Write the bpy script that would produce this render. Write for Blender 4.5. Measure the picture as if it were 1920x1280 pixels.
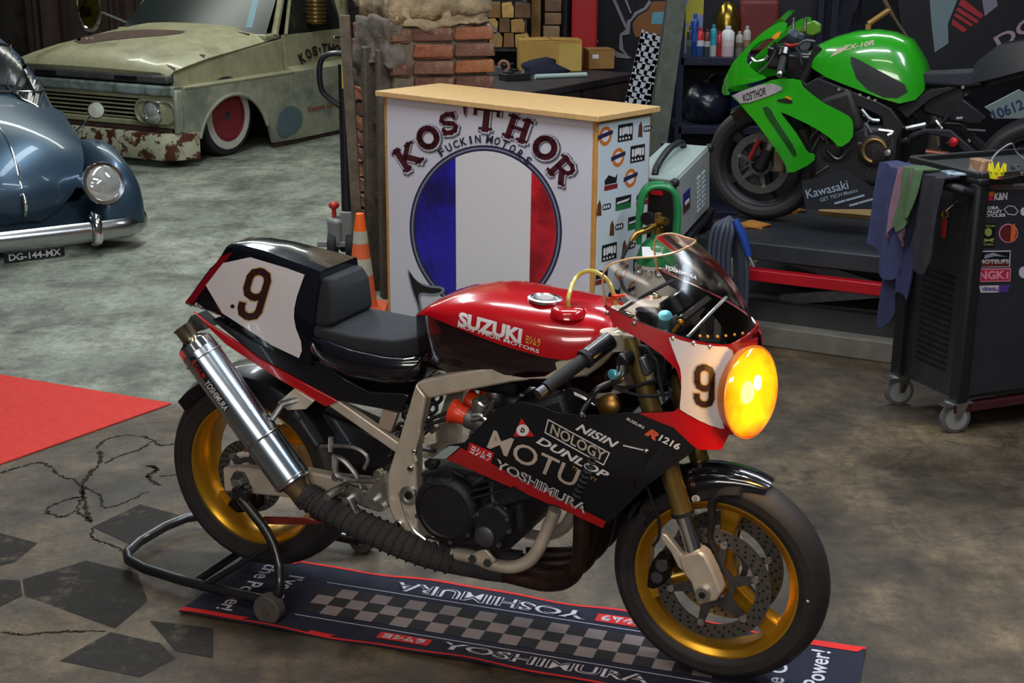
import bpy, bmesh, math, random
from mathutils import Vector, Matrix
from mathutils.bvhtree import BVHTree
random.seed(7)
S = bpy.context.scene
for _o in list(bpy.data.objects): bpy.data.objects.remove(_o)
COL = S.collection

# ---------------------------------------------------------------- camera
CAM_H, PITCH, ROLL, FPX = 2.007, 0.289, 0.006, 2675.4
_fw = Vector((0, math.cos(PITCH), -math.sin(PITCH)))
_up0 = Vector((0, math.sin(PITCH), math.cos(PITCH))); _r0 = Vector((1, 0, 0))
_rt = _r0*math.cos(ROLL)+_up0*math.sin(ROLL); _up = -_r0*math.sin(ROLL)+_up0*math.cos(ROLL)
CO = Vector((0, 0, CAM_H))
_cd = bpy.data.cameras.new('camera'); _cd.sensor_width = 36; _cd.lens = FPX*36/1920; _cd.clip_end = 100
cam = bpy.data.objects.new('camera', _cd); COL.objects.link(cam)
cam.matrix_world = Matrix(((_rt.x, _up.x, -_fw.x, CO.x), (_rt.y, _up.y, -_fw.y, CO.y), (_rt.z, _up.z, -_fw.z, CO.z), (0, 0, 0, 1)))
S.camera = cam

# ---------------------------------------------------------------- light
S.view_settings.view_transform = 'Standard'; S.view_settings.look = 'None'
S.view_settings.gamma = 1; S.view_settings.use_curve_mapping = False
S.view_settings.exposure = 0.25
W = bpy.data.worlds.new('world'); S.world = W; W.use_nodes = True
W.node_tree.nodes['Background'].inputs[0].default_value = (.62, .70, .78, 1)
W.node_tree.nodes['Background'].inputs[1].default_value = .06
def area(name, loc, size, power, col=(1, 1, 1), aim=None):
    l = bpy.data.lights.new(name, 'AREA'); l.shape = 'RECTANGLE'; l.size, l.size_y = size; l.energy = power; l.color = col
    o = bpy.data.objects.new(name, l); COL.objects.link(o); o.location = loc
    d = Vector(aim)-Vector(loc) if aim else Vector((0, 0, -1))
    o.rotation_euler = d.to_track_quat('-Z', 'Y').to_euler()
    return o
area('ceiling_tubes_hall', (-1.9, 8.6, 4.4), (.5, 5.0), 170, (.86, .96, 1.0))
area('ceiling_tubes_hall_deep', (-3.2, 14.0, 4.4), (4.5, .5), 130, (.95, 1.0, .90))
area('ceiling_tubes_bay', (.2, 4.6, 3.9), (2.6, .35), 110, (.90, .96, 1.0))
area('ceiling_tubes_entrance', (-.6, 1.2, 4.2), (3.0, .4), 60, (1.0, .90, .78))
area('added_front_fill', (-1.2, -1.8, 2.9), (3.2, .8), 95, (1.0, .94, .86), aim=(.1, 4.2, .5))  # added fill behind the camera, brightens the near side of the bike
area('added_side_light', (2.5, 3.6, 3.8), (.35, 2.6), 75, (.74, .87, 1.0))  # added light, placed to lay a highlight along the silencer
area('ceiling_tubes_workshop', (2.4, 8.0, 4.0), (2.4, .4), 58, (.88, .94, 1.0))

# ---------------------------------------------------------------- pixel helpers (a pixel of the 1920x1280 frame -> a direction -> a point)
def ray(x, y): return _fw+_rt*((x-960)/FPX)-_up*((y-640)/FPX)
def fl(x, y, z=0.):
    d = ray(x, y); return CO+d*((z-CO.z)/d.z)
def aty(x, y, Y):
    d = ray(x, y); return CO+d*(Y/d.y)
class Frame:
    """local frame: X forward, Y left, Z up"""
    def __init__(s, o, yaw):
        s.o = Vector(o); s.yaw = yaw; s.d = Vector((math.cos(yaw), math.sin(yaw), 0)); s.l = Vector((-s.d.y, s.d.x, 0))
    def lat(s, x, y, lat):           # pixel -> local point on the upright plane at lateral offset lat
        d = ray(x, y); k = (lat-(CO-s.o).dot(s.l))/d.dot(s.l); P = CO+d*k-s.o
        return Vector((P.dot(s.d), lat, P.z))
    def fwd(s, x, y, fx):            # pixel -> local point on the upright plane at forward offset fx
        d = ray(x, y); k = (fx-(CO-s.o).dot(s.d))/d.dot(s.d); P = CO+d*k-s.o
        return Vector((fx, P.dot(s.l), P.z))
    def surf(s, x, y, f):            # pixel -> local point on the surface y = f(x, z)
        la = f(None, None) if False else -.2
        P = s.lat(x, y, la)
        for _ in range(30):
            la = .5*la+.5*f(P.x, P.z); P = s.lat(x, y, la)
        return P
    def up(s, x, y, z):
        P = fl(x, y, z)-s.o; return Vector((P.dot(s.d), P.dot(s.l), P.z))
def crop(ox, oy, sc): return lambda pts: [(ox+a/sc, oy+b/sc) for a, b in pts]

# ---------------------------------------------------------------- materials
MATS = {}
def s2l(c):
    return tuple(((v/12.92) if v <= .04045 else ((v+.055)/1.055)**2.4) for v in c)
def rgb(r, g, b): return s2l((r/255., g/255., b/255.))
def mat(name, col, rough=.5, metal=0., var=.0, vs=8., bump=0., bs=60., coat=0., emit=0., trans=0., alpha=1., ior=1.45, second=None, sm=(.45, .62), ss=4., spec=None, rvar=0.):
    if name in MATS: return MATS[name]
    m = bpy.data.materials.new(name); m.use_nodes = True; nt = m.node_tree; b = nt.nodes['Principled BSDF']
    b.inputs['Base Color'].default_value = (*col, 1); b.inputs['Roughness'].default_value = rough; b.inputs['Metallic'].default_value = metal
    b.inputs['Coat Weight'].default_value = coat; b.inputs['Coat Roughness'].default_value = .05
    b.inputs['Transmission Weight'].default_value = trans; b.inputs['IOR'].default_value = ior; b.inputs['Alpha'].default_value = alpha
    if spec is not None: b.inputs['Specular IOR Level'].default_value = spec
    if emit: b.inputs['Emission Color'].default_value = (*col, 1); b.inputs['Emission Strength'].default_value = emit
    tc = nt.nodes.new('ShaderNodeTexCoord')
    last = None
    if second is not None:
        n = nt.nodes.new('ShaderNodeTexNoise'); n.inputs['Scale'].default_value = ss; n.inputs['Detail'].default_value = 7; n.inputs['Roughness'].default_value = .65
        nt.links.new(tc.outputs['Object'], n.inputs['Vector'])
        r = nt.nodes.new('ShaderNodeValToRGB'); r.color_ramp.elements[0].position = sm[0]; r.color_ramp.elements[1].position = sm[1]
        r.color_ramp.elements[0].color = (*col, 1); r.color_ramp.elements[1].color = (*second, 1)
        nt.links.new(n.outputs['Fac'], r.inputs['Fac']); last = r.outputs['Color']
    if var:
        n = nt.nodes.new('ShaderNodeTexNoise'); n.inputs['Scale'].default_value = vs; n.inputs['Detail'].default_value = 6; n.inputs['Roughness'].default_value = .6
        nt.links.new(tc.outputs['Object'], n.inputs['Vector'])
        mr = nt.nodes.new('ShaderNodeMapRange'); mr.inputs['From Min'].default_value = .25; mr.inputs['From Max'].default_value = .75
        mr.inputs['To Min'].default_value = 1-var; mr.inputs['To Max'].default_value = 1+var
        nt.links.new(n.outputs['Fac'], mr.inputs['Value'])
        mx = nt.nodes.new('ShaderNodeMix'); mx.data_type = 'RGBA'; mx.blend_type = 'MULTIPLY'; mx.inputs['Factor'].default_value = 1
        if last is not None: nt.links.new(last, mx.inputs['A'])
        else: mx.inputs['A'].default_value = (*col, 1)
        nt.links.new(mr.outputs['Result'], mx.inputs['B']); last = mx.outputs['Result']
        if rvar:
            mr2 = nt.nodes.new('ShaderNodeMapRange'); mr2.inputs['From Min'].default_value = .3; mr2.inputs['From Max'].default_value = .7
            mr2.inputs['To Min'].default_value = max(0, rough-rvar); mr2.inputs['To Max'].default_value = min(1, rough+rvar)
            nt.links.new(n.outputs['Fac'], mr2.inputs['Value']); nt.links.new(mr2.outputs['Result'], b.inputs['Roughness'])
    if last is not None: nt.links.new(last, b.inputs['Base Color'])
    if bump:
        n = nt.nodes.new('ShaderNodeTexNoise'); n.inputs['Scale'].default_value = bs; n.inputs['Detail'].default_value = 4
        nt.links.new(tc.outputs['Object'], n.inputs['Vector'])
        bp = nt.nodes.new('ShaderNodeBump'); bp.inputs['Strength'].default_value = bump; bp.inputs['Distance'].default_value = .01
        nt.links.new(n.outputs['Fac'], bp.inputs['Height']); nt.links.new(bp.outputs['Normal'], b.inputs['Normal'])
    MATS[name] = m; return m

# ---------------------------------------------------------------- mesh helpers
def basis(axis):
    a = Vector(axis).normalized(); t = Vector((0, 0, 1)) if abs(a.z) < .9 else Vector((1, 0, 0))
    u = t.cross(a).normalized(); return a, u, a.cross(u)
class G:
    def __init__(s): s.v = []; s.f = []; s.m = []; s.mi = 0
    def add(s, vs, fs):
        b = len(s.v); s.v += [tuple(v) for v in vs]; s.f += [tuple(i+b for i in f) for f in fs]; s.m += [s.mi]*len(fs); return s
    def box(s, c, d, rot=None, z0=False):
        c = Vector(c); h = Vector(d)/2; R = rot or Matrix.Identity(3)
        if z0: c = c+Vector((0, 0, h.z))
        vs = [c+R@Vector((sx*h.x, sy*h.y, sz*h.z)) for sz in (-1, 1) for sy in (-1, 1) for sx in (-1, 1)]
        return s.add(vs, [(0, 2, 3, 1), (4, 5, 7, 6), (0, 1, 5, 4), (2, 6, 7, 3), (0, 4, 6, 2), (1, 3, 7, 5)])
    def hexa(s, bot, top):           # 4 bottom, 4 top points
        return s.add(list(bot)+list(top), [(3, 2, 1, 0), (4, 5, 6, 7), (0, 1, 5, 4), (1, 2, 6, 5), (2, 3, 7, 6), (3, 0, 4, 7)])
    def prism(s, pts, ext):          # planar polygon (3D points) extruded by vector ext
        n = len(pts); e = Vector(ext); p = [Vector(q) for q in pts]
        nrm = Vector((0, 0, 0))
        for i in range(n): nrm += p[i].cross(p[(i+1) % n])
        if nrm.dot(e) > 0: p = p[::-1]
        vs = p+[q+e for q in p]
        return s.add(vs, [tuple(range(n)), tuple(range(2*n-1, n-1, -1))]+[((i+1) % n, i, i+n, (i+1) % n+n) for i in range(n)])
    def loft(s, rings, caps=True, closed=True, loop=False):
        k = len(rings[0]); vs = [v for r in rings for v in r]; fs = []; m = len(rings)
        for i in range(m if loop else m-1):
            for j in range(k if closed else k-1):
                a = i*k+j; b = i*k+(j+1) % k; i2 = (i+1) % m; fs.append((a, b, i2*k+(j+1) % k, i2*k+j))
        if caps and not loop and closed: fs += [tuple(range(k-1, -1, -1)), tuple(range((m-1)*k, m*k))]
        return s.add(vs, fs)
    def tube(s, pts, r, n=8, closed=False, caps=True, flat=1.):
        p = [Vector(q) for q in pts]; m = len(p)
        rs = r if isinstance(r, (list, tuple)) else [r]*m
        rings = []; u = None
        for i in range(m):
            t = (p[(i+1) % m]-p[i-1]) if closed else (p[min(i+1, m-1)]-p[max(i-1, 0)])
            if t.length < 1e-9: t = Vector((0, 0, 1))
            t.normalize()
            if u is None: u = basis(t)[1]
            u = (u-t*u.dot(t))
            if u.length < 1e-6: u = basis(t)[1]
            u.normalize(); w = t.cross(u)
            rings.append([p[i]+(u*math.cos(2*math.pi*j/n)+w*math.sin(2*math.pi*j/n)*flat)*rs[i] for j in range(n)])
        return s.loft(rings, caps, True, closed)
    def cyl(s, a, b, r, n=16, r2=None): return s.tube([a, b], [r, r if r2 is None else r2], n)
    def lathe(s, prof, o=(0, 0, 0), axis=(0, 0, 1), n=24, loop=False, arc=None):   # prof [(radius, height)]
        a, u, w = basis(axis); o = Vector(o); rings = []
        for r, h in prof:
            rings.append([o+a*h+(u*math.cos(2*math.pi*j/n)+w*math.sin(2*math.pi*j/n))*max(r, 1e-5) for j in range(n)])
        return s.loft(rings, not loop, True, loop)
    def ball(s, c, r, n=12, m=8, sc=(1, 1, 1)):
        prof = [(math.sin(math.pi*i/m), -math.cos(math.pi*i/m)) for i in range(m+1)]
        b = len(s.v); s.lathe(prof, n=n)
        s.v[b:] = [(c[0]+v[0]*r*sc[0], c[1]+v[1]*r*sc[1], c[2]+v[2]*r*sc[2]) for v in s.v[b:]]
        return s
    def torus(s, c, axis, R, r, n=32, k=10, a0=0, a1=None):
        a, u, w = basis(axis); c = Vector(c)
        full = a1 is None; a1 = 2*math.pi if full else a1
        m = n if full else n+1
        pts = [c+(u*math.cos(a0+(a1-a0)*i/n)+w*math.sin(a0+(a1-a0)*i/n))*R for i in range(m)]
        return s.tube(pts, r, k, closed=full)
    def xf(s, M, start=0):
        s.v[start:] = [tuple(M@Vector(v)) for v in s.v[start:]]; return s
    def mirror_y(s):
        b = len(s.v); nf = len(s.f); s.v += [(x, -y, z) for x, y, z in s.v]
        s.f += [tuple(i+b for i in reversed(f)) for f in s.f[:nf]]; s.m += s.m[:nf]; return s
    def build(s, name, m, parent=None, smooth=40, bevel=0., seg=2, subd=0, solid=0., soff=0., loc=None, rot=None):
        me = bpy.data.meshes.new(name); me.from_pydata(s.v, [], s.f)
        for q in (m if isinstance(m, (list, tuple)) else [m]): me.materials.append(q)
        if any(s.m): me.polygons.foreach_set('material_index', s.m)
        bm = bmesh.new(); bm.from_mesh(me); bmesh.ops.recalc_face_normals(bm, faces=bm.faces) if not solid else None; bm.to_mesh(me); bm.free()
        if smooth and me.polygons:
            me.shade_smooth(); me.set_sharp_from_angle(angle=math.radians(smooth))
        if solid:
            cnt = {}
            for p_ in me.polygons:
                for ek in p_.edge_keys: cnt[ek] = cnt.get(ek, 0)+1
            at_ = me.attributes.get('sharp_edge') or me.attributes.new('sharp_edge', 'BOOLEAN', 'EDGE')
            for e_ in me.edges:
                if cnt.get(tuple(sorted(e_.vertices)), 0) == 1: at_.data[e_.index].value = True
        o = bpy.data.objects.new(name, me); COL.objects.link(o)
        if parent is not None: o.parent = parent
        if solid:
            q = o.modifiers.new('s', 'SOLIDIFY'); q.thickness = solid; q.offset = soff
        if bevel:
            q = o.modifiers.new('b', 'BEVEL'); q.width = bevel; q.segments = seg; q.limit_method = 'ANGLE'; q.angle_limit = math.radians(38); q.harden_normals = False
        if subd:
            q = o.modifiers.new('u', 'SUBSURF'); q.levels = subd; q.render_levels = subd
        if loc is not None: o.location = loc
        if rot is not None: o.rotation_euler = rot
        return o
def tag(o, label, cat, group=None, kind=None):
    o['label'] = label; o['category'] = cat
    if group: o['group'] = group
    if kind: o['kind'] = kind
    return o
def thing(name, label, cat, loc=(0, 0, 0), rz=0., group=None):
    o = bpy.data.objects.new(name, None); COL.objects.link(o); o.location = loc; o.rotation_euler = (0, 0, rz)
    o.empty_display_size = .1
    return tag(o, label, cat, group)
def struct(o, label=None, cat=None):
    o['kind'] = 'structure'
    if label: o['label'] = label
    if cat: o['category'] = cat
    return o
def arc(c, r, a0, a1, n): return [(c[0]+r*math.cos(math.radians(a0+(a1-a0)*i/n)), c[1]+r*math.sin(math.radians(a0+(a1-a0)*i/n))) for i in range(n+1)]
def smooth_poly(pts, it=2, closed=True):     # Chaikin corner rounding
    for _ in range(it):
        q = []; n = len(pts)
        for i in range(n if closed else n-1):
            a, b = Vector(pts[i]), Vector(pts[(i+1) % n])
            q += [a*.75+b*.25, a*.25+b*.75]
        if not closed: q = [Vector(pts[0])]+q+[Vector(pts[-1])]
        pts = q
    return pts
def spline(pts, n=6):                        # Catmull-Rom through the points
    p = [Vector(q) for q in pts]; out = []
    for i in range(len(p)-1):
        a = p[i-1] if i else p[0]*2-p[1]; b, c = p[i], p[i+1]; d = p[i+2] if i+2 < len(p) else p[-1]*2-p[-2]
        for k in range(n):
            t = k/n; out.append(.5*((2*b)+(c-a)*t+(2*a-5*b+4*c-d)*t*t+(3*b-a-3*c+d)*t**3))
    return out+[p[-1]]
# flat drawing (2D polygons) -> cut into a grid -> mapped on any surface
def sheet2d(polys, step=None, vf=None):
    bm = bmesh.new()
    if vf:
        vs = [bm.verts.new((x, y, 0)) for x, y in vf[0]]
        for f in vf[1]:
            try: bm.faces.new([vs[i] for i in f])
            except ValueError: pass
    for P in polys:
        bm.faces.new([bm.verts.new((p[0], p[1], 0)) for p in P])
    bm.normal_update()
    for f in bm.faces:
        if f.normal.z < 0: f.normal_flip()
    bmesh.ops.triangulate(bm, faces=bm.faces[:])
    if step:
        xs = [v.co.x for v in bm.verts]; ys = [v.co.y for v in bm.verts]
        for ax, lo, hi in ((0, min(xs), max(xs)), (1, min(ys), max(ys))):
            k = math.floor(lo/step)+1
            while k*step < hi:
                co = [0, 0, 0]; no = [0, 0, 0]; co[ax] = k*step; no[ax] = 1
                bmesh.ops.bisect_plane(bm, geom=bm.verts[:]+bm.edges[:]+bm.faces[:], plane_co=co, plane_no=no, dist=1e-5); k += 1
    bm.verts.index_update()
    r = ([(v.co.x, v.co.y) for v in bm.verts], [tuple(v.index for v in f.verts) for f in bm.faces]); bm.free(); return r
def mapped(vf, fn, g=None):
    g = g or G(); return g.add([fn(x, y) for x, y in vf[0]], vf[1])
_tc = {}
def text2d(body, w=None, h=None, bold=.0, shear=0., sp=1., outline=None):
    key = (body, bold, shear, sp)
    if key not in _tc:
        cu = bpy.data.curves.new('t', 'FONT'); cu.body = body; cu.size = 1; cu.offset = bold; cu.shear = shear; cu.space_character = sp; cu.resolution_u = 3
        ob = bpy.data.objects.new('t', cu); me = bpy.data.meshes.new_from_object(ob)
        _tc[key] = ([(v.co.x, v.co.y) for v in me.vertices], [tuple(p.vertices) for p in me.polygons])
        bpy.data.objects.remove(ob); bpy.data.curves.remove(cu); bpy.data.meshes.remove(me)
    V, F = _tc[key]
    x0 = min(v[0] for v in V); x1 = max(v[0] for v in V); y0 = min(v[1] for v in V); y1 = max(v[1] for v in V)
    kx = w/(x1-x0) if w else h/(y1-y0); ky = h/(y1-y0) if h else kx
    return ([((x-(x0+x1)/2)*kx, (y-(y0+y1)/2)*ky) for x, y in V], F)
def grow(vf, d):                              # shift helper
    return ([(x+d[0], y+d[1]) for x, y in vf[0]], vf[1])
def rot2(vf, a):
    c, s_ = math.cos(a), math.sin(a); return ([(x*c-y*s_, x*s_+y*c) for x, y in vf[0]], vf[1])
def plane_map(o, ux, uy, off=.001):
    o = Vector(o); ux = Vector(ux).normalized(); uy = Vector(uy).normalized(); n = ux.cross(uy)*off
    return lambda x, y: o+ux*x+uy*y+n
def letter(body, m, parent, fn, w=None, h=None, bold=.02, shear=0., sp=1., at=(0, 0), ang=0., step=None, name='lettering'):
    t = grow(rot2(text2d(body, w, h, bold, shear, sp), ang), at)
    if step: t = sheet2d([], step, t)
    return mapped(t, fn).build(name, m, parent, smooth=0)
def flat(polys, m, parent, fn, step=None, name='print', smooth=0, solid=0., soff=0.):
    return mapped(sheet2d(polys, step), fn).build(name, m, parent, smooth=smooth, solid=solid, soff=soff)
def rrect(w, h, r, n=3, at=(0, 0)):
    P = []
    for cx, cy, a in ((w/2-r, h/2-r, 0), (-w/2+r, h/2-r, 90), (-w/2+r, -h/2+r, 180), (w/2-r, -h/2+r, 270)):
        P += arc((cx+at[0], cy+at[1]), r, a, a+90, n)
    return P
def ell(a, b, n=24, at=(0, 0), a0=0, a1=360): return [(at[0]+a*math.cos(math.radians(a0+(a1-a0)*i/n)), at[1]+b*math.sin(math.radians(a0+(a1-a0)*i/n))) for i in range(n if a1-a0 == 360 else n+1)]
def copy_tree(o, parent=None):
    c = o.copy(); COL.objects.link(c); c.parent = parent
    for ch in list(o.children): copy_tree(ch, c)
    return c
# common materials
BLK = mat('black_paint', rgb(14, 14, 20), .35, coat=.3)
GLOSSBLK = mat('gloss_black_lacquer', rgb(10, 11, 20), .18, coat=1.)
RUB = mat('tyre_rubber', rgb(34, 32, 33), .62, var=.25, vs=14)
RUBBER = mat('black_rubber', rgb(22, 22, 25), .7, var=.2)
CHROME = mat('chrome', (.78, .79, .80), .10, 1.)
STEEL = mat('brushed_steel', (.50, .50, .49), .33, 1., var=.2, vs=20, rvar=.1)
ALU = mat('brushed_aluminium', rgb(206, 194, 178), .40, .50, var=.12, vs=18, rvar=.08)
DKSTEEL = mat('dark_steel', (.10, .10, .11), .45, .8, var=.3, vs=25)
WHITE = mat('white_lacquer', rgb(205, 200, 205), .3, coat=.4)
WHT = mat('white_print', rgb(205, 202, 205), .55)
RED = mat('red_lacquer', rgb(168, 8, 20), .22, coat=1.)
REDP = mat('red_print', rgb(190, 20, 28), .5)
GOLD = mat('gold_anodised', rgb(196, 146, 40), .30, .75, var=.12, vs=10)
BLKP = mat('black_print', rgb(12, 12, 16), .5)
GLASS = mat('clear_glass', (.9, .95, .95), .03, trans=1., ior=1.45)
# ================================================================ FLOOR, WALLS
def floor_material():
    m = bpy.data.materials.new('worn_concrete'); m.use_nodes = True; nt = m.node_tree; b = nt.nodes['Principled BSDF']; L = nt.links.new
    tc = nt.nodes.new('ShaderNodeTexCoord')
    def noise(sc, det=8, ro=.6, v=None):
        n = nt.nodes.new('ShaderNodeTexNoise'); n.inputs['Scale'].default_value = sc; n.inputs['Detail'].default_value = det; n.inputs['Roughness'].default_value = ro
        L(v or tc.outputs['Object'], n.inputs['Vector']); return n.outputs['Fac']
    def ramp(f, stops):
        r = nt.nodes.new('ShaderNodeValToRGB'); e = r.color_ramp.elements
        while len(e) < len(stops): e.new(.5)
        for q, (p, c) in zip(e, stops): q.position = p; q.color = (*c, 1)
        L(f, r.inputs['Fac']); return r.outputs['Color']
    def mix(f, a, c, bt='MIX'):
        x = nt.nodes.new('ShaderNodeMix'); x.data_type = 'RGBA'; x.blend_type = bt
        if isinstance(f, float): x.inputs['Factor'].default_value = f
        else: L(f, x.inputs['Factor'])
        L(a, x.inputs['A']); L(c, x.inputs['B']); return x.outputs['Result']
    far = ramp(noise(1.3), [(.3, rgb(104, 108, 96)), (.5, rgb(134, 138, 124)), (.72, rgb(164, 164, 150))])
    near = ramp(noise(1.7), [(.28, rgb(40, 33, 26)), (.5, rgb(80, 67, 51)), (.72, rgb(126, 108, 83))])
    # the two pours of concrete meet along a line: signed distance from it, with a ragged edge
    sx = nt.nodes.new('ShaderNodeSeparateXYZ'); L(tc.outputs['Object'], sx.inputs[0])
    def madd(a, k, c):
        q = nt.nodes.new('ShaderNodeMath'); q.operation = 'MULTIPLY_ADD'; L(a, q.inputs[0]); q.inputs[1].default_value = k
        if isinstance(c, float): q.inputs[2].default_value = c
        else: L(c, q.inputs[2])
        return q.outputs[0]
    dist = madd(sx.outputs['Y'], 1., madd(sx.outputs['X'], .10, -5.62))
    dist = madd(noise(2.5, 4), .5, dist)
    fac = nt.nodes.new('ShaderNodeMapRange'); L(dist, fac.inputs['Value']); fac.inputs['From Min'].default_value = .15; fac.inputs['From Max'].default_value = .40
    dx = madd(sx.outputs['X'], -1.2, madd(sx.outputs['Y'], .22, .9)); dx = madd(noise(1.1, 5), 1.2, dx)
    fx = nt.nodes.new('ShaderNodeMapRange'); L(dx, fx.inputs['Value']); fx.inputs['From Min'].default_value = 1.6; fx.inputs['From Max'].default_value = 3.2
    pr = nt.nodes.new('ShaderNodeMath'); pr.operation = 'MULTIPLY'; L(fac.outputs[0], pr.inputs[0]); L(fx.outputs[0], pr.inputs[1])
    c = mix(pr.outputs[0], near, far)
    # oil stains, grit, fine cracks
    st = ramp(noise(2.2, 9, .72), [(.47, (1, 1, 1)), (.62, (.34, .32, .30))]); c = mix(.85, c, st, 'MULTIPLY')
    vt = nt.nodes.new('ShaderNodeMapping'); vt.inputs['Scale'].default_value = (1, .35, 1); L(tc.outputs['Object'], vt.inputs[0])
    sw = ramp(noise(5, 9, .7, vt.outputs[0]), [(.36, (.55, .53, .51)), (.52, (1, 1, 1)), (.72, (1.4, 1.38, 1.32))]); c = mix(.8, c, sw, 'MULTIPLY')
    md = ramp(noise(16, 8, .75), [(.34, (.55, .54, .52)), (.52, (1, 1, 1)), (.74, (1.35, 1.33, 1.28))]); c = mix(.95, c, md, 'MULTIPLY')
    gr = ramp(noise(60, 4, .8), [(.35, (.6, .6, .6)), (.55, (1, 1, 1)), (.8, (1.3, 1.3, 1.3))]); c = mix(.85, c, gr, 'MULTIPLY')
    vo = nt.nodes.new('ShaderNodeTexVoronoi'); vo.feature = 'DISTANCE_TO_EDGE'; vo.inputs['Scale'].default_value = .8
    wv = nt.nodes.new('ShaderNodeTexNoise'); wv.inputs['Scale'].default_value = 3; wv.inputs['Detail'].default_value = 6; L(tc.outputs['Object'], wv.inputs['Vector'])
    va = nt.nodes.new('ShaderNodeVectorMath'); va.operation = 'MULTIPLY_ADD'; L(wv.outputs['Color'], va.inputs[0]); va.inputs[1].default_value = (.5, .5, .5); L(tc.outputs['Object'], va.inputs[2])
    L(va.outputs[0], vo.inputs['Vector'])
    cr = ramp(vo.outputs['Distance'], [(.0, (.35, .33, .3)), (.008, (1, 1, 1))]); c = mix(.7, c, cr, 'MULTIPLY')
    L(c, b.inputs['Base Color'])
    rr = nt.nodes.new('ShaderNodeMapRange'); L(noise(3.2, 7), rr.inputs['Value']); rr.inputs['From Min'].default_value = .3; rr.inputs['From Max'].default_value = .7
    rr.inputs['To Min'].default_value = .34; rr.inputs['To Max'].default_value = .75; L(rr.outputs[0], b.inputs['Roughness'])
    bp = nt.nodes.new('ShaderNodeBump'); bp.inputs['Strength'].default_value = .6; bp.inputs['Distance'].default_value = .01; L(noise(18, 9, .78), bp.inputs['Height']); L(bp.outputs[0], b.inputs['Normal'])
    return m
g = G(); g.box((0, 8.5, -.1), (22, 25, .2)); floor = struct(g.build('floor', floor_material(), smooth=0))
wallm = mat('dark_plaster', rgb(52, 46, 44), .85, var=.35, vs=2.5, bump=.3, bs=20, second=rgb(30, 24, 24))
g = G(); g.box((0, 20.1, 2.2), (22, .2, 4.8)); struct(g.build('wall_back', wallm, smooth=0))
g = G(); g.box((5.6, 10.5, 2.2), (.2, 19, 4.8)); struct(g.build('wall_right', wallm, smooth=0))
g = G(); g.box((-9.5, 10.5, 2.2), (.2, 19, 4.8)); struct(g.build('wall_left', wallm, smooth=0))
# partition of the workshop bay behind the bench
g = G(); g.box((2.55, 11.75, 2.0), (5.9, .14, 4.0)); pw = struct(g.build('wall_workshop', mat('black_board', rgb(16, 17, 24), .7, var=.3, vs=3), smooth=0))
# worn dark paint squares and wandering cracks on the floor
def paint_material():
    m = bpy.data.materials.new('worn_black_floor_paint'); m.use_nodes = True; nt = m.node_tree; b = nt.nodes['Principled BSDF']; L = nt.links.new
    b.inputs['Base Color'].default_value = (*rgb(48, 45, 43), 1); b.inputs['Roughness'].default_value = .8; b.inputs['Specular IOR Level'].default_value = .2
    tc = nt.nodes.new('ShaderNodeTexCoord'); n = nt.nodes.new('ShaderNodeTexNoise'); n.inputs['Scale'].default_value = 9; n.inputs['Detail'].default_value = 9; n.inputs['Roughness'].default_value = .75
    L(tc.outputs['Object'], n.inputs['Vector']); r = nt.nodes.new('ShaderNodeValToRGB'); r.color_ramp.elements[0].position = .38; r.color_ramp.elements[1].position = .60
    r.color_ramp.elements[0].color = (.10, .10, .10, 1); r.color_ramp.elements[1].color = (.88, .88, .88, 1)
    L(n.outputs['Fac'], r.inputs['Fac']); L(r.outputs['Color'], b.inputs['Alpha'])
    return m
PM = paint_material(); c9 = crop(0, 680, 2.1325)
for k, P in enumerate([[(560, 565), (745, 615), (520, 725), (370, 655)], [(345, 790), (550, 840), (590, 950), (460, 1060), (100, 930), (90, 865)],
          [(0, 680), (150, 720), (60, 795), (0, 810)], [(440, 1075), (640, 1120), (700, 1180), (560, 1255), (240, 1190)], [(600, 1030), (853, 1060), (853, 1180), (700, 1150)], [(-60, 860), (80, 870), (90, 930), (-60, 1000)]]):
    g = G(); q = [fl(*p, .0015) for p in c9(P)]; g.prism([(a.x, a.y, .0003+k*.0001) for a in q], (0, 0, .0012)); g.build('paint_patch', PM, floor, smooth=0)
CRK = mat('crack_dirt', rgb(38, 33, 27), .9, spec=.1)
for P, w in [([(0, 440), (90, 415), (170, 400), (245, 455), (300, 470), (330, 520), (310, 590), (370, 640)], 9), ([(395, 350), (400, 400), (340, 470), (335, 540), (350, 600), (370, 640)], 12),
          ([(700, 325), (640, 330), (590, 300), (500, 290), (420, 310), (385, 345)], 8), ([(415, 405), (470, 375), (560, 345), (610, 310)], 7), ([(310, 590), (250, 615), (190, 600), (200, 575), (280, 545), (330, 535)], 8),
          ([(340, 500), (400, 530), (420, 580), (520, 550), (590, 515)], 6), ([(370, 660), (370, 700), (420, 720), (470, 740), (520, 760)], 6), ([(0, 1080), (110, 1085), (250, 1075), (420, 1070)], 7), ([(590, 410), (630, 425), (590, 455), (640, 490)], 16), ([(640, 455), (720, 445)], 7)]:
    random.seed(len(P)*7+w); q = [fl(*p, .0) for p in c9(P)]; q = spline(q, 14); q = [v+Vector((random.uniform(-.006, .006), random.uniform(-.006, .006), 0)) for v in q]; A = []; Bq = []
    for i, p in enumerate(q):
        t = (q[min(i+1, len(q)-1)]-q[max(i-1, 0)]).normalized(); n_ = Vector((-t.y, t.x, 0)); ww = w*.0007*random.uniform(.1, 1.5)*(.35 if i in (0, len(q)-1) else 1)
        A.append((p.x+n_.x*ww, p.y+n_.y*ww, .0008)); Bq.append((p.x-n_.x*ww, p.y-n_.y*ww, .0008))
    g = G(); g.loft([[a, b, (b[0], b[1], .0002), (a[0], a[1], .0002)] for a, b in zip(A, Bq)]); g.build('crack', CRK, floor, smooth=0)
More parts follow.
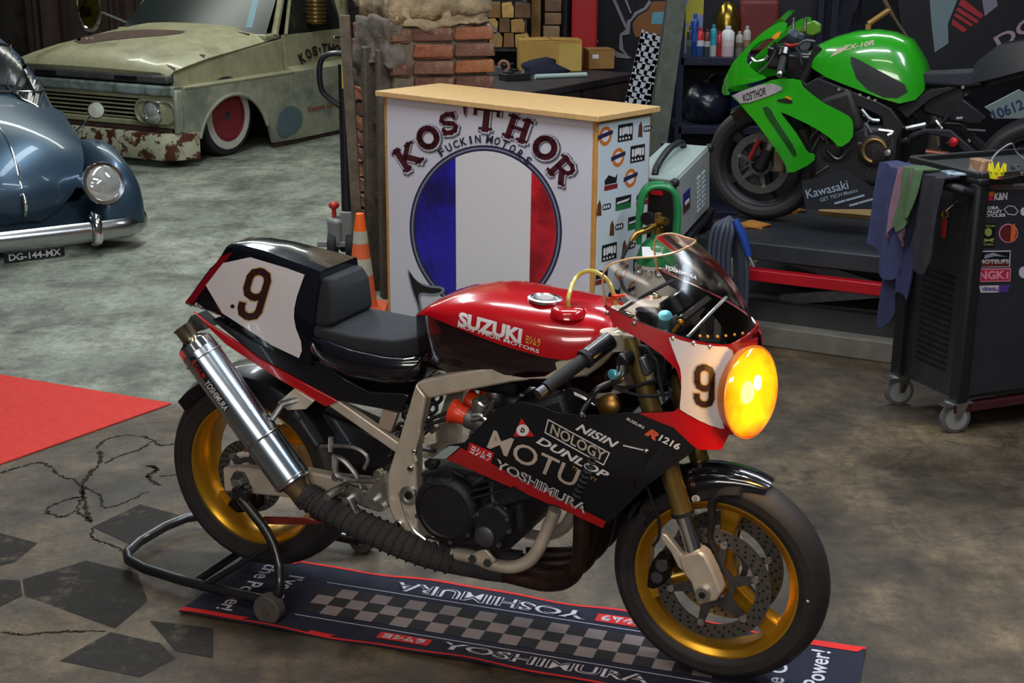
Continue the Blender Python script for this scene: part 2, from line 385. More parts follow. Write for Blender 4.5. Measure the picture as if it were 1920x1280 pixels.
# red carpet at the left
P = [fl(*p) for p in ((318, 757), (0, 869))]; a, b = fl(322, 758), fl(0, 872); c = fl(0, 704)
ext = [(a.x, a.y), (a.x+(b.x-a.x)*3.2, a.y+(b.y-a.y)*3.2), (a.x+(b.x-a.x)*3.2+(c.x-a.x)*3.2, a.y+(b.y-a.y)*3.2+(c.y-a.y)*3.2), (a.x+(c.x-a.x)*3.2, a.y+(c.y-a.y)*3.2)]
g = G(); g.prism([(x, y, 0) for x, y in ext], (0, 0, .008))
tag(g.build('red_carpet', mat('red_carpet', rgb(196, 52, 44), .95, var=.14, vs=30, bump=.5, bs=400), smooth=0, bevel=.003), 'plain red carpet square lying on the concrete floor', 'carpet')
# ================================================================ decals thrown on a body along the line of sight
def bvh(*gs):
    v = []; f = []
    for g in gs:
        b = len(v); v += [Vector(q) for q in g.v]; f += [tuple(i+b for i in q) for q in g.f]
    return BVHTree.FromPolygons(v, f)
def hit(F, B, x, y, off=.0015):
    d = ray(x, y); dl = Vector((d.dot(F.d), d.dot(F.l), d.z)).normalized(); o = CO-F.o; ol = Vector((o.dot(F.d), o.dot(F.l), o.z))
    p, n, i, t = B.ray_cast(ol, dl)
    if p is None:
        best = None
        for t in [k*.02 for k in range(100, 500)]:
            q, n, i, dd = B.find_nearest(ol+dl*t)
            if best is None or dd < best[0]: best = (dd, q, n)
        p, n = best[1], best[2]
    if n.dot(dl) > 0: n = -n
    return p+n*off
def pxdecal(polys, F, B, m, parent, step=14, off=.0015, name='print', vf=None, smooth=30):
    t = sheet2d(polys, step, vf)
    return mapped(t, lambda x, y: hit(F, B, x, y, off)).build(name, m, parent, smooth=smooth)
def pxtext(body, p0, p1, hpx, F, B, m, parent, bold=.02, shear=0., sp=1., off=.002, step=14, name='lettering', up=None, vf0=None):
    p0 = Vector(p0); p1 = Vector(p1); u = (p1-p0); w = u.length; u.normalize(); v = Vector(up).normalized() if up else Vector((u.y, -u.x))
    V, Fc = vf0 or text2d(body, w, hpx, bold, shear, sp); c = (p0+p1)/2
    vf = ([tuple(c+u*x+v*y) for x, y in V], Fc)
    return pxdecal([], F, B, m, parent, step, off, name, vf)

# ================================================================ WHEELS
def wheel(par, c, R, w, rl, hw, rimm, name, ph=85, spokes=3, tyre=RUB, sector=0):
    g = G(); hr = w/2; ri = rl-.012
    pr = [(ri, -hw*.8), (rl, -hw-.006), (rl+.02, -hr*.93), ((R+rl)/2, -hr), (R-.055, -hr*.98)]
    for k in range(-5, 6):
        a = k/5*1.15; pr.append((R-.062+.062*math.cos(a*1.0)**.8 if abs(k) < 6 else R, hr*.97*math.sin(a)/math.sin(1.15)))
    pr += [(R-.055, hr*.98), ((R+rl)/2, hr), (rl+.02, hr*.93), (rl, hw+.006), (ri, hw*.8)]
    W_ = thing if False else None
    root = bpy.data.objects.new(name, None)
    g.lathe(pr, c, (0, 1, 0), 56, loop=True); ty = g.build(name+'_tyre' if False else 'tyre', tyre, par, smooth=50)
    g = G(); t = .010
    g.lathe([(rl, -hw), (rl-.010, -hw), (rl-.018, -hw*.86), (rl-.034, -hw*.5), (rl-.036, hw*.5), (rl-.018, hw*.86), (rl-.010, hw), (rl, hw), (rl-.006, hw*.86), (rl-.024, hw*.45), (rl-.024, -hw*.45), (rl-.006, -hw*.86)], c, (0, 1, 0), 56, loop=True)
    rim = g.build('wheel_rim', rimm, par, smooth=35)
    c = Vector(c)
    for k in range(spokes):
        a = math.radians(ph+360*k/spokes); d = Vector((math.cos(a), 0, math.sin(a))); n = Vector((-d.z, 0, d.x))
        rings = []
        for r, hw_, hy in ((.03, .030, .034), (.07, .026, .028), (.14, .021, .022), (rl-.03, .030, .028)):
            rings.append([c+d*r+n*hw_*sx+Vector((0, sy*hy, 0)) for sx, sy in ((-1, -.7), (-.8, -1), (.8, -1), (1, -.7), (1, .7), (.8, 1), (-.8, 1), (-1, .7))])
        g = G(); g.loft(rings); g.build('spoke', rimm, rim, smooth=50)
    g = G(); g.lathe([(.018, -.06), (.034, -.058), (.042, -.045), (.045, 0), (.042, .045), (.034, .058), (.018, .06)], c, (0, 1, 0), 24); g.build('hub', rimm, rim)
    return ty, rim
def brake_disc(par, c, y, R, rin, m, holes=True, name='brake_disc'):
    c = Vector((c[0], y, c[2])); g = G()
    g.lathe([(rin, -.0025), (R, -.0025), (R, .0025), (rin, .0025)], c, (0, 1, 0), 48, loop=True)
    d = g.build(name, m, par, smooth=30)
    if holes:
        g = G()
        for k in range(30):
            for j in range(3):
                a = 2*math.pi*(k+j*.33)/30; r = rin+(R-rin)*(.22+.28*j); p = c+Vector((math.cos(a)*r, 0, math.sin(a)*r))
                for s_ in (-1, 1): g.lathe([(.0042, 0), (.0042, .0004), (.0001, .0005)], p+Vector((0, s_*.0026, 0)), (0, s_, 0), 6)
        h = g.build('drilled_holes', BLKP, d, smooth=0); h['kind'] = 'stuff'
    g = G()   # carrier: inner ring with arms and bobbins
    g.lathe([(.045, -.004), (.062, -.004), (.062, .004), (.045, .004)], c, (0, 1, 0), 32, loop=True)
    for k in range(6):
        a = 2*math.pi*k/6+.3; dd = Vector((math.cos(a), 0, math.sin(a))); n = Vector((-dd.z, 0, dd.x))
        g.hexa([c+dd*.055-n*.016+Vector((0, -.003, 0)), c+dd*.055+n*.016+Vector((0, -.003, 0)), c+dd*rin+n*.009+Vector((0, -.003, 0)), c+dd*rin-n*.009+Vector((0, -.003, 0))],
               [c+dd*.055-n*.016+Vector((0, .003, 0)), c+dd*.055+n*.016+Vector((0, .003, 0)), c+dd*rin+n*.009+Vector((0, .003, 0)), c+dd*rin-n*.009+Vector((0, .003, 0))])
    g.build('disc_carrier', DKSTEEL, d)
    for k in range(6):
        a = 2*math.pi*k/6+.3; p = c+Vector((math.cos(a), 0, math.sin(a)))*(rin+.003); g = G()
        g.cyl(p-Vector((0, .006, 0)), p+Vector((0, .006, 0)), .010, 12); g.build('bobbin', STEEL, d)
    return d

# ================================================================ THE RACE BIKE
F = Frame((-.760, 4.139, 0), -.425)
bike = thing('race_motorcycle', 'red black and white race motorcycle with number 9 on tail and nose', 'motorcycle', F.o, F.yaw)
c4, c5, c6, c7, c8, cH = crop(320, 430, 3.2), crop(760, 480, 2.743), crop(230, 780, 3.047), crop(700, 680, 3.048), crop(1080, 820, 2.782), crop(1040, 580, 5.82)
RC = Vector((0, 0, .368)); FC = Vector((1.458, 0, .30))
HUBBLK = mat('black_anodised', rgb(28, 26, 28), .4, .6)
front_wheel_t, front_rim = wheel(bike, FC, .30, .12, .2325, .047, GOLD, 'front_wheel', 82)
rear_wheel_t, rear_rim = wheel(bike, RC, .315, .18, .2325, .075, GOLD, 'rear_wheel', 100)
DISC = mat('brake_disc_steel', (.17, .165, .16), .38, .9, var=.2, vs=60)
for y in (-.066, .066): brake_disc(bike, FC, y, .160, .118, DISC)
brake_disc(bike, RC, -.090, .115, .080, DISC)
# a valve dot on the front tyre
g = G(); g.ball(FC+Vector((.255, -.055, .0)), .006); g.build('balance_mark', WHT, front_wheel_t)

# -- fork
TOPX, TOPZ = 1.200, 1.01; fdir = Vector((.072, 0, -.207)).normalized()
GOLDT = mat('gold_fork_tube', rgb(150, 128, 78), .3, .8, var=.1)
for sy in (-1, 1):
    Y = sy*.108; a = Vector((1.345, Y, .605)); top = a-fdir*((1.02-.605)/.945); low = a+fdir*.105
    g = G(); g.tube([top, low-fdir*.02, low], [.027, .027, .0285], 24); g.build('fork_outer_tube', GOLDT, bike)
    g = G(); g.cyl(low-fdir*.03, low+fdir*.17, .0215, 20); g.build('fork_inner_tube', CHROME, bike)
    g = G(); g.cyl(low-fdir*.006, low+fdir*.004, .031, 20); g.build('dust_seal', RUBBER, bike)
    # foot casting
    pts = [F.lat(*p, -.108) for p in c8([(548, 605), (590, 590), (655, 572), (690, 600), (735, 690), (772, 788), (748, 832), (655, 853), (630, 790), (612, 735), (575, 690)])]
    g = G(); g.prism([(p.x, Y-.026, p.z) for p in pts], (0, .052, 0)); ft = g.build('fork_foot', ALU, bike, bevel=.007, seg=3)
    g = G(); p = Vector((1.454, Y, .303)); g.cyl(p+Vector((0, sy*.040, 0)), p-Vector((0, sy*.06, 0)), .020, 20); g.build('axle_nut', STEEL, ft)
    g = G(); g.cyl(p+Vector((0, sy*.043, 0)), p+Vector((0, sy*.039, 0)), .010, 6); g.build('axle_bore', BLKP, ft)
    # caliper and bracket
    bp = [F.lat(*p, -.108) for p in c8([(548, 610), (575, 690), (545, 640), (500, 560), (462, 510), (440, 480), (470, 485), (520, 545)])]
    g = G(); q = [F.lat(*p, -.108) for p in c8([(560, 602), (480, 500), (452, 490), (448, 520), (500, 590), (540, 670), (580, 700)])]
    g.prism([(p.x, Y-.012, p.z) for p in q], (0, .024, 0)); g.build('caliper_bracket', ALU, bike, bevel=.004)
    q = [F.lat(*p, -.095) for p in c8([(430, 600), (495, 605), (520, 660), (490, 730), (430, 760), (395, 745), (405, 660)])]
    g = G(); g.prism([(p.x, sy*.108-.034, p.z) for p in q], (0, .068, 0)); cal = g.build('brake_caliper', HUBBLK, bike, bevel=.008, seg=3)
    for (u, v) in ((470, 640), (445, 700)):
        p = F.lat(*c8([(u, v)])[0], -.11); g = G(); g.cyl((p.x, sy*.143, p.z), (p.x, sy*.15, p.z), .016, 16); g.build('piston_cap', DKSTEEL, cal)
    g = G(); g.tube([Vector((v.x, v.y*-sy, v.z)) for v in spline([F.lat(*p, -.12) for p in c8([(370, 255), (400, 340), (432, 430), (432, 520), (400, 565)])], 5)], .0045, 6); g.build('brake_line', RUBBER, bike)
# black brake duct hose beside the wheel
q = [F.lat(*p, -.07) for p in c8([(860, 285), (760, 290), (710, 340), (712, 430), (700, 520), (735, 600)])]
g = G(); g.tube(spline(q, 5), [.022 - .0004*i for i in range(26)], 10, flat=.6); g.build('brake_hose_guard', RUBBER, bike)
# triple clamps
for z, t in ((.86, .03), (1.0, .024)):
    x = 1.345-(z-.605)*.348
    g = G(); g.prism([(x+.03, -.14, z), (x-.05, -.04, z), (x-.05, .04, z), (x+.03, .14, z), (x+.045, .1, z), (x+.045, -.1, z)], (0, 0, t)); g.build('triple_clamp', ALU, bike, bevel=.004)
for sy in (-1, 1):
    g = G(); g.lathe([(.001, .0), (.018, .0), (.018, .012), (.008, .016)], (1.345-(1.02-.605)*.348, sy*.108, 1.02), (0, 0, 1), 16); g.build('fork_cap', CHROME, bike)

# -- front mudguard
rings = []
for k in range(13):
    a = math.radians(66+k*7.1); rr = .316; hw = .066*(math.sin(math.pi*(.10+.74*k/12)))**.5
    cx = FC.x+rr*math.cos(a); cz = FC.z+rr*math.sin(a); dr = Vector((math.cos(a), 0, math.sin(a))); C_ = Vector((cx, 0, cz))
    dp = .080 if k > 5 else .018+.0125*k
    rings.append([C_+Vector((0, sy*hw*1.05, 0))-dr*dp*q for sy, q in ((-1, 1), (-1, .5), (-.86, .18), (-.5, .03), (0, 0), (.5, .03), (.86, .18), (1, .5), (1, 1))])
g = G(); g.loft(rings, caps=False, closed=False); fend = g.build('front_mudguard', GLOSSBLK, bike, smooth=50, solid=.004, soff=0)
FB = bvh(g)
pxdecal([[(1385, 868), (1412, 862), (1428, 874), (1424, 884), (1400, 882)]], F, FB, REDP, fend, 10)
pxdecal([[(1400, 872), (1414, 868), (1420, 876), (1408, 880)]], F, FB, WHT, fend, 10, off=.003)
pxdecal([[(1296, 926), (1324, 930), (1304, 948)]], F, FB, REDP, fend, 10)
pxdecal([ell(8, 7, 12, (1305, 934))], F, FB, WHT, fend, 10, off=.003); pxtext('D', (1302, 934), (1308, 934), 8, F, FB, BLKP, fend, off=.004)

# -- frame, swingarm
P5 = c5([(50, 655), (220, 610), (450, 570), (700, 545), (930, 520), (1010, 470), (1090, 470), (1000, 570), (930, 620), (820, 635), (640, 640), (540, 650), (330, 690), (120, 735)])
q = [F.lat(*p, -.155) for p in P5]
g = G(); g.prism([(p.x, -.155, p.z) for p in q], (0, .05, 0)); g.mirror_y(); frame = g.build('frame_spar', ALU, bike, bevel=.006)
P7 = c7([(240, 122), (300, 195), (272, 350), (243, 500), (243, 640), (250, 850), (248, 950), (300, 1040), (240, 1020), (180, 965), (110, 890), (78, 800), (62, 700), (92, 600), (190, 290)])
q = [F.lat(*p, -.15) for p in P7]
g = G(); g.prism([(p.x, -.15, p.z) for p in q], (0, .045, 0)); g.mirror_y(); fp = g.build('frame_plate', ALU, bike, bevel=.006)
for u, v, r in ((205, 755, .028), (150, 920, .014), (215, 600, .009), (238, 505, .008)):
    p = F.lat(*c7([(u, v)])[0], -.15); g = G(); g.lathe([(r, 0), (r, .008), (r*.75, .010), (r*.7, .004), (.0001, .004)], (p.x, -.15, p.z), (0, -1, 0), 20); b_ = g.build('frame_bolt', STEEL, fp)
    g = G(); g.cyl((p.x, -.155, p.z), (p.x, -.158, p.z), r*.45, 6); g.build('bolt_recess', BLKP, b_)
# raised weld line along the plate
g = G(); g.tube(spline([F.lat(*p, -.152) for p in c7([(150, 740), (180, 840), (230, 950), (300, 1010)])], 5), .005, 6); g.build('brake_pipe', STEEL, bike)
g = G(); g.tube(spline([F.lat(*p, -.152) for p in c7([(262, 390), (235, 500), (245, 560)])], 5), .006, 6); g.build('frame_rib', ALU, fp)
g = G()
q = [F.lat(*p, -.12) for p in c7([(290, 1035), (400, 1080), (560, 1105), (680, 1150), (800, 1165), (890, 1130), (945, 1060), (1000, 940), (1040, 840)])]
g.tube(spline(q, 4), .019, 12); g.mirror_y(); g.build('lower_cradle', ALU, bike)
for pl_ in ([(285, 1000), (370, 1025), (375, 1075), (300, 1060)], [(560, 1090), (640, 1060), (700, 1130), (660, 1165), (560, 1130)]):
    q = [F.lat(*p, -.145) for p in c7(pl_)]; g = G(); g.prism([(p.x, -.147, p.z) for p in q], (0, .012, 0)); g.build('engine_mount_plate', ALU, bike, bevel=.003)
for u, v in ((318, 1035), (350, 1042), (570, 1118), (655, 1140)):
    p = F.lat(*c7([(u, v)])[0], -.147); g = G(); g.cyl((p.x, -.145, p.z), (p.x, -.156, p.z), .012, 6); g.build('mount_bolt', DKSTEEL, bike)
# swingarm with bracing
g = G()
q = [F.lat(*p, -.115) for p in c6([(592, 282), (600, 418), (950, 452), (1300, 480), (1480, 470), (1480, 360), (1200, 330), (1060, 300)])]
g.prism([(p.x, -.135, p.z) for p in q], (0, .042, 0)); g.mirror_y(); g.box((.50, 0, .40), (.10, .20, .09))
sw = g.build('swingarm', ALU, bike, bevel=.006)
p = F.lat(*c6([(672, 365)])[0], -.14)
g = G(); g.cyl((p.x, -.133, p.z), (p.x, -.150, p.z), .030, 6); g.build('axle_nut', DKSTEEL, sw); g = G(); g.cyl((p.x, .133, p.z), (p.x, .150, p.z), .030, 6); g.build('axle_nut', DKSTEEL, sw)
g = G(); g.cyl((RC.x, -.155, RC.z), (RC.x, .155, RC.z), .012, 16); g.cyl((RC.x, -.15, RC.z), (RC.x, -.165, RC.z), .018, 6); g.build('rear_axle', STEEL, bike)
q = [F.lat(*p, -.10) for p in c6([(800, 575), (1050, 580), (1160, 610), (1050, 618), (810, 615)])]
g = G(); g.prism([(p.x, -.105, p.z) for p in q], (0, .012, 0)); g.build('torque_arm', mat('red_anodised', rgb(150, 62, 50), .4, .6), bike, bevel=.002)
q = [F.lat(*p, -.11) for p in c6([(600, 500), (640, 450), (740, 420), (790, 440), (790, 520), (730, 545), (660, 550)])]
g = G(); g.prism([(p.x, -.12, p.z) for p in q], (0, .05, 0)); g.build('rear_caliper', HUBBLK, bike, bevel=.008)
# chain and sprocket on the far side
g = G(); g.lathe([(.05, -.003), (.105, -.003), (.105, .003), (.05, .003)], (RC.x, .10, RC.z), (0, 1, 0), 40, loop=True); g.build('rear_sprocket', GOLD, bike)
g = G(); g.tube([Vector((RC.x, .10, RC.z+.107)), Vector((.54, .10, .47))], .009, 6, flat=.6); g.tube([Vector((RC.x, .10, RC.z-.107)), Vector((.54, .10, .39))], .009, 6, flat=.6); g.build('drive_chain', DKSTEEL, bike)
# subframe rails, shock
g = G(); q = [F.lat(*p, -.11) for p in c4([(990, 1040), (1345, 1275)])]; q2 = [F.lat(*p, -.11) for p in ((735, 825), (762, 850))]
a, b_ = F.lat(626, 757, -.11), F.lat(742, 838, -.11); d_ = (b_-a).normalized(); n_ = Vector((-d_.z, 0, d_.x))*.016
g.prism([a-n_, b_+d_*.03-n_, b_+d_*.03+n_, a+n_-d_*.25, a-n_-d_*.25], (0, .026, 0)); g.mirror_y(); g.build('subframe_rail', ALU, bike, bevel=.003)
g = G(); q = [F.lat(*p, -.105) for p in c4([(1275, 1075), (1360, 1105), (1320, 1215), (1240, 1185)])]; g.prism(q, (0, .02, 0)); g.build('subframe_bracket', mat('raw_alu_plate', rgb(190, 170, 155), .45, .6), bike, bevel=.002)
g = G(); g.tube([Vector((.46, 0, .45)), Vector((.58, 0, .72))], .028, 14); g.build('shock_absorber', HUBBLK, bike)
g = G(); pts = []
for k in range(90):
    a = k*.45; t = k/89; c_ = Vector((.47, 0, .47)).lerp(Vector((.57, 0, .69)), t); ax, u, w_ = basis((.1, 0, .22)); pts.append(c_+(u*math.cos(a)+w_*math.sin(a))*.042)
g.tube(pts, .006, 6); g.build('shock_spring', DKSTEEL, bike)
# rear hugger / inner mudguard
rings = []
for k in range(12):
    a = math.radians(30+k*10); dr = Vector((math.cos(a), 0, math.sin(a))); C_ = RC+dr*.335
    rings.append([C_+Vector((0, y, 0))-dr*q for y, q in ((-.105, .05), (-.10, .015), (-.05, 0), (.05, 0), (.10, .015), (.105, .05))])
g = G(); g.loft(rings, caps=False, closed=False); g.build('rear_mudguard', BLK, bike, solid=.004, smooth=50)
g = G(); q = [F.lat(*p, -.06) for p in ((600, 768), (735, 830), (742, 870), (690, 905), (620, 900), (600, 840))]; g.prism(q, (0, .12, 0)); g.build('battery_box', BLK, bike, bevel=.01)

# -- engine
ENG = mat('black_engine_casting', rgb(30, 30, 33), .5, .3, var=.25, vs=40, bump=.2, bs=150)
g = G()
q = [F.lat(*p, -.16) for p in c7([(270, 640), (400, 600), (620, 640), (860, 700), (870, 960), (760, 1090), (420, 1060), (280, 960)])]
g.prism([(p.x, -.165, p.z) for p in q], (0, .33, 0)); eng = g.build('crankcase', ENG, bike, bevel=.02, seg=3)
g = G(); g.box((.93, 0, .60), (.22, .38, .22), Matrix.Rotation(math.radians(-24), 3, 'Y')); cyl = g.build('cylinder_block', ENG, bike, bevel=.01)
for k in range(7):
    g = G(); g.box((.93+(.62-.60)*.2+(k-3)*.012, 0, .60+(k-3)*.026), (.25, .41, .006), Matrix.Rotation(math.radians(-24), 3, 'Y')); g.build('cooling_fin', ENG, cyl)
g = G(); g.box((.985, 0, .73), (.22, .40, .09), Matrix.Rotation(math.radians(-24), 3, 'Y')); g.build('cylinder_head_cover', ENG, bike, bevel=.015)
p = F.lat(*c7([(412, 842)])[0], -.20)
g = G(); g.lathe([(.098, 0), (.098, .03), (.088, .042), (.078, .045), (.074, .041), (.0001, .043)], (p.x, -.165, p.z), (0, -1, 0), 40); cl = g.build('clutch_cover', ENG, bike)
for k in range(9):
    a = k*2*math.pi/9; g = G(); g.cyl((p.x+.093*math.cos(a), -.19, p.z+.093*math.sin(a)), (p.x+.093*math.cos(a), -.206, p.z+.093*math.sin(a)), .007, 6); g.build('cover_bolt', DKSTEEL, cl)
p = F.lat(*c7([(690, 900)])[0], -.20)
g = G(); q = [F.lat(*r_, -.20) for r_ in c7([(585, 850), (640, 800), (720, 815), (785, 870), (790, 950), (745, 1010), (700, 1060), (640, 1060), (590, 1010), (575, 930)])]
g.prism([(r_.x, -.165, r_.z) for r_ in q], (0, -.045, 0)); gc = g.build('ignition_cover', ENG, bike, bevel=.008, seg=3)
p = F.lat(*c7([(640, 990)])[0], -.21); g = G(); g.lathe([(.030, 0), (.030, .010), (.022, .014), (.0001, .014)], (p.x, -.208, p.z), (0, -1, 0), 24); g.build('cover_cap', DKSTEEL, gc)
for u, v in ((600, 860), (680, 810), (770, 890), (780, 960), (720, 1040), (600, 1010)):
    p = F.lat(*c7([(u, v)])[0], -.21); g = G(); g.cyl((p.x, -.205, p.z), (p.x, -.218, p.z), .007, 6); g.build('cover_bolt', DKSTEEL, gc)
g = G(); g.tube(spline([F.lat(*p, -.19) for p in c7([(680, 680), (680, 760), (700, 810), (760, 840)])], 4), .007, 8); g.build('oil_line', DKSTEEL, bike)
g = G(); g.tube(spline([F.lat(*p, -.19) for p in c7([(280, 640), (350, 620), (430, 610), (520, 650)])], 4), .006, 8); g.build('wiring', RUBBER, bike)
# carburettors with orange stacks
ORA = mat('orange_velocity_stack', rgb(214, 58, 24), .4, coat=.3)
CARB = mat('carburettor_alloy', rgb(110, 108, 106), .42, .7, var=.2)
for k, y in enumerate((-.150, -.055, .055, .150)):
    a = F.lat(*c7([(455, 275)])[0], -.15); b_ = F.lat(*c7([(545, 262)])[0], -.15); d_ = Vector((b_.x-a.x, 0, -.012)).normalized(); a = Vector((a.x, y, a.z))
    cb = G(); cb.tube([a+d_*.045, a+d_*.13], .029, 16); cb.box(a+d_*.088+Vector((0, 0, -.045)), (.05, .05, .05)); cb.lathe([(.024, 0), (.026, .035), (.02, .045)], a+d_*.088+Vector((0, 0, .025)), (0, 0, 1), 14); cbo = cb.build('carburettor', CARB, bike, bevel=.003)
    g = G(); ax = d_; g.lathe([(.036, 0), (.037, .004), (.030, .014), (.026, .032), (.026, .05), (.022, .05), (.022, .02), (.030, .004)], a-d_*.002, ax, 24); g.build('velocity_stack', ORA, cbo)
for P in ([(640, 180), (600, 215), (640, 250), (690, 215)], [(560, 300), (620, 300), (650, 360), (560, 430)], [(700, 210), (640, 300), (560, 330)]):
    g = G(); g.tube(spline([F.lat(*p, -.185) for p in c7(P)], 4), .006, 6); g.build('carburettor_linkage', STEEL, bike)
for P in ([(270, 390), (330, 350), (420, 320)], [(285, 340), (380, 300), (440, 280)]):
    g = G(); g.tube(spline([F.lat(*p, -.12) for p in c7(P)], 4), .006, 6); g.build('control_cable', RUBBER, bike)
q = [F.lat(*p, -.13) for p in c7([(280, 440), (350, 400), (360, 460), (300, 480)])]; g = G(); g.prism(q, (0, .02, 0)); g.build('bracket', ALU, bike, bevel=.003)
q = [F.lat(*p, -.15) for p in c7([(285, 565), (350, 560), (362, 590), (335, 620), (290, 600)])]; g = G(); g.prism(q, (0, .03, 0)); g.build('engine_lug', ENG, bike, bevel=.005)
# exhaust headers and wrapped pipe
HEAD = mat('dark_heat_stained_header', rgb(52, 36, 30), .5, .6, var=.4, vs=20, second=rgb(28, 24, 24))
WRAP = mat('charcoal_exhaust_wrap', rgb(50, 49, 50), .85, var=.3, vs=60, bump=.6, bs=120)
for y in (-.16, -.055, .055, .16):
    g = G(); g.tube(spline([Vector((1.02, y, .66)), Vector((1.10, y*1.02, .58)), Vector((1.115, y*1.0, .42)), Vector((1.09, y*.9, .29)), Vector((1.00, y*.7, .225)), Vector((.86, y*.45-.02, .215))], 5), .023, 12); g.build('exhaust_header', HEAD, bike)
g = G(); pth = [Vector((.88, -.03, .215)), Vector((.76, -.07, .225)), Vector((.64, -.13, .255)), Vector((.52, -.165, .295)), Vector((.40, -.18, .335)), Vector((.29, -.185, .375)), Vector((.255, -.187, .392))]
g.tube(spline(pth, 5), [.05, .05, .05, .05, .05]+[.036+.012*(1-i/25) for i in range(26)], 14); lp = g.build('wrapped_link_pipe', WRAP, bike)
sp_ = spline(pth, 5)
for i in range(8, 30, 1):
    t_ = (sp_[min(i+1, 30)]-sp_[i-1]).normalized(); g = G(); g.torus(sp_[i], t_+Vector((.25, .1, 0)), .0385+.012*(1-i/30), .0035, 20, 6); g.build('wrap_turn', WRAP, lp)
m0, m1 = F.lat(552, 905, -.187), F.lat(372, 655, -.20); md = (m1-m0).normalized()
MUFF = mat('titanium_silencer', rgb(176, 190, 204), .24, 1., var=.08, vs=6)
g = G(); g.tube([m0-md*.075, m0-md*.02, m0+md*.02], [.034, .036, .050], 24); g.build('silencer_inlet', mat('bronze_collar', rgb(150, 130, 95), .3, .9), bike)
mu = G(); mu.tube([m0, m0+md*.006, m1-md*.006, m1], [.050, .056, .056, .052], 28); muf = mu.build('silencer', MUFF, bike, smooth=30); MB = bvh(mu)
g = G(); g.tube([m1-md*.004, m1+md*.02, m1+md*.035], [.056, .054, .036], 28); g.build('silencer_end_cap', CHROME, muf)
g = G(); g.lathe([(.026, -.03), (.027, .045), (.031, .050), (.026, .050), (.024, .02), (.0001, .02)], m1+md*.03, md, 24); g.build('tail_pipe', mat('warm_steel', rgb(150, 140, 118), .25, 1.), muf)
for t in (.03, .33, .94):
    c_ = m0.lerp(m1, t); g = G(); g.torus(c_, md, .0575, .0022, 32, 6); g.build('silencer_band', STEEL, muf)
g = G(); c_ = m0.lerp(m1, .33); g.torus(c_, md, .061, .0035, 32, 6); st = F.lat(*c4([(660, 1050)])[0], -.15); g.tube([c_+Vector((.02, .02, .055)), Vector((st.x, -.14, st.z)), F.lat(*c4([(800, 1010)])[0], -.11)], .010, 8); g.build('silencer_strap', STEEL, bike)
q = [F.lat(*p, -.125) for p in c4([(640, 1040), (740, 955), (860, 1030), (810, 1080), (700, 1085)])]; g = G(); g.prism(q, (0, .012, 0)); g.build('silencer_hanger', ALU, bike, bevel=.002)
pxdecal([c4([(110, 770), (145, 760), (350, 1065), (335, 1095)])], F, MB, BLKP, muf, 20, off=.001)
pxtext('YOSHIMURA', *c4([(215, 910), (338, 1080)]), 11, F, MB, WHT, muf, bold=.01)
pxtext('ヨシムラ', *c4([(128, 785), (200, 890)]), 11, F, MB, REDP, muf, bold=.03)

# -- rear sets
for pl_, yy in (([(1190, 420), (1260, 380), (1400, 430), (1500, 310), (1510, 500), (1470, 550), (1400, 530), (1280, 480)], -.165),):
    q = [F.lat(*p, yy) for p in c6(pl_)]; g = G(); g.prism(q, (0, .012, 0)); g.build('rear_set_plate', STEEL, bike, bevel=.003); g.v = [(a, -b, c) for a, b, c in g.v]; g.build('rear_set_plate', STEEL, bike, bevel=.003)
for P, r in (([(1150, 460), (1250, 410)], .012), ([(1300, 480), (1350, 570), (1460, 635), (1410, 680)], .008), ([(1200, 230), (1260, 250), (1330, 330), (1365, 410)], .008), ([(1215, 230), (1220, 330), (1300, 360), (1440, 370)], .010), ([(1130, 175), (1260, 170), (1350, 190), (1400, 240), (1380, 300)], .006), ([(1190, 120), (1190, 200)], .008)):
    g = G(); g.tube(spline([F.lat(*p, -.185) for p in c6(P)], 4), r, 8); g.build('foot_control', STEEL, bike)
for u, v in ((1440, 355), (1470, 320), (1290, 475), (1440, 480), (1490, 510), (1370, 420), (1230, 340)):
    p = F.lat(*c6([(u, v)])[0], -.167); g = G(); g.cyl((p.x, -.16, p.z), (p.x, -.185, p.z), .012, 10); g.build('rear_set_bolt', STEEL, bike)
a = F.lat(*c6([(1255, 405)])[0], -.185); g = G(); g.cyl(a, a+Vector((0, -.085, 0)), .011, 12); g.build('foot_peg', STEEL, bike); g = G(); g.cyl(Vector((a.x, .185, a.z)), Vector((a.x, .27, a.z)), .011, 12); g.build('foot_peg', STEEL, bike)

# -- tank: red shell above, black flanks below
XS = [.575, .60, .64, .70, .76, .82, .88, .94, 1.0, 1.06, 1.11, 1.15, 1.175]
ZT = [.945, .968, .994, 1.018, 1.031, 1.038, 1.036, 1.032, 1.030, 1.026, 1.020, 1.005, .985]
ZL = [.938, .953, .962, .955, .944, .931, .919, .910, .901, .899, .915, .945, .965]
HW = [.085, .105, .130, .150, .160, .165, .167, .167, .165, .158, .145, .120, .085]
rings = []; low = []
for x, zt, zl, w in zip(XS, ZT, ZL, HW):
    r_ = []
    for k in range(17):
        t = math.pi*k/16; cy = math.cos(t); sz = math.sin(t)
        r_.append(Vector((x, -w*math.copysign(abs(cy)**.62, cy), zl+(zt-zl)*sz**.85)))
    rings.append(r_)
    low.append([Vector((x, s_*(w-.006)*q, z)) for s_, q, z in ((-1, .80, .80), (-1, .96, .83), (-1, 1, max(.86, zl-.03)), (-1, .99, zl+.01), (1, .99, zl+.01), (1, 1, max(.86, zl-.03)), (1, .96, .83), (1, .80, .80))])
TG = G(); TG.loft(rings, caps=False, closed=False); TG.add(rings[0], [tuple(range(17))]); TG.add(rings[-1], [tuple(range(16, -1, -1))]); tank = TG.build('fuel_tank', RED, bike, smooth=60, solid=0)
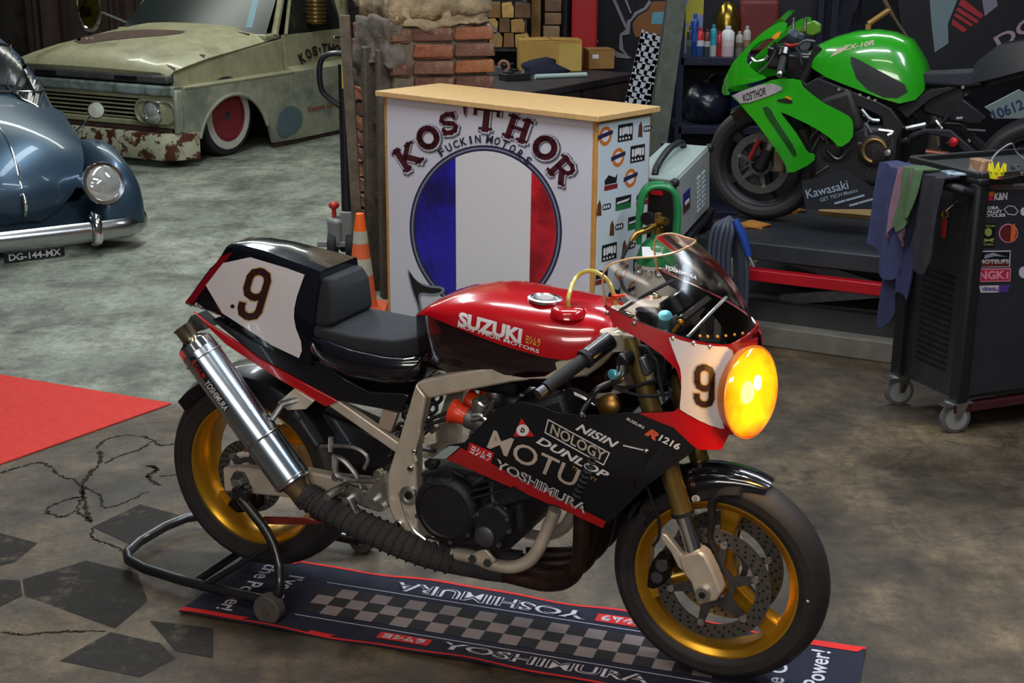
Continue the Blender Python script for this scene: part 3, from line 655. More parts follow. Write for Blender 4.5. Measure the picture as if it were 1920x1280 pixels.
LG = G(); LG.loft(low); tlow = LG.build('tank_flank', mat('black_cherry_lacquer', rgb(24, 6, 14), .15, coat=1.), bike, smooth=45, bevel=.006); TB = bvh(TG)
pxtext('SUZUKI', *c5([(275, 322), (600, 412)]), 27, F, TB, WHT, tank, bold=.05, up=(.12, -1))
pxtext('KOS\'THOR MOTORS', *c5([(272, 355), (690, 490)]), 7, F, TB, WHT, tank, bold=.02, up=(.12, -1))
pxtext('ヨシムラ', *c5([(620, 425), (695, 448)]), 16, F, TB, mat('gold_print', rgb(190, 150, 60), .5), tank, bold=.03, up=(.12, -1))
p = hit(F, TB, 1022, 561, 0); g = G(); g.lathe([(.046, -.004), (.047, .004), (.040, .007), (.037, .003), (.0001, .003)], p, (.05, 0, 1), 32); cap = g.build('filler_cap', STEEL, tank)
g = G(); g.lathe([(.022, .003), (.022, .006), (.0001, .006)], p, (.05, 0, 1), 20); g.build('cap_insert', mat('cap_grey', rgb(170, 165, 165), .4, .3), cap)
p = hit(F, TB, 1066, 583, 0); g = G(); g.lathe([(.050, -.012), (.046, .004), (.036, .012), (.0001, .013)], p, (0, 0, 1), 24); g.build('breather_boss', RED, tank)
g = G(); a = p+Vector((0, 0, .012)); b_ = F.lat(1155, 572, -.04); g.tube(spline([a, a+Vector((0, 0, .03)), F.lat(1082, 518, -.02), F.lat(1110, 508, -.02), F.lat(1138, 524, -.03), F.lat(1150, 550, -.04), b_], 5), .006, 8); g.build('breather_hose', mat('yellowed_clear_hose', rgb(188, 170, 84), .25, coat=.5), bike)
g = G(); c_ = F.lat(1154, 556, -.04); g.box(c_, (.018, .02, .012)); g.tube([c_+Vector((-.02, 0, -.012)), c_, c_+Vector((.03, 0, .008))], .005, 6); g.build('hose_clip', ORA, bike, bevel=.002)

# -- seat and tail
SEAT = mat('seat_foam', rgb(26, 28, 34), .85, var=.15, vs=40, bump=.25, bs=300)
rings = []
for x, w, zt, zb in ((.235, .10, .845, .79), (.27, .145, .86, .775), (.32, .155, .853, .765), (.40, .158, .838, .745), (.50, .150, .828, .742), (.56, .140, .828, .75), (.60, .125, .832, .77), (.615, .10, .83, .80)):
    rings.append([Vector((x, s_*w*q, z)) for s_, q, z in ((-1, .55, zb-.015), (-1, .85, zb+.005), (-1, 1, zb+.04), (-1, .98, zt-.012), (-1, .9, zt), (1, .9, zt), (1, .98, zt-.012), (1, 1, zb+.04), (1, .85, zb+.005), (1, .55, zb-.015))])
g = G(); g.loft(rings); g.build('seat_pan', GLOSSBLK, bike, smooth=55)
rings = []
for x, w, zt in ((.262, .120, .880), (.275, .132, .888), (.40, .138, .878), (.52, .125, .876), (.572, .105, .884), (.588, .085, .886)):
    zb = zt-.055
    rings.append([Vector((x, s_*w*q, z)) for s_, q, z in ((-1, .98, zb), (-1, 1, zt-.012), (-1, .95, zt-.002), (-1, .5, zt+.002), (1, .5, zt+.002), (1, .95, zt-.002), (1, 1, zt-.012), (1, .98, zb))])
g = G(); g.loft(rings); g.build('seat_pad', SEAT, bike, smooth=50, bevel=.004)
# tail hump: lower edge and upper edge run from the rear tip forward
_r0p = F.lat(347, 569, -.060); _r1p = F.lat(409, 484, -.045)
low = [(_r0p.x, _r0p.z, .060), (-.10, .862, .075), (.0, .823, .098), (.10, .793, .115), (.20, .772, .130), (.262, .768, .140)]
upp = [(_r1p.x, _r1p.z, .045), (_r1p.x+.055, 1.080, .062), (.06, 1.080, .075), (.14, 1.068, .088), (.22, 1.055, .098), (.285, 1.043, .104)]
rings = []
for (xb, zb, wb), (xt, zt, wt) in zip(low, upp):
    side_ = [Vector((xb, -wb*.8, zb-.006)), Vector((xb, -wb, zb+.004))]
    for q_ in (.2, .4, .6, .8): side_.append(Vector((xb+(xt-xb)*q_, -(wb+(wt-wb)*q_)-.006*math.sin(math.pi*q_), zb+(zt-zb)*q_)))
    side_ += [Vector((xt-.002, -wt, zt-.012)), Vector((xt, -wt+.006, zt-.003)), Vector((xt, -wt+.016, zt))]
    rings.append(side_+[Vector((v.x, -v.y, v.z)) for v in side_[::-1]])
rings = [list(r) for r in zip(*[spline(list(c_), 5) for c_ in zip(*rings)])]
AG = G(); AG.loft(rings); tail = AG.build('tail_cowl', GLOSSBLK, bike, smooth=35); AB = bvh(AG)
TRED = mat('dark_red_lacquer', rgb(120, 10, 26), .25, coat=1.)
pxdecal([c4([(300, 165), (376, 134), (165, 403), (120, 482), (90, 440)])], F, AB, TRED, tail, 8, off=.0020)
pxdecal([smooth_poly(c4([(372, 134), (810, 265), (800, 290), (748, 440), (742, 560), (800, 705), (765, 793), (162, 402)]), 1)], F, AB, WHITE, tail, 8, off=.0030, name='number_plate')
NINE = mat('dark_number', rgb(44, 18, 18), .5); NEDGE = mat('gold_number_edge', rgb(196, 160, 110), .5)
def ring_poly(o, i): return o+[o[0]]+[i[0]]+i[::-1]
def nine_px(cx, cy, w, h, t, ux, uy):
    """a square-shouldered 9 as quads: list of polygons in pixels, centre cx,cy; ux,uy pixel axes"""
    W2, H2 = w/2, h/2; polys = []
    def strip(path, t):
        out = []
        for i in range(len(path)-1):
            a, b = Vector(path[i]), Vector(path[i+1]); d = (b-a).normalized(); n = Vector((-d.y, d.x))*t/2
            e = d*(t*.22)
            out.append([a-n-e, b-n+e, b+n+e, a+n-e])
        return out
    r = w*.30; top = H2-t/2; l = -W2+t/2; rr = W2-t/2; mid = -h*.06
    loop = [(l+r, top), (rr-r, top), (rr-r*.3, top-r*.3), (rr, top-r), (rr, mid+r), (rr-r*.3, mid+r*.3), (rr-r, mid), (l+r, mid), (l+r*.3, mid+r*.3), (l, mid+r), (l, top-r), (l+r*.3, top-r*.3), (l+r, top)]
    tailp = [(rr, mid+r), (rr, -top+r), (rr-r*.3, -top+r*.3), (rr-r, -top), (l+r, -top), (l+r*.3, -top+r*.3), (l, -top+r), (l, -top+r*1.5)]
    for q in strip(loop, t)+strip(tailp, t): polys.append([(cx+p.x*ux[0]+p.y*uy[0], cy+p.x*ux[1]+p.y*uy[1]) for p in q])
    return polys
for tt, m_, of in ((17, NEDGE, .0040), (13, NINE, .0048)):
    pxdecal(nine_px(479, 551, 51 if tt == 17 else 47, 104 if tt == 17 else 100, tt, (.97, .22), (.28, -.96)), F, AB, m_, tail, 20, off=of, name='number_nine', smooth=0)
pxdecal([ell(4, 4, 10, c4([(377, 460)])[0])], F, AB, BLKP, tail, None, off=.0045, name='rivet')
pxtext('SUZUKI', *c4([(150, 442), (215, 490)]), 5, F, AB, WHT, tail, bold=.03)
pxtext('R', *c4([(222, 510), (278, 545)]), 16, F, AB, REDP, tail, bold=.06, shear=.25); pxtext('1216', *c4([(285, 540), (365, 598)]), 11, F, AB, WHT, tail, bold=.03)
g = G(); q = [Vector((.286, 0, 0))]
rings = []
for z, w, x0, x1 in ((.885, .118, .262, .318), (.90, .120, .262, .330), (.985, .104, .270, .330), (1.02, .092, .275, .315)):
    rings.append([Vector((x0, -w, z)), Vector((x1-.012, -w, z)), Vector((x1, -w+.014, z)), Vector((x1, w-.014, z)), Vector((x1-.012, w, z)), Vector((x0, w, z))])
g = G(); g.loft(rings); g.build('back_pad', SEAT, bike, smooth=40, bevel=.006)
# red keel strip under the tail and grey under-tail flap
q = [F.lat(*p, -.118) for p in c4([(128, 492), (215, 560), (400, 680), (520, 770), (720, 880), (1000, 1030), (930, 1066), (640, 895), (330, 690), (250, 612)])]
g = G(); g.prism(q, (0, .010, 0)); g.mirror_y(); g.build('tail_keel', RED, bike, bevel=.002)
q = [F.lat(*p, -.112) for p in c4([(240, 540), (770, 800), (900, 790), (1050, 900), (1190, 975), (1400, 985), (1430, 1000), (1380, 1100), (1000, 1030), (520, 770)])]
g = G(); g.prism(q, (0, .224, 0)); g.build('under_tail', BLK, bike, bevel=.004)
q = [F.lat(*p, -.04) for p in c4([(120, 520), (210, 600), (60, 640)])]; g = G(); g.prism(q, (0, .08, 0)); g.build('tail_flap', mat('grey_plastic', rgb(52, 50, 44), .5), bike)
# -- fairing: one nose surface y = fF(x, z) shared by all panels
NX0, NXL, NP = 1.15, .365, 2.5
def fw0(z): return .242-.30*max(0, .64-z)-.22*max(0, z-.95)
def fF(x, z):
    t = min(.999, max(0, (x-NX0)/NXL)); return -fw0(z)*(1-t**NP)**(1/NP)
def fpanel(name, px, m, grow_=0., parent=None, both=True, solid=.004, step=.03):
    """panel on the nose surface; px outline in pixels"""
    q = [F.surf(*p, fF) for p in px]; t = sheet2d([[(p.x, p.z) for p in q]], step)
    g = mapped(t, lambda x, z: Vector((x, fF(x, z)-grow_, z)))
    if both: b = len(g.v); nf = len(g.f); g.v += [(x, -y, z) for x, y, z in g.v]; g.f += [tuple(i+b for i in reversed(f)) for f in g.f[:nf]]; g.m += g.m[:nf]
    return g.build(name, m, parent or bike, smooth=60, solid=solid, soff=0), g
FBLK = mat('black_fairing_lacquer', rgb(9, 10, 17), .42, coat=.25)
# lower side panel
PX_side = c7([(335, 545), (430, 470), (520, 455), (640, 330), (700, 270), (760, 240), (840, 220), (950, 245), (1050, 285), (1180, 300), (1480, 283)])+[(1185, 775)]+c5([(1200, 806), (1380, 880), (1500, 990)])+c8([(600, 80), (500, 150), (370, 250), (260, 360), (142, 470)])+c7([(1318, 940), (900, 755), (420, 548)])
side, SG = fpanel('side_fairing', PX_side, FBLK); SB = bvh(SG)
pxdecal([c7([(424, 546), (505, 482), (1332, 902), (1312, 938)])], F, SB, RED, side, 16, off=.0035, name='red_stripe')
pxdecal([c7([(328, 542), (418, 544), (500, 474), (440, 470), (400, 478)])], F, SB, mat('pale_print', rgb(150, 165, 165), .5), side, 16, off=.0035)
GREYL = mat('silver_lettering', rgb(176, 162, 150), .45)
upv = (.42, -1)
pxtext('MOTU', *c7([(672, 430), (1170, 660)]), 36, F, SB, GREYL, side, bold=.006, up=upv, off=.004)
pxtext('MOTU', *c7([(672, 430), (1170, 660)]), 36, F, SB, GREYL, side, bold=.06, up=upv, off=.004) if False else None
pxtext('YOSHIMURA', *c7([(700, 565), (1225, 835)]), 17, F, SB, WHT, side, bold=.04, up=(.35, -1), off=.004)
pxtext('YOSHIMURA', *c7([(700, 565), (1225, 835)]), 15, F, SB, BLKP, side, bold=-.015, up=(.35, -1), off=.005)
pxdecal([c7([(555, 450), (695, 510), (672, 575), (538, 508)])], F, SB, REDP, side, 16, off=.004); pxtext('ヨシムラ', *c7([(562, 487), (676, 538)]), 16, F, SB, WHT, side, bold=.04, up=(.4, -1), off=.005)
pxdecal([c7([(850, 312), (925, 418), (805, 418)])], F, SB, REDP, side, 16, off=.004); pxdecal([ell(12, 11, 16, c7([(858, 382)])[0])], F, SB, WHT, side, 16, off=.005); pxtext('D', *c7([(848, 378), (870, 386)]), 9, F, SB, BLKP, side, bold=.06, off=.006)
# boxed maker's name
def stroke(path, t, closed=True):
    out = []; n = len(path)
    for i in range(n if closed else n-1):
        a, b = Vector(path[i]), Vector(path[(i+1) % n]); d = (b-a).normalized(); nn = Vector((-d.y, d.x))*t/2; e = d*t*.3; out.append([a-nn-e, b-nn+e, b+nn+e, a+nn-e])
    return out
pxdecal(stroke(c7([(1003, 322), (1352, 512), (1318, 580), (985, 395)]), 2.2), F, SB, WHT, side, 30, off=.004, smooth=0)
pxtext('NOLOGY', *c7([(1018, 372), (1325, 535)]), 19, F, SB, GREYL, side, bold=.02, up=(.25, -1), off=.004)
pxtext('DUNLOP', *c7([(940, 432), (1345, 645)]), 15, F, SB, WHT, side, bold=.03, shear=.3, up=(.45, -1), off=.004)
pxtext('NISIN', *c7([(1165, 358), (1400, 470)]), 15, F, SB, WHT, side, bold=.03, shear=.35, up=(.45, -1), off=.004)
pxtext('R', *c5([(1240, 895), (1300, 930)]), 16, F, SB, mat('orange_print', rgb(200, 84, 50), .5), side, bold=.06, shear=.25, off=.004); pxtext('1216', *c5([(1308, 928), (1410, 980)]), 13, F, SB, WHT, side, bold=.03, shear=.1, off=.004); pxtext('SUZUKI', *c5([(1140, 832), (1228, 880)]), 5, F, SB, WHT, side, bold=.03, off=.004)
GOLDP = mat('gold_small_print', rgb(170, 132, 52), .5)
for a, b in (((1140, 590), (1170, 608)), ((1240, 648), (1280, 668))): pxtext('TT', *c7([a, b]), 6, F, SB, GOLDP, side, off=.004)
g = G()   # louvre row
for k in range(9):
    px = c7([(1245-k*12, 530+k*27)])[0]; p = hit(F, SB, *px, .0); q = hit(F, SB, px[0]+12, px[1]+5, .0)
    lv = G(); lv.tube([p+Vector((0, -.004, 0)), (p+q)/2+Vector((0, -.012, 0)), q+Vector((0, -.004, 0))], .0045, 8); lv.build('cooling_louvre', DKSTEEL, side)
for P in ([(1430, 470), (1560, 500)],):
    a, b = [hit(F, SB, *p, .004) for p in c7(P)]; g = G(); g.tube([a, b], .0025, 6); g.ball(b, .007); g.build('fairing_pin', STEEL, side)
# upper side: red rail below the screen, nose panel with number
PX_up = [(1132, 572), (1190, 600), (1253, 624), (1320, 642), (1385, 645), (1420, 634), (1424, 700), (1400, 790), (1365, 815), (1352, 842), (1307, 842)]+c5([(1380, 880), (1200, 806)])+[(1262, 772), (1274, 764), (1277, 720), (1268, 692), (1240, 664), (1200, 636), (1150, 608)]
upper, UG = fpanel('upper_fairing', PX_up, RED); 
fpanel('fairing_liner', PX_up, BLK, grow_=-.007, solid=.003)
# nose front closing the two sides
def noseX(y, z): return NX0+NXL*(1-min(.999, abs(y)/fw0(z))**NP)**(1/NP)
yz = []
N = 14
for k in range(N+1): yz.append((-.155+.31*k/N, 1.000-.25*((k/N-.5)*2)**2*.09))
for k in range(N+1): yz.append((.155-.31*k/N, .735+.02*abs((k/N-.5)*2)**2))
t = sheet2d([yz], .02)
NG = mapped(t, lambda y, z: Vector((noseX(y, z), y, z))); nose = NG.build('nose_cone', RED, bike, smooth=60, solid=.004, soff=0)
UB = bvh(UG, NG)
pxdecal([smooth_poly(c5([(1352, 408), (1440, 440), (1560, 460), (1676, 466), (1682, 540), (1698, 590), (1650, 680), (1632, 760), (1625, 850), (1640, 893), (1540, 860), (1420, 792), (1408, 780), (1418, 700), (1418, 590), (1395, 530), (1365, 450)]), 1)], F, UB, WHITE, upper, 12, off=.0045, name='number_plate')
for tt, m_, of in ((15, NEDGE, .0056), (11, NINE, .0064)):
    pxdecal(nine_px(1319, 722, 42 if tt == 15 else 38, 84 if tt == 15 else 80, tt, (.99, .08), (.02, -1)), F, UB, m_, upper, 20, off=of, name='number_nine', smooth=0)
pxtext('SUZUKI', (1404, 664), (1428, 655), 10, F, UB, WHT, upper, bold=.03, off=.006)
# twin headlights with amber film
def lamp_material():
    m = bpy.data.materials.new('lit_amber_lens'); m.use_nodes = True; nt = m.node_tree; b = nt.nodes['Principled BSDF']; L = nt.links.new
    tc = nt.nodes.new('ShaderNodeTexCoord'); n = nt.nodes.new('ShaderNodeTexNoise'); n.inputs['Scale'].default_value = 9; n.inputs['Detail'].default_value = 3; L(tc.outputs['Object'], n.inputs['Vector'])
    r = nt.nodes.new('ShaderNodeValToRGB'); r.color_ramp.elements[0].position = .40; r.color_ramp.elements[1].position = .62
    r.color_ramp.elements[0].color = (*rgb(235, 92, 6), 1); r.color_ramp.elements[1].color = (*rgb(255, 196, 14), 1); L(n.outputs['Fac'], r.inputs['Fac'])
    b.inputs['Base Color'].default_value = (*rgb(220, 110, 10), 1); b.inputs['Roughness'].default_value = .12; b.inputs['Coat Weight'].default_value = 1
    L(r.outputs['Color'], b.inputs['Emission Color']); b.inputs['Emission Strength'].default_value = 1.0
    return m
LAMP = lamp_material()
hc = F.lat(1407, 735, -.090)
ln_ = Vector((math.cos(math.radians(28)), -math.sin(math.radians(28)), .05)).normalized(); ls_ = Vector((0, 0, 1)).cross(ln_).normalized(); lu_ = ln_.cross(ls_)
LM = Matrix((ln_, ls_, lu_)).transposed().to_4x4(); LM.translation = hc
LM = LM@Matrix.Diagonal((1, .80, 1, 1))
g = G(); g.lathe([(.108, -.035), (.120, -.004), (.122, .003), (.114, .005)], (0, 0, 0), (1, 0, 0), 48); g.xf(LM); hb = g.build('headlight_bezel', mat('amber_edge', rgb(200, 120, 60), .3), bike)
g = G(); g.lathe([(.118, .002), (.114, .010), (.098, .021), (.07, .030), (.03, .035), (.0001, .036)], (0, 0, 0), (1, 0, 0), 48); g.xf(LM); g.build('headlight_lens', LAMP, hb, smooth=80)
g = G(); g.ball((.031, -.012, .030), .020, 12, 8, (.30, 1, 1.2)); g.xf(LM); g.build('headlight_bulb', mat('bulb_glow', (1, .92, .45), .3, emit=7.), hb)
al = bpy.data.lights.new('headlight_glow', 'POINT'); al.energy = 4; al.color = (1, .50, .10); al.shadow_soft_size = .05
ao = bpy.data.objects.new('headlight_glow', al); COL.objects.link(ao); ao.parent = bike; ao.location = (hc.x+.11, -.16, hc.z)
# windscreen
base = [(1.175, .200, 1.066), (1.24, .216, 1.052), (1.31, .214, 1.034), (1.38, .192, 1.020), (1.44, .152, 1.010), (NX0+NXL-.045, .105, 1.003), (NX0+NXL-.015, .05, .999), (NX0+NXL-.005, 0, .998)]
_rp = [F.lat(x, y, l_) for x, y, l_ in ((1136, 572, -.200), (1130, 530, -.199), (1138, 500, -.190), (1180, 485, -.165), (1227, 481, -.125), (1262, 474, -.085), (1286, 464, -.040), (1296, 459, 0))]
rim_ = [(v.x, -v.y, v.z) for v in _rp]
def sym(P): return [Vector((x, -y, z)) for x, y, z in P]+[Vector((x, y, z)) for x, y, z in P[::-1]][1:]
bs, rs_ = spline(sym(base), 3), spline(sym(rim_), 3); rows = []
for k in range(8):
    t = k/7; row = []
    for a, b in zip(bs, rs_):
        p = a.lerp(b, t); u = math.sin(math.pi*t)*.5*(a-b).length; d_ = Vector((.35*max(0, 1-abs(p.y)/.2), math.copysign(.22, p.y)*min(1, abs(p.y)/.1), .10)); row.append(p+d_*u*.55)
    rows.append(row)
def screen_mat():
    m = bpy.data.materials.new('smoked_clear_screen'); m.use_nodes = True; nt = m.node_tree; nt.nodes.clear(); L = nt.links.new
    o = nt.nodes.new('ShaderNodeOutputMaterial'); mx = nt.nodes.new('ShaderNodeMixShader'); tr = nt.nodes.new('ShaderNodeBsdfTransparent'); gl = nt.nodes.new('ShaderNodeBsdfGlossy'); fr = nt.nodes.new('ShaderNodeFresnel')
    tr.inputs[0].default_value = (.86, .80, .75, 1); gl.inputs['Roughness'].default_value = .14; fr.inputs['IOR'].default_value = 1.45
    L(fr.outputs[0], mx.inputs[0]); L(tr.outputs[0], mx.inputs[1]); L(gl.outputs[0], mx.inputs[2]); L(mx.outputs[0], o.inputs[0]); return m
WG = G(); WG.loft(rows, caps=False, closed=False); screen = WG.build('windscreen', screen_mat(), bike, smooth=80); WB = bvh(WG)
g = G(); g.tube(rows[-1], .0028, 6); g.build('windscreen_edge', mat('amber_screen_edge', rgb(196, 150, 100), .25, coat=.5), screen)
pxtext('YOSHIMURA', (1246, 500), (1306, 522), 7, F, WB, WHT, screen, bold=.02, off=.002)
for px in ((1140, 586), (1190, 606), (1262, 634), (1330, 650), (1300, 643)):
    p = hit(F, UB, *px, .004); g = G(); g.ball(p, .006, 8, 6); g.build('screen_screw', STEEL, screen)
# small marks at the screen foot
for k in range(6):
    p = hit(F, WB, 1310+k*17, 634-k*1.5, .001); g = G(); g.ball(p, .004, 8, 5); g.build('screen_rivet', mat('amber_rivet', rgb(210, 150, 60), .3), screen)
# cockpit: instruments, reservoir, stay
g = G(); g.lathe([(.04, -.03), (.042, .012), (.038, .016), (.036, .012), (.0001, .012)], (1.30, 0, 1.05), (-.6, 0, .8), 24); g.build('rev_counter', BLK, bike)
g = G(); g.box((1.335, 0, 1.0), (.02, .22, .10), Matrix.Rotation(.6, 3, 'Y')); g.build('instrument_panel', BLK, bike, bevel=.004)
p = F.lat(1213, 588, -.10); g = G(); g.lathe([(.026, -.05), (.027, -.005), (.03, -.005), (.03, .012), (.0001, .014)], p, (0, 0, 1), 20); rs0 = g.build('brake_reservoir', BLK, bike)
g = G(); p2 = F.lat(1247, 597, -.14); g.lathe([(.013, -.03), (.013, 0), (.018, .0), (.018, .012), (.0001, .014)], p2, (.2, -.5, .8), 16); g.build('blue_adjuster', mat('blue_anodised', rgb(90, 175, 195), .3, .6), bike)
g = G(); p3 = F.lat(1277, 604, -.13); g.tube([F.lat(1262, 622, -.13), p3], .005, 8); g.ball(p3, .009); g.build('choke_knob', GOLD, bike)
g = G(); g.tube([F.lat(1150, 590, -.10), F.lat(1200, 558, -.05), F.lat(1262, 525, .04)], .005, 6); g.build('screen_stay', BLK, bike)
g = G(); g.tube([F.lat(1290, 632, -.14), F.lat(1330, 590, -.09), F.lat(1362, 557, -.02)], .005, 6); g.build('fairing_stay', STEEL, bike)
# clip-ons
for sy in (-1, 1):
    def mir(p): return Vector((p.x, p.y*-sy, p.z))
    ge, gi = F.lat(1024, 728, -.345), F.lat(1098, 672, -.235); tp = F.lat(1150, 635, -.125); d_ = (ge-gi).normalized()
    L_ = [ge+d_*.012, ge, ge-d_*.004, gi+d_*.005, gi-d_*.012]
    g = G(); g.tube([mir(p) for p in (ge, gi)], [.0175, .0185], 16); bar = g.build('handlebar_grip', RUBBER, bike)
    g = G(); g.tube([mir(p) for p in (ge+d_*.028, ge+d_*.004)], [.015, .014], 12); g.build('bar_end', DKSTEEL, bar)
    g = G(); g.tube([mir(p) for p in (gi+d_*.006, gi-d_*.004)], .026, 16); g.build('grip_flange', RUBBER, bar)
    g = G(); g.tube([mir(p) for p in (gi-d_*.004, gi-d_*.09)], .024, 14); g.build('throttle_housing', BLK, bar, bevel=.004)
    g = G(); g.tube([mir(p) for p in (gi-d_*.08, tp)], .012, 12); g.build('clip_on_bar', ALU, bike)
    g = G(); g.tube([mir(p) for p in (tp+Vector((0, 0, .02)), tp-Vector((0, 0, .025)))], .036, 18); g.build('clip_on_clamp', ALU, bike)
    LP = [F.lat(*p, y_) for p, y_ in zip(cH([(740, 640), (700, 760), (480, 860), (390, 980), (300, 1110), (298, 1165)]), (-.23, -.26, -.30, -.31, -.33, -.335))]
    g = G(); g.tube([mir(p) for p in spline(LP, 4)], [.012]*5+[.009-.0002*i for i in range(16)], 10); lv = g.build('brake_lever' if sy < 0 else 'clutch_lever', BLK, bike)
    g = G(); g.ball(mir(LP[-1]), .011); g.build('lever_ball', BLK, lv)
    p = F.lat(*cH([(655, 705)])[0], -.275); g = G(); g.lathe([(.012, 0), (.013, .012), (.010, .014), (.0001, .014)], mir(p), (-.3, sy, .2), 18); g.build('lever_adjuster', mat('blue_anodised', rgb(60, 160, 200), .3, .6), lv)
    q = [F.lat(*p, -.215) for p in cH([(660, 560), (690, 480), (760, 500), (810, 560), (800, 680), (760, 740), (690, 660)])]
    g = G(); g.prism([mir(p) for p in q], (0, .05*-sy, 0)); g.build('master_cylinder', BLK, bike, bevel=.006)
    q = [F.lat(*p, -.20) for p in cH([(900, 540), (970, 520), (1050, 700), (1010, 740), (950, 720)])]
    g = G(); g.prism([mir(p) for p in q], (0, .04*-sy, 0)); g.build('control_box', DKSTEEL, bike, bevel=.006)
g = G(); g.tube([F.lat(*p, -.13) for p in cH([(520, 350), (640, 310), (720, 270), (870, 290)])], [.008, .014, .014, .007], 10); g.build('cable_adjuster', ALU, bike)
for P, y_, r in (([(1060, 500), (1120, 580), (1140, 750), (1200, 1010)], -.18, .005), ([(640, 850), (780, 900), (960, 940), (1140, 930), (1270, 900), (1250, 860)], -.17, .0045), ([(920, 400), (1000, 420), (1060, 500)], -.17, .006), ([(110, 870), (340, 970), (560, 1100)], -.12, .010), ([(0, 980), (280, 1100)], -.12, .010), ([(150, 850), (340, 930), (520, 1090)], -.13, .006), ([(660, 840), (800, 850), (1000, 800), (1100, 770)], -.16, .005)):
    g = G(); g.tube(spline([F.lat(*p, y_) for p in cH(P)], 4), r, 8); g.build('control_cable' if r < .008 else 'radiator_hose_rail', RUBBER if r < .008 else STEEL, bike)
p = F.lat(*cH([(610, 1040)])[0], -.13); g = G(); g.lathe([(.030, 0), (.030, .02), (.02, .028), (.0001, .028)], p, (0, -1, .2), 20); g.build('steering_damper_mount', mat('brass', rgb(150, 110, 60), .35, .9, var=.2), bike)
for c_, s_ in (((1.24, -.09, .93), (.06, .07, .05)), ((1.30, -.10, .90), (.05, .05, .09)), ((1.27, -.02, .96), (.08, .12, .06)), ((1.31, .06, .90), (.06, .10, .12)), ((1.36, -.06, .93), (.05, .10, .05))):
    g = G(); g.box(c_, s_); g.build('cockpit_unit', BLK, bike, bevel=.006)
g = G(); g.tube([(1.02, 0, .80), (1.17, 0, .99)], .05, 16); g.tube([(1.20, -.0, .86), (1.16, 0, 1.0)], .03, 16); g.box((1.12, 0, .86), (.12, .16, .16), Matrix.Rotation(-.4, 3, 'Y')); g.build('steering_head', ALU, bike, bevel=.006)
g = G(); g.box((1.20, 0, .62), (.05, .34, .24), Matrix.Rotation(.25, 3, 'Y')); rad = g.build('oil_cooler', BLK, bike, bevel=.004)
g = G(); g.box((.78, 0, .79), (.22, .18, .08)); g.build('airbox', BLK, bike, bevel=.01)

# ================================================================ PADDOCK STAND
stand = thing('paddock_stand', 'black tubular paddock stand lifting the rear wheel of the race motorcycle', 'stand', F.o, F.yaw)
SB_ = mat('black_powder_coat', rgb(20, 20, 24), .4, coat=.3)
def fz(x, y, z): return F.up(x, y, z)
a0, a1, a2, a3 = fz(505, 1118, .075), fz(400, 1108, .06), fz(262, 1078, .05), fz(252, 1050, .05)
# two side rails, rear loop
far = lambda p: Vector((p.x, -p.y, p.z))
nearw = fz(505, 1140, .045); wy = nearw.y
ax_ = Vector((nearw.x, 0, .045))
RR = [Vector((nearw.x, wy+.03, .05)), Vector((nearw.x-.30, wy+.03, .05)), Vector((nearw.x-.56, wy+.06, .05)), Vector((nearw.x-.64, wy+.14, .05)), Vector((nearw.x-.64, -wy-.14, .05)), Vector((nearw.x-.56, -wy-.06, .05)), Vector((nearw.x-.30, -wy-.03, .05)), Vector((nearw.x, -wy-.03, .05))]
q0 = smooth_poly(RR, 1, closed=False)
g = G(); g.tube(q0, .0165, 12); fr_ = g.build('stand_frame', SB_, stand)
g = G(); g.tube([Vector((nearw.x-.30, wy+.03, .05)), Vector((nearw.x-.30, -wy-.03, .05))], .0145, 10); g.build('cross_bar', SB_, stand)
for sy in (-1, 1):
    Y0 = sy*abs(wy)
    g = G(); g.tube(smooth_poly([Vector((nearw.x, Y0*.93, .045)), Vector((nearw.x+.035, Y0*.93, .12)), Vector((nearw.x-.03, sy*.185, .22)), Vector((.02, sy*.172, .33))], 2, closed=False), .0155, 10); g.build('upright', SB_, stand)
    g = G(); g.tube([Vector((nearw.x-.03, sy*.19, .21)), Vector((nearw.x-.25, Y0*.90, .055))], .010, 8); g.build('brace', SB_, stand)
    g = G(); g.box((.022, sy*.168, .342), (.055, .03, .035)); g.tube([(.022, sy*.16, .352), (.022, sy*.13, .352)], .016, 10); g.build('lifting_hook', SB_, stand, bevel=.004)
    g = G(); g.lathe([(.012, -.02), (.045, -.02), (.045, .02), (.012, .02)], (nearw.x, Y0*1.0, .045), (0, 1, 0), 28, loop=True); wh = g.build('roller', mat('grey_rubber', rgb(70, 68, 66), .7, var=.2), stand, bevel=.004)
    g = G(); g.cyl((nearw.x, Y0-.022, .045), (nearw.x, Y0+.022, .045), .016, 12); g.build('roller_hub', STEEL, wh)
tb = bvh(G().tube(q0, .0165, 12))
pxtext('ヨシムラ', (330, 1103), (352, 1107), 9, F, tb, REDP, fr_, bold=.05, off=.001, step=6); pxtext('YOSHIMURA', (353, 1107), (400, 1116), 8, F, tb, WHT, fr_, bold=.02, off=.001, step=6)

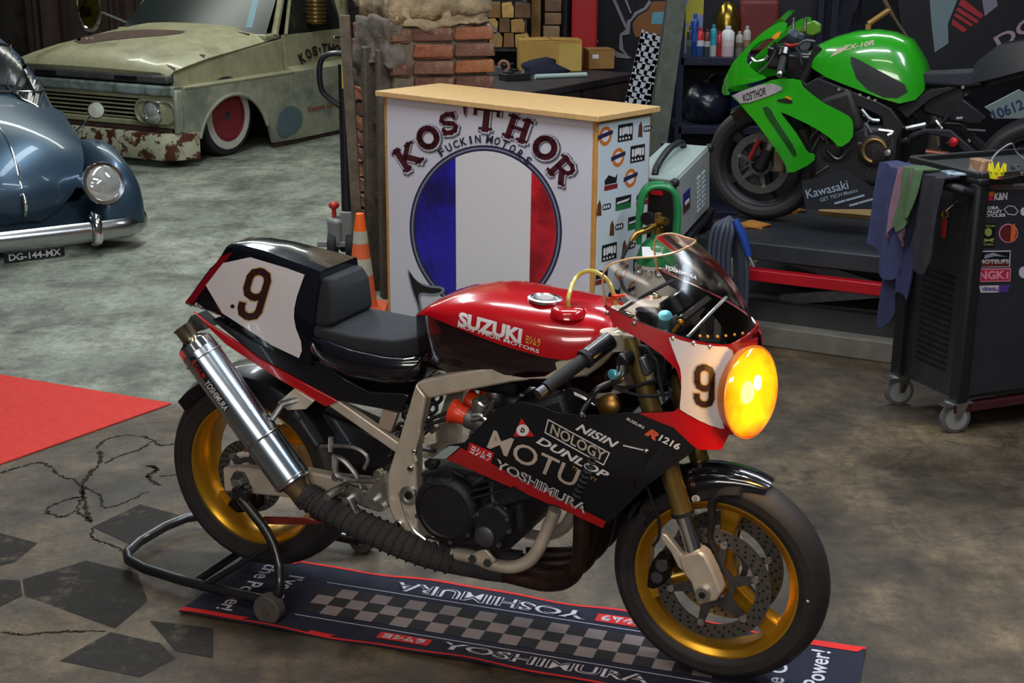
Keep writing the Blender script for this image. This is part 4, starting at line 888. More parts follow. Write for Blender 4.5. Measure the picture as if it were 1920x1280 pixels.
# ================================================================ GARAGE MAT
A_, B_, C_ = fl(312, 1147), fl(466, 1041), fl(1623, 1219)
mu_ = Vector((C_.x-B_.x, C_.y-B_.y, 0)); ML = mu_.length; mu_.normalize(); mv = Vector((-mu_.y, mu_.x, 0)); MW = (Vector((B_.x, B_.y, 0))-Vector((A_.x, A_.y, 0))).dot(mv)
rug = thing('garage_mat', 'dark blue garage mat with checkered stripe and red edges under the race motorcycle', 'mat', (B_.x-mv.x*MW, B_.y-mv.y*MW, 0), math.atan2(mu_.y, mu_.x))
def mz(x, y):
    e = max(0, .10-min(y, MW-y))/.10; return .003+.005*(math.sin(x*9+y*3)+1)*e+.004*e*(math.sin(x*21+1)+1)*.5
def wx(y): return 0.
NAVY = mat('navy_mat_pile', rgb(22, 23, 44), .9, var=.2, vs=60, bump=.3, bs=500)
t = sheet2d([[(0, 0), (ML, 0), (ML, MW), (0, MW)]], .03)
g = mapped(t, lambda x, y: Vector((x, y, mz(x, y)))); g.build('mat_cloth', NAVY, rug, smooth=60, solid=.005, soff=-1)
def matp(polys, m, off=.0012, vf=None, name='print'):
    return mapped(sheet2d(polys, .03, vf), lambda x, y: Vector((x, y, mz(x, y)+off))).build(name, m, rug, smooth=0)
MR = mat('red_mat_edge', rgb(196, 30, 28), .85); MWH = mat('white_mat_print', rgb(190, 186, 196), .85); MG = mat('grey_mat_print', rgb(118, 106, 106), .9, var=.15, vs=40); MK = mat('brown_black_mat_print', rgb(26, 22, 26), .9)
for y0, y1 in ((0, .010), (MW-.010, MW)): matp([[(0, y0), (ML, y0), (ML, y1), (0, y1)]], MR, name='red_edge')
for x0, y0, x1, y1 in ((0, 0, .22, .028), (ML-.22, 0, ML, .028), (ML-.20, MW-.03, ML, MW), (.0, MW-.028, .2, MW), (.42, 0, .50, .024)): matp([[(x0, y0), (x1-.02, y0), (x1, y1), (x0, y1)]], MR, .0018, name='red_corner')
cs = .0565; x0 = .34; n = int((ML-.68)/cs); cy0 = MW/2-cs*1.5
def checker_mat():
    m = bpy.data.materials.new('checker_print'); m.use_nodes = True; nt = m.node_tree; L = nt.links.new
    tc = nt.nodes.new('ShaderNodeTexCoord'); mp = nt.nodes.new('ShaderNodeMapping'); mp.vector_type = 'POINT'; mp.inputs['Location'].default_value = (-x0/cs, -cy0/cs, .5); mp.inputs['Scale'].default_value = (1/cs, 1/cs, 0)
    ch = nt.nodes.new('ShaderNodeTexChecker'); ch.inputs['Scale'].default_value = 1; ch.inputs['Color1'].default_value = (*rgb(128, 114, 112), 1); ch.inputs['Color2'].default_value = (*rgb(28, 24, 30), 1)
    L(tc.outputs['Object'], mp.inputs[0]); L(mp.outputs[0], ch.inputs['Vector']); L(ch.outputs['Color'], nt.nodes['Principled BSDF'].inputs['Base Color']); nt.nodes['Principled BSDF'].inputs['Roughness'].default_value = .9; return m
matp([[(x0, cy0), (x0+n*cs, cy0), (x0+n*cs, cy0+3*cs), (x0, cy0+3*cs)]], checker_mat(), name='checker_stripe')
for y in (cy0-.028, cy0+3*cs+.028): matp([[(.33, y-.0018), (ML-.33, y-.0018), (ML-.33, y+.0018), (.33, y+.0018)]], MWH, name='pin_stripe')
def mtext(body, w, h, at, ang, m, bold=.03, off=.0016, name='lettering', shear=0): return matp([], m, off, grow(rot2(text2d(body, w, h, bold, shear), ang), at), name)
yb = (.028+cy0-.028)/2-.004; yt = MW-yb
for yy, an in ((yb, 0), (yt, math.pi)):
    for cx in (1.12,):
        xx = cx if an == 0 else ML-cx
        mtext('YOSHIMURA', .62, .05, (xx, yy), an, MWH, .04); mtext('YOSHIMURA', .62, .046, (xx, yy), an, NAVY, -.012, .0024)
        sx_ = -1 if an == 0 else 1
        cxr = xx+sx_*.42
        matp([[(cxr-.08, yy-.022), (cxr+.08, yy-.022), (cxr+.08, yy+.022), (cxr-.08, yy+.022)]], MR, .0016); mtext('ヨシムラ', .13, .032, (cxr, yy), an, MWH, .05, .0026)
for xe, an, sg in ((.17, -math.pi/2, 1), (ML-.17, math.pi/2, -1)):
    mtext("I've Got", .24, .055, (xe+sg*.055, MW/2), an, MWH, .015); mtext('the Power!', .33, .055, (xe-sg*.05, MW/2), an, MWH, .015)
# ================================================================ BLUE-GREY BEETLE-SHAPED CAR
c1 = crop(0, 0, 2.4614)
VF = Frame((-2.95, 8.45, 0), -.99)
car = thing('vintage_car', 'grey-blue rounded vintage car with chrome bumper and round headlights', 'car', VF.o, VF.yaw)
BLUE = mat('grey_blue_lacquer', rgb(52, 72, 90), .38, .55, var=.12, vs=3, coat=.25)
DARKIN = mat('dark_interior', rgb(18, 17, 16), .8)
CARGL = mat('dark_car_glass', rgb(26, 28, 28), .22)
DCHR = mat('dull_chrome', (.42, .42, .42), .24, 1., var=.15, vs=8)
# bonnet
st = [(.01, .24, .10, .02, .02), (.035, .33, .26, .06, .01), (.02, .45, .38, .12, .02), (-.06, .57, .45, .16, .05), (-.20, .675, .49, .17, .09), (-.42, .755, .53, .12, .14), (-.70, .815, .56, .06, .17), (-.98, .855, .59, .02, .17), (-1.15, .872, .61, .0, .16)]
rows = []
for x, z, w, bx, dz in st:
    rows.append([Vector((x-bx*(k/8)**2, w*k/8, z-dz*abs(k/8)**2.2)) for k in range(-8, 9)])
rows = [[spl for spl in r] for r in zip(*[spline(list(c_), 3) for c_ in zip(*rows)])]
HG = G(); HG.loft(rows, caps=False, closed=False); hood = HG.build('bonnet', BLUE, car, smooth=70, solid=.01, soff=1)
g = G(); g.tube([p+Vector((.004, 0, .004)) for p in [r[8] for r in rows][3:]], .010, 8, flat=.6); g.build('bonnet_trim', CHROME, hood)
g = G(); g.tube(spline([Vector((.05, 0, .40)), Vector((.085, 0, .36)), Vector((.075, 0, .31)), Vector((.045, 0, .28))], 4), .014, 10); g.build('bonnet_handle', CHROME, hood)
# nose apron under the bonnet
g = G(); g.loft([[Vector((x, y, z)) for x, y, z in ((-.05-.25*(y_/.62)**2, y_, .30), (-.02-.25*(y_/.62)**2, y_, .18), (-.06-.25*(y_/.62)**2, y_, .06))] for y_ in [(-.62+1.24*k/14) for k in range(15)]], caps=False, closed=False); g.build('nose_apron', BLUE, car, smooth=70, solid=.01)
# cabin shell
cs_ = [(-.95, .62, .80), (-1.14, .64, .885), (-1.30, .635, 1.02), (-1.48, .62, 1.135), (-1.72, .61, 1.215), (-2.1, .60, 1.25), (-2.5, .59, 1.20), (-2.9, .57, 1.06), (-3.3, .52, .84), (-3.65, .42, .58), (-3.95, .22, .34)]
rings = [[Vector((x, w*math.copysign(abs(math.cos(math.pi*k/16))**(.42), math.cos(math.pi*k/16)), .10+(z-.10)*math.sin(math.pi*k/16)**.62)) for k in range(17)] for x, w, z in cs_]
rings = [list(r) for r in zip(*[spline(list(c_), 3) for c_ in zip(*rings)])]
CG = G(); CG.loft(rings, caps=False, closed=False); CG.add(rings[0], [tuple(range(17))]); cab = CG.build('cabin_shell', BLUE, car, smooth=60); CB = bvh(CG)
wso = smooth_poly(c1([(-190, 230), (-90, 205), (0, 205), (70, 222), (135, 262), (185, 330), (205, 395), (195, 425), (150, 432), (0, 428), (-190, 425)]), 2)
pxdecal([wso], VF, CB, CARGL, cab, 10, off=.004, name='windscreen')
g = G(); g.tube([hit(VF, CB, *p, .006) for p in wso], .013, 8, closed=True); g.build('windscreen_seal', RUBBER, cab)
g = G(); g.tube([hit(VF, CB, *p, .014) for p in wso], .006, 6, closed=True); g.build('windscreen_trim', CHROME, cab)
g = G(); g.tube([hit(VF, CB, *p, .012) for p in c1([(75, 232), (105, 330), (150, 425)])], .012, 6); g.build('windscreen_pillar', DARKIN, cab)
g = G(); g.tube([hit(VF, CB, *p, .016) for p in c1([(5, 395), (60, 402), (110, 418)])], .006, 6); g.build('wiper', RUBBER, cab)
# running boards, wheels
for sy in (-1, 1):
    g = G(); g.box((-2.0, sy*.70, .12), (1.5, .18, .04)); g.build('running_board', BLUE, car, bevel=.01)
    fs = [(.085, .55, .03, .20, .24), (.07, .575, .10, .17, .34), (.02, .595, .145, .145, .455), (-.08, .605, .165, .14, .535), (-.25, .610, .175, .13, .590), (-.50, .615, .175, .30, .615), (-.80, .61, .170, .34, .56), (-1.05, .60, .16, .26, .42), (-1.25, .60, .15, .10, .20)]
    rr = [[Vector((x, sy*(yc+hw*math.cos(math.pi*k/12)), zb+(zt-zb)*math.sin(math.pi*k/12)**.7)) for k in range(13)] for x, yc, hw, zb, zt in fs]
    rr = [list(r) for r in zip(*[spline(list(c_), 3) for c_ in zip(*rr)])]
    fg = G(); fg.loft(rr, caps=False, closed=False); fg.add(rr[0], [tuple(range(13))]); fen = fg.build('front_wing', BLUE, car, smooth=70)
    rr = [[Vector((x, sy*(yc+hw*math.cos(math.pi*k/12)), zb+(zt-zb)*math.sin(math.pi*k/12)**.7)) for k in range(13)] for x, yc, hw, zb, zt in [(-2.55, .64, .10, .2, .24), (-2.75, .66, .14, .3, .50), (-3.1, .66, .16, .34, .60), (-3.5, .63, .16, .2, .50), (-3.75, .55, .1, .15, .22)]]
    g = G(); g.loft(rr, caps=False, closed=False); g.build('rear_wing', BLUE, car, smooth=70)
    h0 = VF.fwd(194, 344, .06); n_ = Vector((.95, sy*.10, .28)).normalized(); o_ = Vector((.06, sy*h0.y, h0.z))
    g = G(); g.lathe([(.115, -.16), (.130, -.02), (.136, .0), (.130, .014), (.112, .012), (.106, .002)], o_, n_, 36, loop=True); hr = g.build('headlight_ring', CHROME, car)
    g = G(); g.lathe([(.108, .004), (.10, .014), (.07, .026), (.03, .033), (.0001, .034)], o_, n_, 32); g.build('headlight_lens', mat('headlight_glass', (.55, .55, .52), .06, .6, coat=1., var=.25, vs=25), hr, smooth=80)
    for xw in (-.62, -3.0):
        g = G(); g.lathe([(.20, -.07), (.28, -.075), (.30, -.04), (.30, .04), (.28, .075), (.20, .07)], (xw, sy*.62, .30), (0, 1, 0), 32, loop=True); ty = g.build('tyre', RUB, car); g = G(); g.lathe([(.20, .0), (.15, .05), (.05, .07), (.0001, .07)], (xw, sy*.62, .30), (0, sy, 0), 24); g.build('hub_cap', CHROME, ty)
    # horn grille and overrider
    p = VF.fwd(172, 402, .02); g = G(); g.lathe([(.030, 0), (.028, .012), (.016, .018), (.0001, .018)], (.055, sy*p.y, p.z-.01), (1, 0, .3), 20); g.build('horn_grille', CHROME, car)
    # blade bumper overrider
    p = VF.fwd(180, 432, .12); g = G(); g.tube(spline([Vector((.10, sy*p.y, .07)), Vector((.165, sy*p.y, .10)), Vector((.17, sy*p.y, .16)), Vector((.15, sy*p.y, .23)), Vector((.10, sy*p.y, .25))], 4), .028, 12, flat=.75); g.build('overrider', CHROME, car)
prof = [(-.062, .0), (-.05, .018), (-.02, .030), (.02, .030), (.05, .018), (.062, 0), (.05, -.006), (-.05, -.006)]
bp_ = [Vector((.125-.02*(y_/.6)**2-(.20*max(0, (abs(y_)-.55)/.22)**2), y_, .145)) for y_ in [(-.77+1.54*k/24) for k in range(25)]]
rings = []
for i, p in enumerate(bp_):
    t_ = (bp_[min(i+1, 24)]-bp_[max(i-1, 0)]).normalized(); n_ = Vector((t_.y, -t_.x, 0)); rings.append([p+n_*d_+Vector((0, 0, h_)) for h_, d_ in prof])
g = G(); g.loft(rings); g.build('bumper', DCHR, car, smooth=50)
_np = VF.fwd(66, 480, .07); g = G(); g.box((.06, _np.y, max(.035, _np.z)), (.015, .36, .06)); pl8 = g.build('number_plate', BLKP, car, bevel=.004)
letter('DG-144-MX', mat('plate_lettering', rgb(190, 190, 190), .5), pl8, plane_map((.068, _np.y, max(.035, _np.z)), (0, 1, 0), (0, 0, 1), .001), w=.31, h=.042, bold=.02)
# wing mirror on a thin stalk (the near one shows against the pickup)
a = VF.lat(143, 246, .64); g = G(); g.tube([a, VF.lat(160, 228, .66), VF.lat(176, 211, .68)], .006, 8); mr = g.build('mirror_stalk', CHROME, car)
p = VF.lat(180, 207, .68); g = G(); g.lathe([(.0001, -.012), (.05, -.008), (.056, .0), (.05, .006), (.0001, .008)], p, (.75, -.2, .25), 24); g.build('mirror_head', mat('dull_mirror', rgb(90, 92, 84), .3, .7), mr)

# ================================================================ PATINA PICKUP
TF = Frame((-3.615, 12.149, 0), -2.06)
truck = thing('pickup_truck', 'lowered cream patina pickup truck with rusty bumper and red whitewall wheels', 'truck', TF.o, TF.yaw)
CREAM = mat('patina_cream_paint', rgb(150, 146, 114), .42, second=rgb(96, 86, 62), ss=2.2, sm=(.52, .70), var=.22, vs=9, coat=.25, bump=.08, bs=25)
CREAM2 = mat('patina_cream_blue_paint', rgb(150, 150, 128), .42, second=rgb(116, 120, 108), ss=1.8, sm=(.50, .62), var=.2, vs=10, coat=.2)
RUST = mat('rust_brown', rgb(66, 44, 36), .8, var=.4, vs=12)
BUMP = mat('flaking_bumper_paint', rgb(168, 166, 140), .5, second=rgb(74, 36, 18), ss=7., sm=(.50, .54), var=.2, vs=20)
DKLIP = mat('dark_worn_lip', rgb(70, 68, 68), .55, var=.45, vs=12)
# wheel arches cut in the side panels: sheet at lateral .97
def sidepoly():
    P = [(-.03, .64), (-.02, .30), (-.22, .24)]
    P += [(-.74+.50*math.cos(math.radians(a)), .07+.48*math.sin(math.radians(a))) for a in range(155 if False else 20, 161, 10)]
    P += [(-1.27, .05), (-1.60, .04)]; return P
def tside(name, P, y, m, par=None, th=.03, bev=.0):
    obs = []
    for sy in (-1, 1):
        t = sheet2d([P]); g = mapped(t, lambda x, z: Vector((x, sy*y, z))); o = g.build(name, m, par or truck, smooth=0, solid=th, soff=0); obs.append(o)
    return obs
fnd = tside('front_wing', sidepoly()+[(-1.60, .645)], .965, CREAM2)
for sy in (-1, 1):
    g = G(); g.tube([(-.74+.485*math.cos(math.radians(a)), sy*.975, .07+.465*math.sin(math.radians(a))) for a in range(18, 163, 8)], .018, 8); g.build('arch_lip', CREAM2, truck)
    g = G(); g.box((-.86, sy*.92, .645), (1.50, .13, .03)); g.build('wing_shelf', CREAM, truck, bevel=.012)
    g = G(); g.hexa([(-.10, sy*.885, .65), (-1.58, sy*.895, .65), (-1.58, sy*.86, .65), (-.10, sy*.85, .65)], [(-.14, sy*.860, .80), (-1.58, sy*.88, .94), (-1.58, sy*.85, .94), (-.14, sy*.83, .80)]); g.build('cowl_side', CREAM, truck, bevel=.01)
    # door
    t = sheet2d([[(-1.615, .04), (-2.62, .04), (-2.62, .65), (-1.615, .65)]]); g = mapped(t, lambda x, z: Vector((x, sy*.967, z))); dr = g.build('door', CREAM2, truck, smooth=0, solid=.03)
    g = G(); g.hexa([(-1.615, sy*.97, .64), (-2.62, sy*.97, .64), (-2.62, sy*.86, .64), (-1.615, sy*.86, .64)], [(-1.615, sy*.90, .69), (-2.62, sy*.90, .69), (-2.62, sy*.84, .69), (-1.615, sy*.84, .69)])
    g.hexa([(-1.615, sy*.90, .68), (-2.62, sy*.90, .68), (-2.62, sy*.84, .68), (-1.615, sy*.84, .68)], [(-1.63, sy*.875, .97), (-2.62, sy*.875, .97), (-2.62, sy*.83, .97), (-1.63, sy*.83, .97)]); g.build('door_upper', CREAM, dr)
    g = G(); g.box((-2.40, sy*.91, .90), (.12, .03, .025)); g.build('door_handle', CHROME, dr, bevel=.006)
    g = G(); g.box((-2.05, sy*.950, .025), (1.5, .04, .035)); g.build('sill', RUST, truck)
    for pts in ([(-1.50, .86, .97), (-1.86, .72, 1.44)], [(-2.62, .85, .95), (-2.56, .74, 1.44)], [(-1.66, .865, .97), (-1.96, .73, 1.43)]):
        g = G(); g.tube([(a, sy*b, c_) for a, b, c_ in pts], .034 if pts[0][0] != -1.66 else .018, 8); g.build('cab_pillar', CREAM, truck)
    g = G(); g.add([(-1.70, sy*.855, .975), (-2.60, sy*.845, .975), (-2.55, sy*.735, 1.43), (-2.0, sy*.725, 1.43)], [(0, 1, 2, 3)]); g.build('side_window', mat('dusty_dark_glass', rgb(36, 36, 34), .12, coat=.6), truck, smooth=0, solid=.006)
    # bed
    t = sheet2d([[(-2.66, .06)]+[(-3.75+.46*math.cos(math.radians(a)), .07+.45*math.sin(math.radians(a))) for a in range(0, 181, 15)]+[(-4.85, .12), (-4.85, .66), (-2.66, .66)]]); g = mapped(t, lambda x, z: Vector((x, sy*.965, z))); g.build('bed_side', CREAM2, truck, smooth=0, solid=.03)
    # wheels
    for xw in (-.75, -3.75):
        g = G(); c_ = (xw, sy*.80, .345); g.lathe([(.20, -.10), (.30, -.105), (.335, -.09), (.345, -.05), (.345, .05), (.335, .09), (.30, .105), (.20, .10)], c_, (0, 1, 0), 44, loop=True); ty = g.build('tyre', RUB, truck, smooth=50)
        g = G(); g.lathe([(.215, .104), (.285, .108), (.29, .104), (.285, .100), (.215, .098)], c_, (0, sy, 0), 44, loop=True); g.build('whitewall', mat('whitewall', rgb(176, 172, 160), .6, var=.1), ty)
        g = G(); g.lathe([(.215, .095), (.218, .108), (.205, .106), (.192, .07), (.180, .03), (.13, .02), (.115, .045), (.085, .05), (.06, .075), (.0001, .08)], c_, (0, sy, 0), 40); rm = g.build('wheel_rim', mat('red_wheel', rgb(118, 20, 34), .35, coat=.4), ty)
        g = G(); g.lathe([(.070, .06), (.066, .085), (.04, .095), (.0001, .096)], c_, (0, sy, 0), 24); g.build('hub_cap', DKSTEEL, rm); g = G(); g.torus(Vector(c_)+Vector((0, sy*.035, 0)), (0, 1, 0), .150, .012, 32, 8); g.build('rim_groove_shade', mat('dark_red_shadow', rgb(60, 10, 18), .5), rm)  # dark ring: shade of the dished rim put into colour
        for k in range(6):
            a = k*math.pi/3; g = G(); p = Vector((xw+.075*math.cos(a), sy*.874, .345+.075*math.sin(a))); g.cyl(p, p+Vector((0, sy*.018, 0)), .012, 6); g.build('wheel_nut', DKSTEEL, rm)
# bonnet with raised centre
rows = []
for x, z, w, cr in ((-.04, .735, .86, .0), (-.02, .765, .875, .015), (-.06, .80, .885, .03), (-.20, .825, .885, .055), (-.50, .87, .88, .075), (-.90, .91, .875, .08), (-1.25, .945, .865, .075), (-1.42, .965, .86, .06)):
    rows.append([Vector((x-.05*(k/10)**4, w*k/10, z+cr*(1-abs(k/10)**2.2)+(.022 if (abs(k) < 7 and x < -.15) else 0)-(.03 if abs(k) == 10 else 0))) for k in range(-10, 11)])
g = G(); g.loft(rows, caps=False, closed=False); bon = g.build('bonnet', CREAM, truck, smooth=45, solid=.015, soff=1); TBV = bvh(g)
pxdecal([smooth_poly(c1([(330, 195), (420, 172), (560, 150), (720, 145), (870, 152), (820, 168), (600, 185), (470, 200), (380, 212)]), 1)], TF, TBV, RUST, bon, 8, off=.019, name='rust_patch')
pxdecal([c1([(915, 258), (945, 262), (940, 275)])], TF, TBV, RUST, bon, 8, off=.019, name='rust_patch'); pxdecal([c1([(765, 305), (800, 320), (860, 332), (800, 332)])], TF, TBV, RUST, bon, 8, off=.019, name='rust_patch')
# front panel, lip, grille
g = G(); g.box((-.06, 0, .715), (.10, 1.78, .07)); g.build('bonnet_lip', DKLIP, truck, bevel=.02)
for y in (-.45, .45):
    g = G(); g.box((-.006, y, .712), (.01, .24, .035)); g.build('air_slot', BLKP, truck)
g = G(); g.box((-.05, 0, .625), (.12, 1.92, .085)); g.build('grille_header', mat('pale_blue_grey_paint', rgb(128, 140, 138), .4, second=rgb(90, 92, 80), ss=5, var=.2, coat=.3), truck, bevel=.02, seg=3)
g = G(); g.box((-.12, 0, .42), (.10, 1.90, .42)); g.build('grille_back', BLKP, truck)
for k, z in enumerate((.385, .42, .455, .49, .525)):
    g = G(); g.box((-.045, 0, z), (.03, 1.04, .012)); g.build('grille_bar', CREAM, truck, bevel=.003)
g = G(); g.box((-.05, 0, .565), (.07, 1.90, .035)); g.box((-.05, 0, .345), (.07, 1.90, .05)); g.build('grille_frame', CREAM, truck, bevel=.01)
g = G(); g.box((-.05, 0, .285), (.06, 1.80, .06)); g.build('front_valance', RUST, truck, bevel=.01)
for sy in (-1, 1):
    g = G(); t = sheet2d([[(p[0], p[1]) for p in rrect(.46, .20, .08, 4, at=(sy*.755, .45))]]); mapped(t, lambda y, z: Vector((-.035, y, z))).build('headlight_panel', CREAM, truck, smooth=0, solid=.05)
    g = G(); g.tube([Vector((-.004, p[0], p[1])) for p in rrect(.42, .18, .085, 5, at=(sy*.75, .45))], .012, 8, closed=True); g.build('headlight_surround', mat('worn_alloy', rgb(150, 148, 128), .35, .5, var=.2), truck)
    o_ = Vector((.0, sy*.73, .447)); g = G(); g.lathe([(.085, -.03), (.098, .0), (.098, .02), (.088, .026), (.082, .01)], o_, (1, 0, 0), 32, loop=True); hb = g.build('headlight_ring', CHROME, truck)
    g = G(); g.lathe([(.084, .012), (.07, .026), (.03, .036), (.0001, .038)], o_, (1, 0, 0), 28); g.build('headlight_lens', mat('headlight_glass', (.55, .55, .52), .06, .6), hb, smooth=80)
    g = G(); g.box((-.04, sy*.965, .46), (.09, .05, .36)); g.build('corner_panel', CREAM2, truck, bevel=.02)
rings = []
for k in range(21):
    y = -1.05+2.10*k/20; x = .055-.16*max(0, (abs(y)-.82)/.2)**2
    rings.append([Vector((x+d_, y, z)) for d_, z in ((-.03, .06), (.012, .065), (.022, .085), (.022, .25), (.010, .28), (-.03, .285))])
g = G(); g.loft(rings); g.build('bumper', BUMP, truck, smooth=40)
# cab: windscreen, roof, dash, wipers
g = G(); g.loft([[Vector((-1.40+.10*(1-(k/8)**2), .84*k/8, .985)), Vector((-1.83+.06*(1-(k/8)**2), .71*k/8, 1.43))] for k in range(-8, 9)], caps=False, closed=False); ws = g.build('windscreen', mat('dark_green_glass', rgb(22, 30, 29), .30, spec=.35), truck, smooth=60, solid=.006); WSB = bvh(g)
pxdecal([c1([(1255, 60), (1292, 62), (1296, 108), (1262, 106)])], TF, WSB, mat('tax_sticker', rgb(140, 140, 130), .6), ws, 20, off=.005, name='sticker'); pxdecal([c1([(525, 95), (555, 45), (590, 40), (560, 100)])], TF, WSB, mat('green_sticker', rgb(70, 110, 95), .5), ws, 20, off=.005, name='sticker'); pxdecal([c1([(1165, 0), (1195, 0), (1165, 130), (1135, 130)])], TF, WSB, mat('teal_strip', rgb(60, 110, 125), .4), ws, 20, off=.005, name='windscreen_strip')  # two stickers and a narrow teal strip on the glass
g = G(); g.box((-1.46, 0, .965), (.22, 1.74, .05)); g.build('cowl', CREAM, truck, bevel=.015)
for y0 in (.25, -.45):
    g = G(); g.tube([(-1.34, y0, .995), (-1.33, y0+.2, 1.01), (-1.30, y0+.48, .99)], .010, 6); g.build('wiper', RUBBER, truck)
g = G(); g.loft([[Vector((x, -w, z-.07)), Vector((x, -w*.9, z-.01)), Vector((x, 0, z+.02)), Vector((x, w*.9, z-.01)), Vector((x, w, z-.07)), Vector((x, 0, z-.06))] for x, w, z in ((-1.76, .70, 1.46), (-1.95, .75, 1.51), (-2.3, .76, 1.52), (-2.62, .74, 1.49))]); g.build('cab_roof', CREAM, truck, smooth=50)
g = G(); g.box((-2.64, 0, .80), (.05, 1.72, 1.2)); g.build('cab_back', CREAM, truck)
g = G(); g.box((-2.1, 0, .5), (1.0, 1.6, .85)); g.box((-2.45, 0, 1.05), (.14, 1.4, .45)); g.build('cab_interior', DARKIN, truck, bevel=.03)
g = G(); g.box((-3.75, 0, .30), (2.2, 1.7, .08)); g.box((-4.83, 0, .40), (.05, 1.9, .5)); g.box((-2.4, 0, .18), (4.2, .9, .16)); g.build('chassis_bed', RUST, truck)
# mirror on the far side, ribbed canister by the door window
g = G(); p = TF.lat(166, 12, -1.25); g.lathe([(.0001, -.03), (.14, -.03), (.155, -.01), (.155, .012), (.135, .016), (.13, .004)], (0, 0, 0), (1, 0, 0), 32)
g.xf(Matrix.Translation(p)@Matrix.Diagonal((1, 1, 1.55, 1))); mi = g.build('door_mirror', CHROME, truck)
g = G(); g.lathe([(.13, .005), (.10, .008), (.0001, .010)], (0, 0, 0), (1, 0, 0), 28); g.xf(Matrix.Translation(p)@Matrix.Diagonal((1, 1, 1.55, 1))); g.build('mirror_glass', mat('painted_amber_reflection', rgb(120, 104, 40), .12, .8, second=rgb(30, 28, 20), ss=9), mi)  # orange reflection painted into the mirror's colour
g = G(); g.tube([p, Vector((-1.62, -.95, 1.0))], .012, 6); g.build('mirror_arm', CHROME, mi)
p = TF.lat(592, 18, .93); rb = G(); rb.lathe([(.05, -.13), (.085, -.12), (.085, .22), (.05, .23)], p, (0, 0, 1), 24); ro = rb.build('ribbed_canister', mat('copper_brown', rgb(110, 82, 46), .35, .6, var=.2), truck)
for k in range(9):
    g = G(); g.torus(p+Vector((0, 0, -.10+k*.036)), (0, 0, 1), .085, .011, 24, 8); g.build('rib', mat('copper_brown', rgb(110, 82, 46), .35, .6), ro)
g = G(); g.tube([p, p+Vector((0, -.12, -.02))], .012, 6); g.build('canister_bracket', CHROME, ro)
# lettering on the near door
SIDEB = bvh(G().add([(-1.0, .985, 0), (-3, .985, 0), (-3, .985, .66), (-1.0, .985, .66), (-3, .912, .69), (-1.0, .912, .69), (-3, .885, 1), (-1.0, .885, 1)], [(0, 1, 2, 3), (3, 2, 4, 5), (5, 4, 6, 7)]))
MAR = mat('maroon_paint', rgb(44, 22, 26), .6)
ts = "KOS'THOR"
base_ = [(566, 106), (578, 98), (590, 93), (599, 90), (608, 88), (620, 88), (631, 90), (642, 93)]
for ch, (x, y), rt in zip(ts, base_, (-26, -18, -10, -4, 0, 4, 8, 12)):
    a = math.radians(rt); d_ = Vector((math.cos(a), math.sin(a)))*(5.5 if ch != "'" else 2); pxtext(ch, Vector((x, y))-d_+Vector((0, 3)), Vector((x, y))+d_+Vector((0, 3)), 19 if ch != "'" else 7, TF, SIDEB, MAR, truck, bold=.05, off=.004, step=None)
ORP = mat('orange_brown_script', rgb(140, 70, 24), .6)
pxtext('Kustom Garage', (577, 207), (640, 193), 13, TF, SIDEB, ORP, truck, bold=.02, shear=.25, off=.004, step=None)
pxtext('since 1999', (594, 215), (620, 211), 4, TF, SIDEB, MAR, truck, bold=.0, off=.004, step=None) if False else None
BPATCH = mat('blue_primer', rgb(88, 104, 112), .6)
pxdecal([smooth_poly(c1([(1275, 590), (1290, 520), (1345, 480), (1400, 520), (1385, 600), (1300, 640)]), 2)], TF, SIDEB, BPATCH, truck, 12, off=.003, name='primer_patch')

# drapes hanging at the back of the hall
DRP = mat('brown_red_drape', rgb(58, 34, 32), .85, var=.25, vs=4)
for x0, x1, m_, lb in ((-6.6, -4.7, mat('grey_brown_cover', rgb(74, 58, 52), .85, var=.3, vs=3), 'grey-brown cloth hanging on the back wall behind the pickup'), (-4.7, -2.6, DRP, 'dark red-brown drape hanging on the back wall behind the pickup')):
    g = G(); g.loft([[Vector((x0+(x1-x0)*k/40, 19.75+.08*math.sin(k*.9)+.04*math.sin(k*2.3), z)) for z in (.05, 1.2, 2.6)] for k in range(41)], caps=False, closed=False); tag(g.build('wall_drape', m_, smooth=60, solid=.02), lb, 'drape')
# ================================================================ COUNTER WITH CLUB SIGN
_fa, _fb = fl(703, 170, 1.2), fl(1122, 218, 1.2); ang = math.atan2(_fb.y-_fa.y, _fb.x-_fa.x); du = Vector((math.cos(ang), math.sin(ang), 0)); dv = Vector((-du.y, du.x, 0))
DW, DD, DH = (_fb-_fa).length-.06, .40, 1.20; DO = Vector((_fa.x, _fa.y, 0))+du*.03+dv*.03
DF = Frame(DO, ang)      # X along the front, Y into the depth, Z up
desk = thing('sales_counter', 'white counter with wooden top and a round blue white red club sign on its front', 'counter', DO, ang)
WOOD = mat('chipboard_edge', rgb(178, 128, 64), .6, var=.2, vs=14); TOPW = mat('sanded_chipboard_top', rgb(190, 154, 104), .55, var=.16, vs=30, bump=.1, bs=200)
PANW = mat('white_panel_print', rgb(192, 190, 200), .5)
g = G(); g.box((DW/2, DD/2, DH-.013), (DW+.06, DD+.06, .026)); g.build('counter_top', TOPW, desk, bevel=.003)
for x in (.012, DW-.012):
    g = G(); g.box((x, DD/2, 0), (.024, DD, DH-.026), z0=True); g.build('side_board', WOOD, desk, bevel=.002)
g = G(); g.box((DW/2, DD-.012, 0), (DW-.048, .02, DH-.026), z0=True); g.build('back_board', WOOD, desk)
g = G(); g.box((DW/2, .004, .0), (DW-.040, .012, DH-.030), z0=True); fp_ = g.build('front_panel', PANW, desk); FPB = bvh(G().add([(-.5, -.002, -.2), (DW+.5, -.002, -.2), (DW+.5, -.002, 1.5), (-.5, -.002, 1.5)], [(0, 1, 2, 3)]))
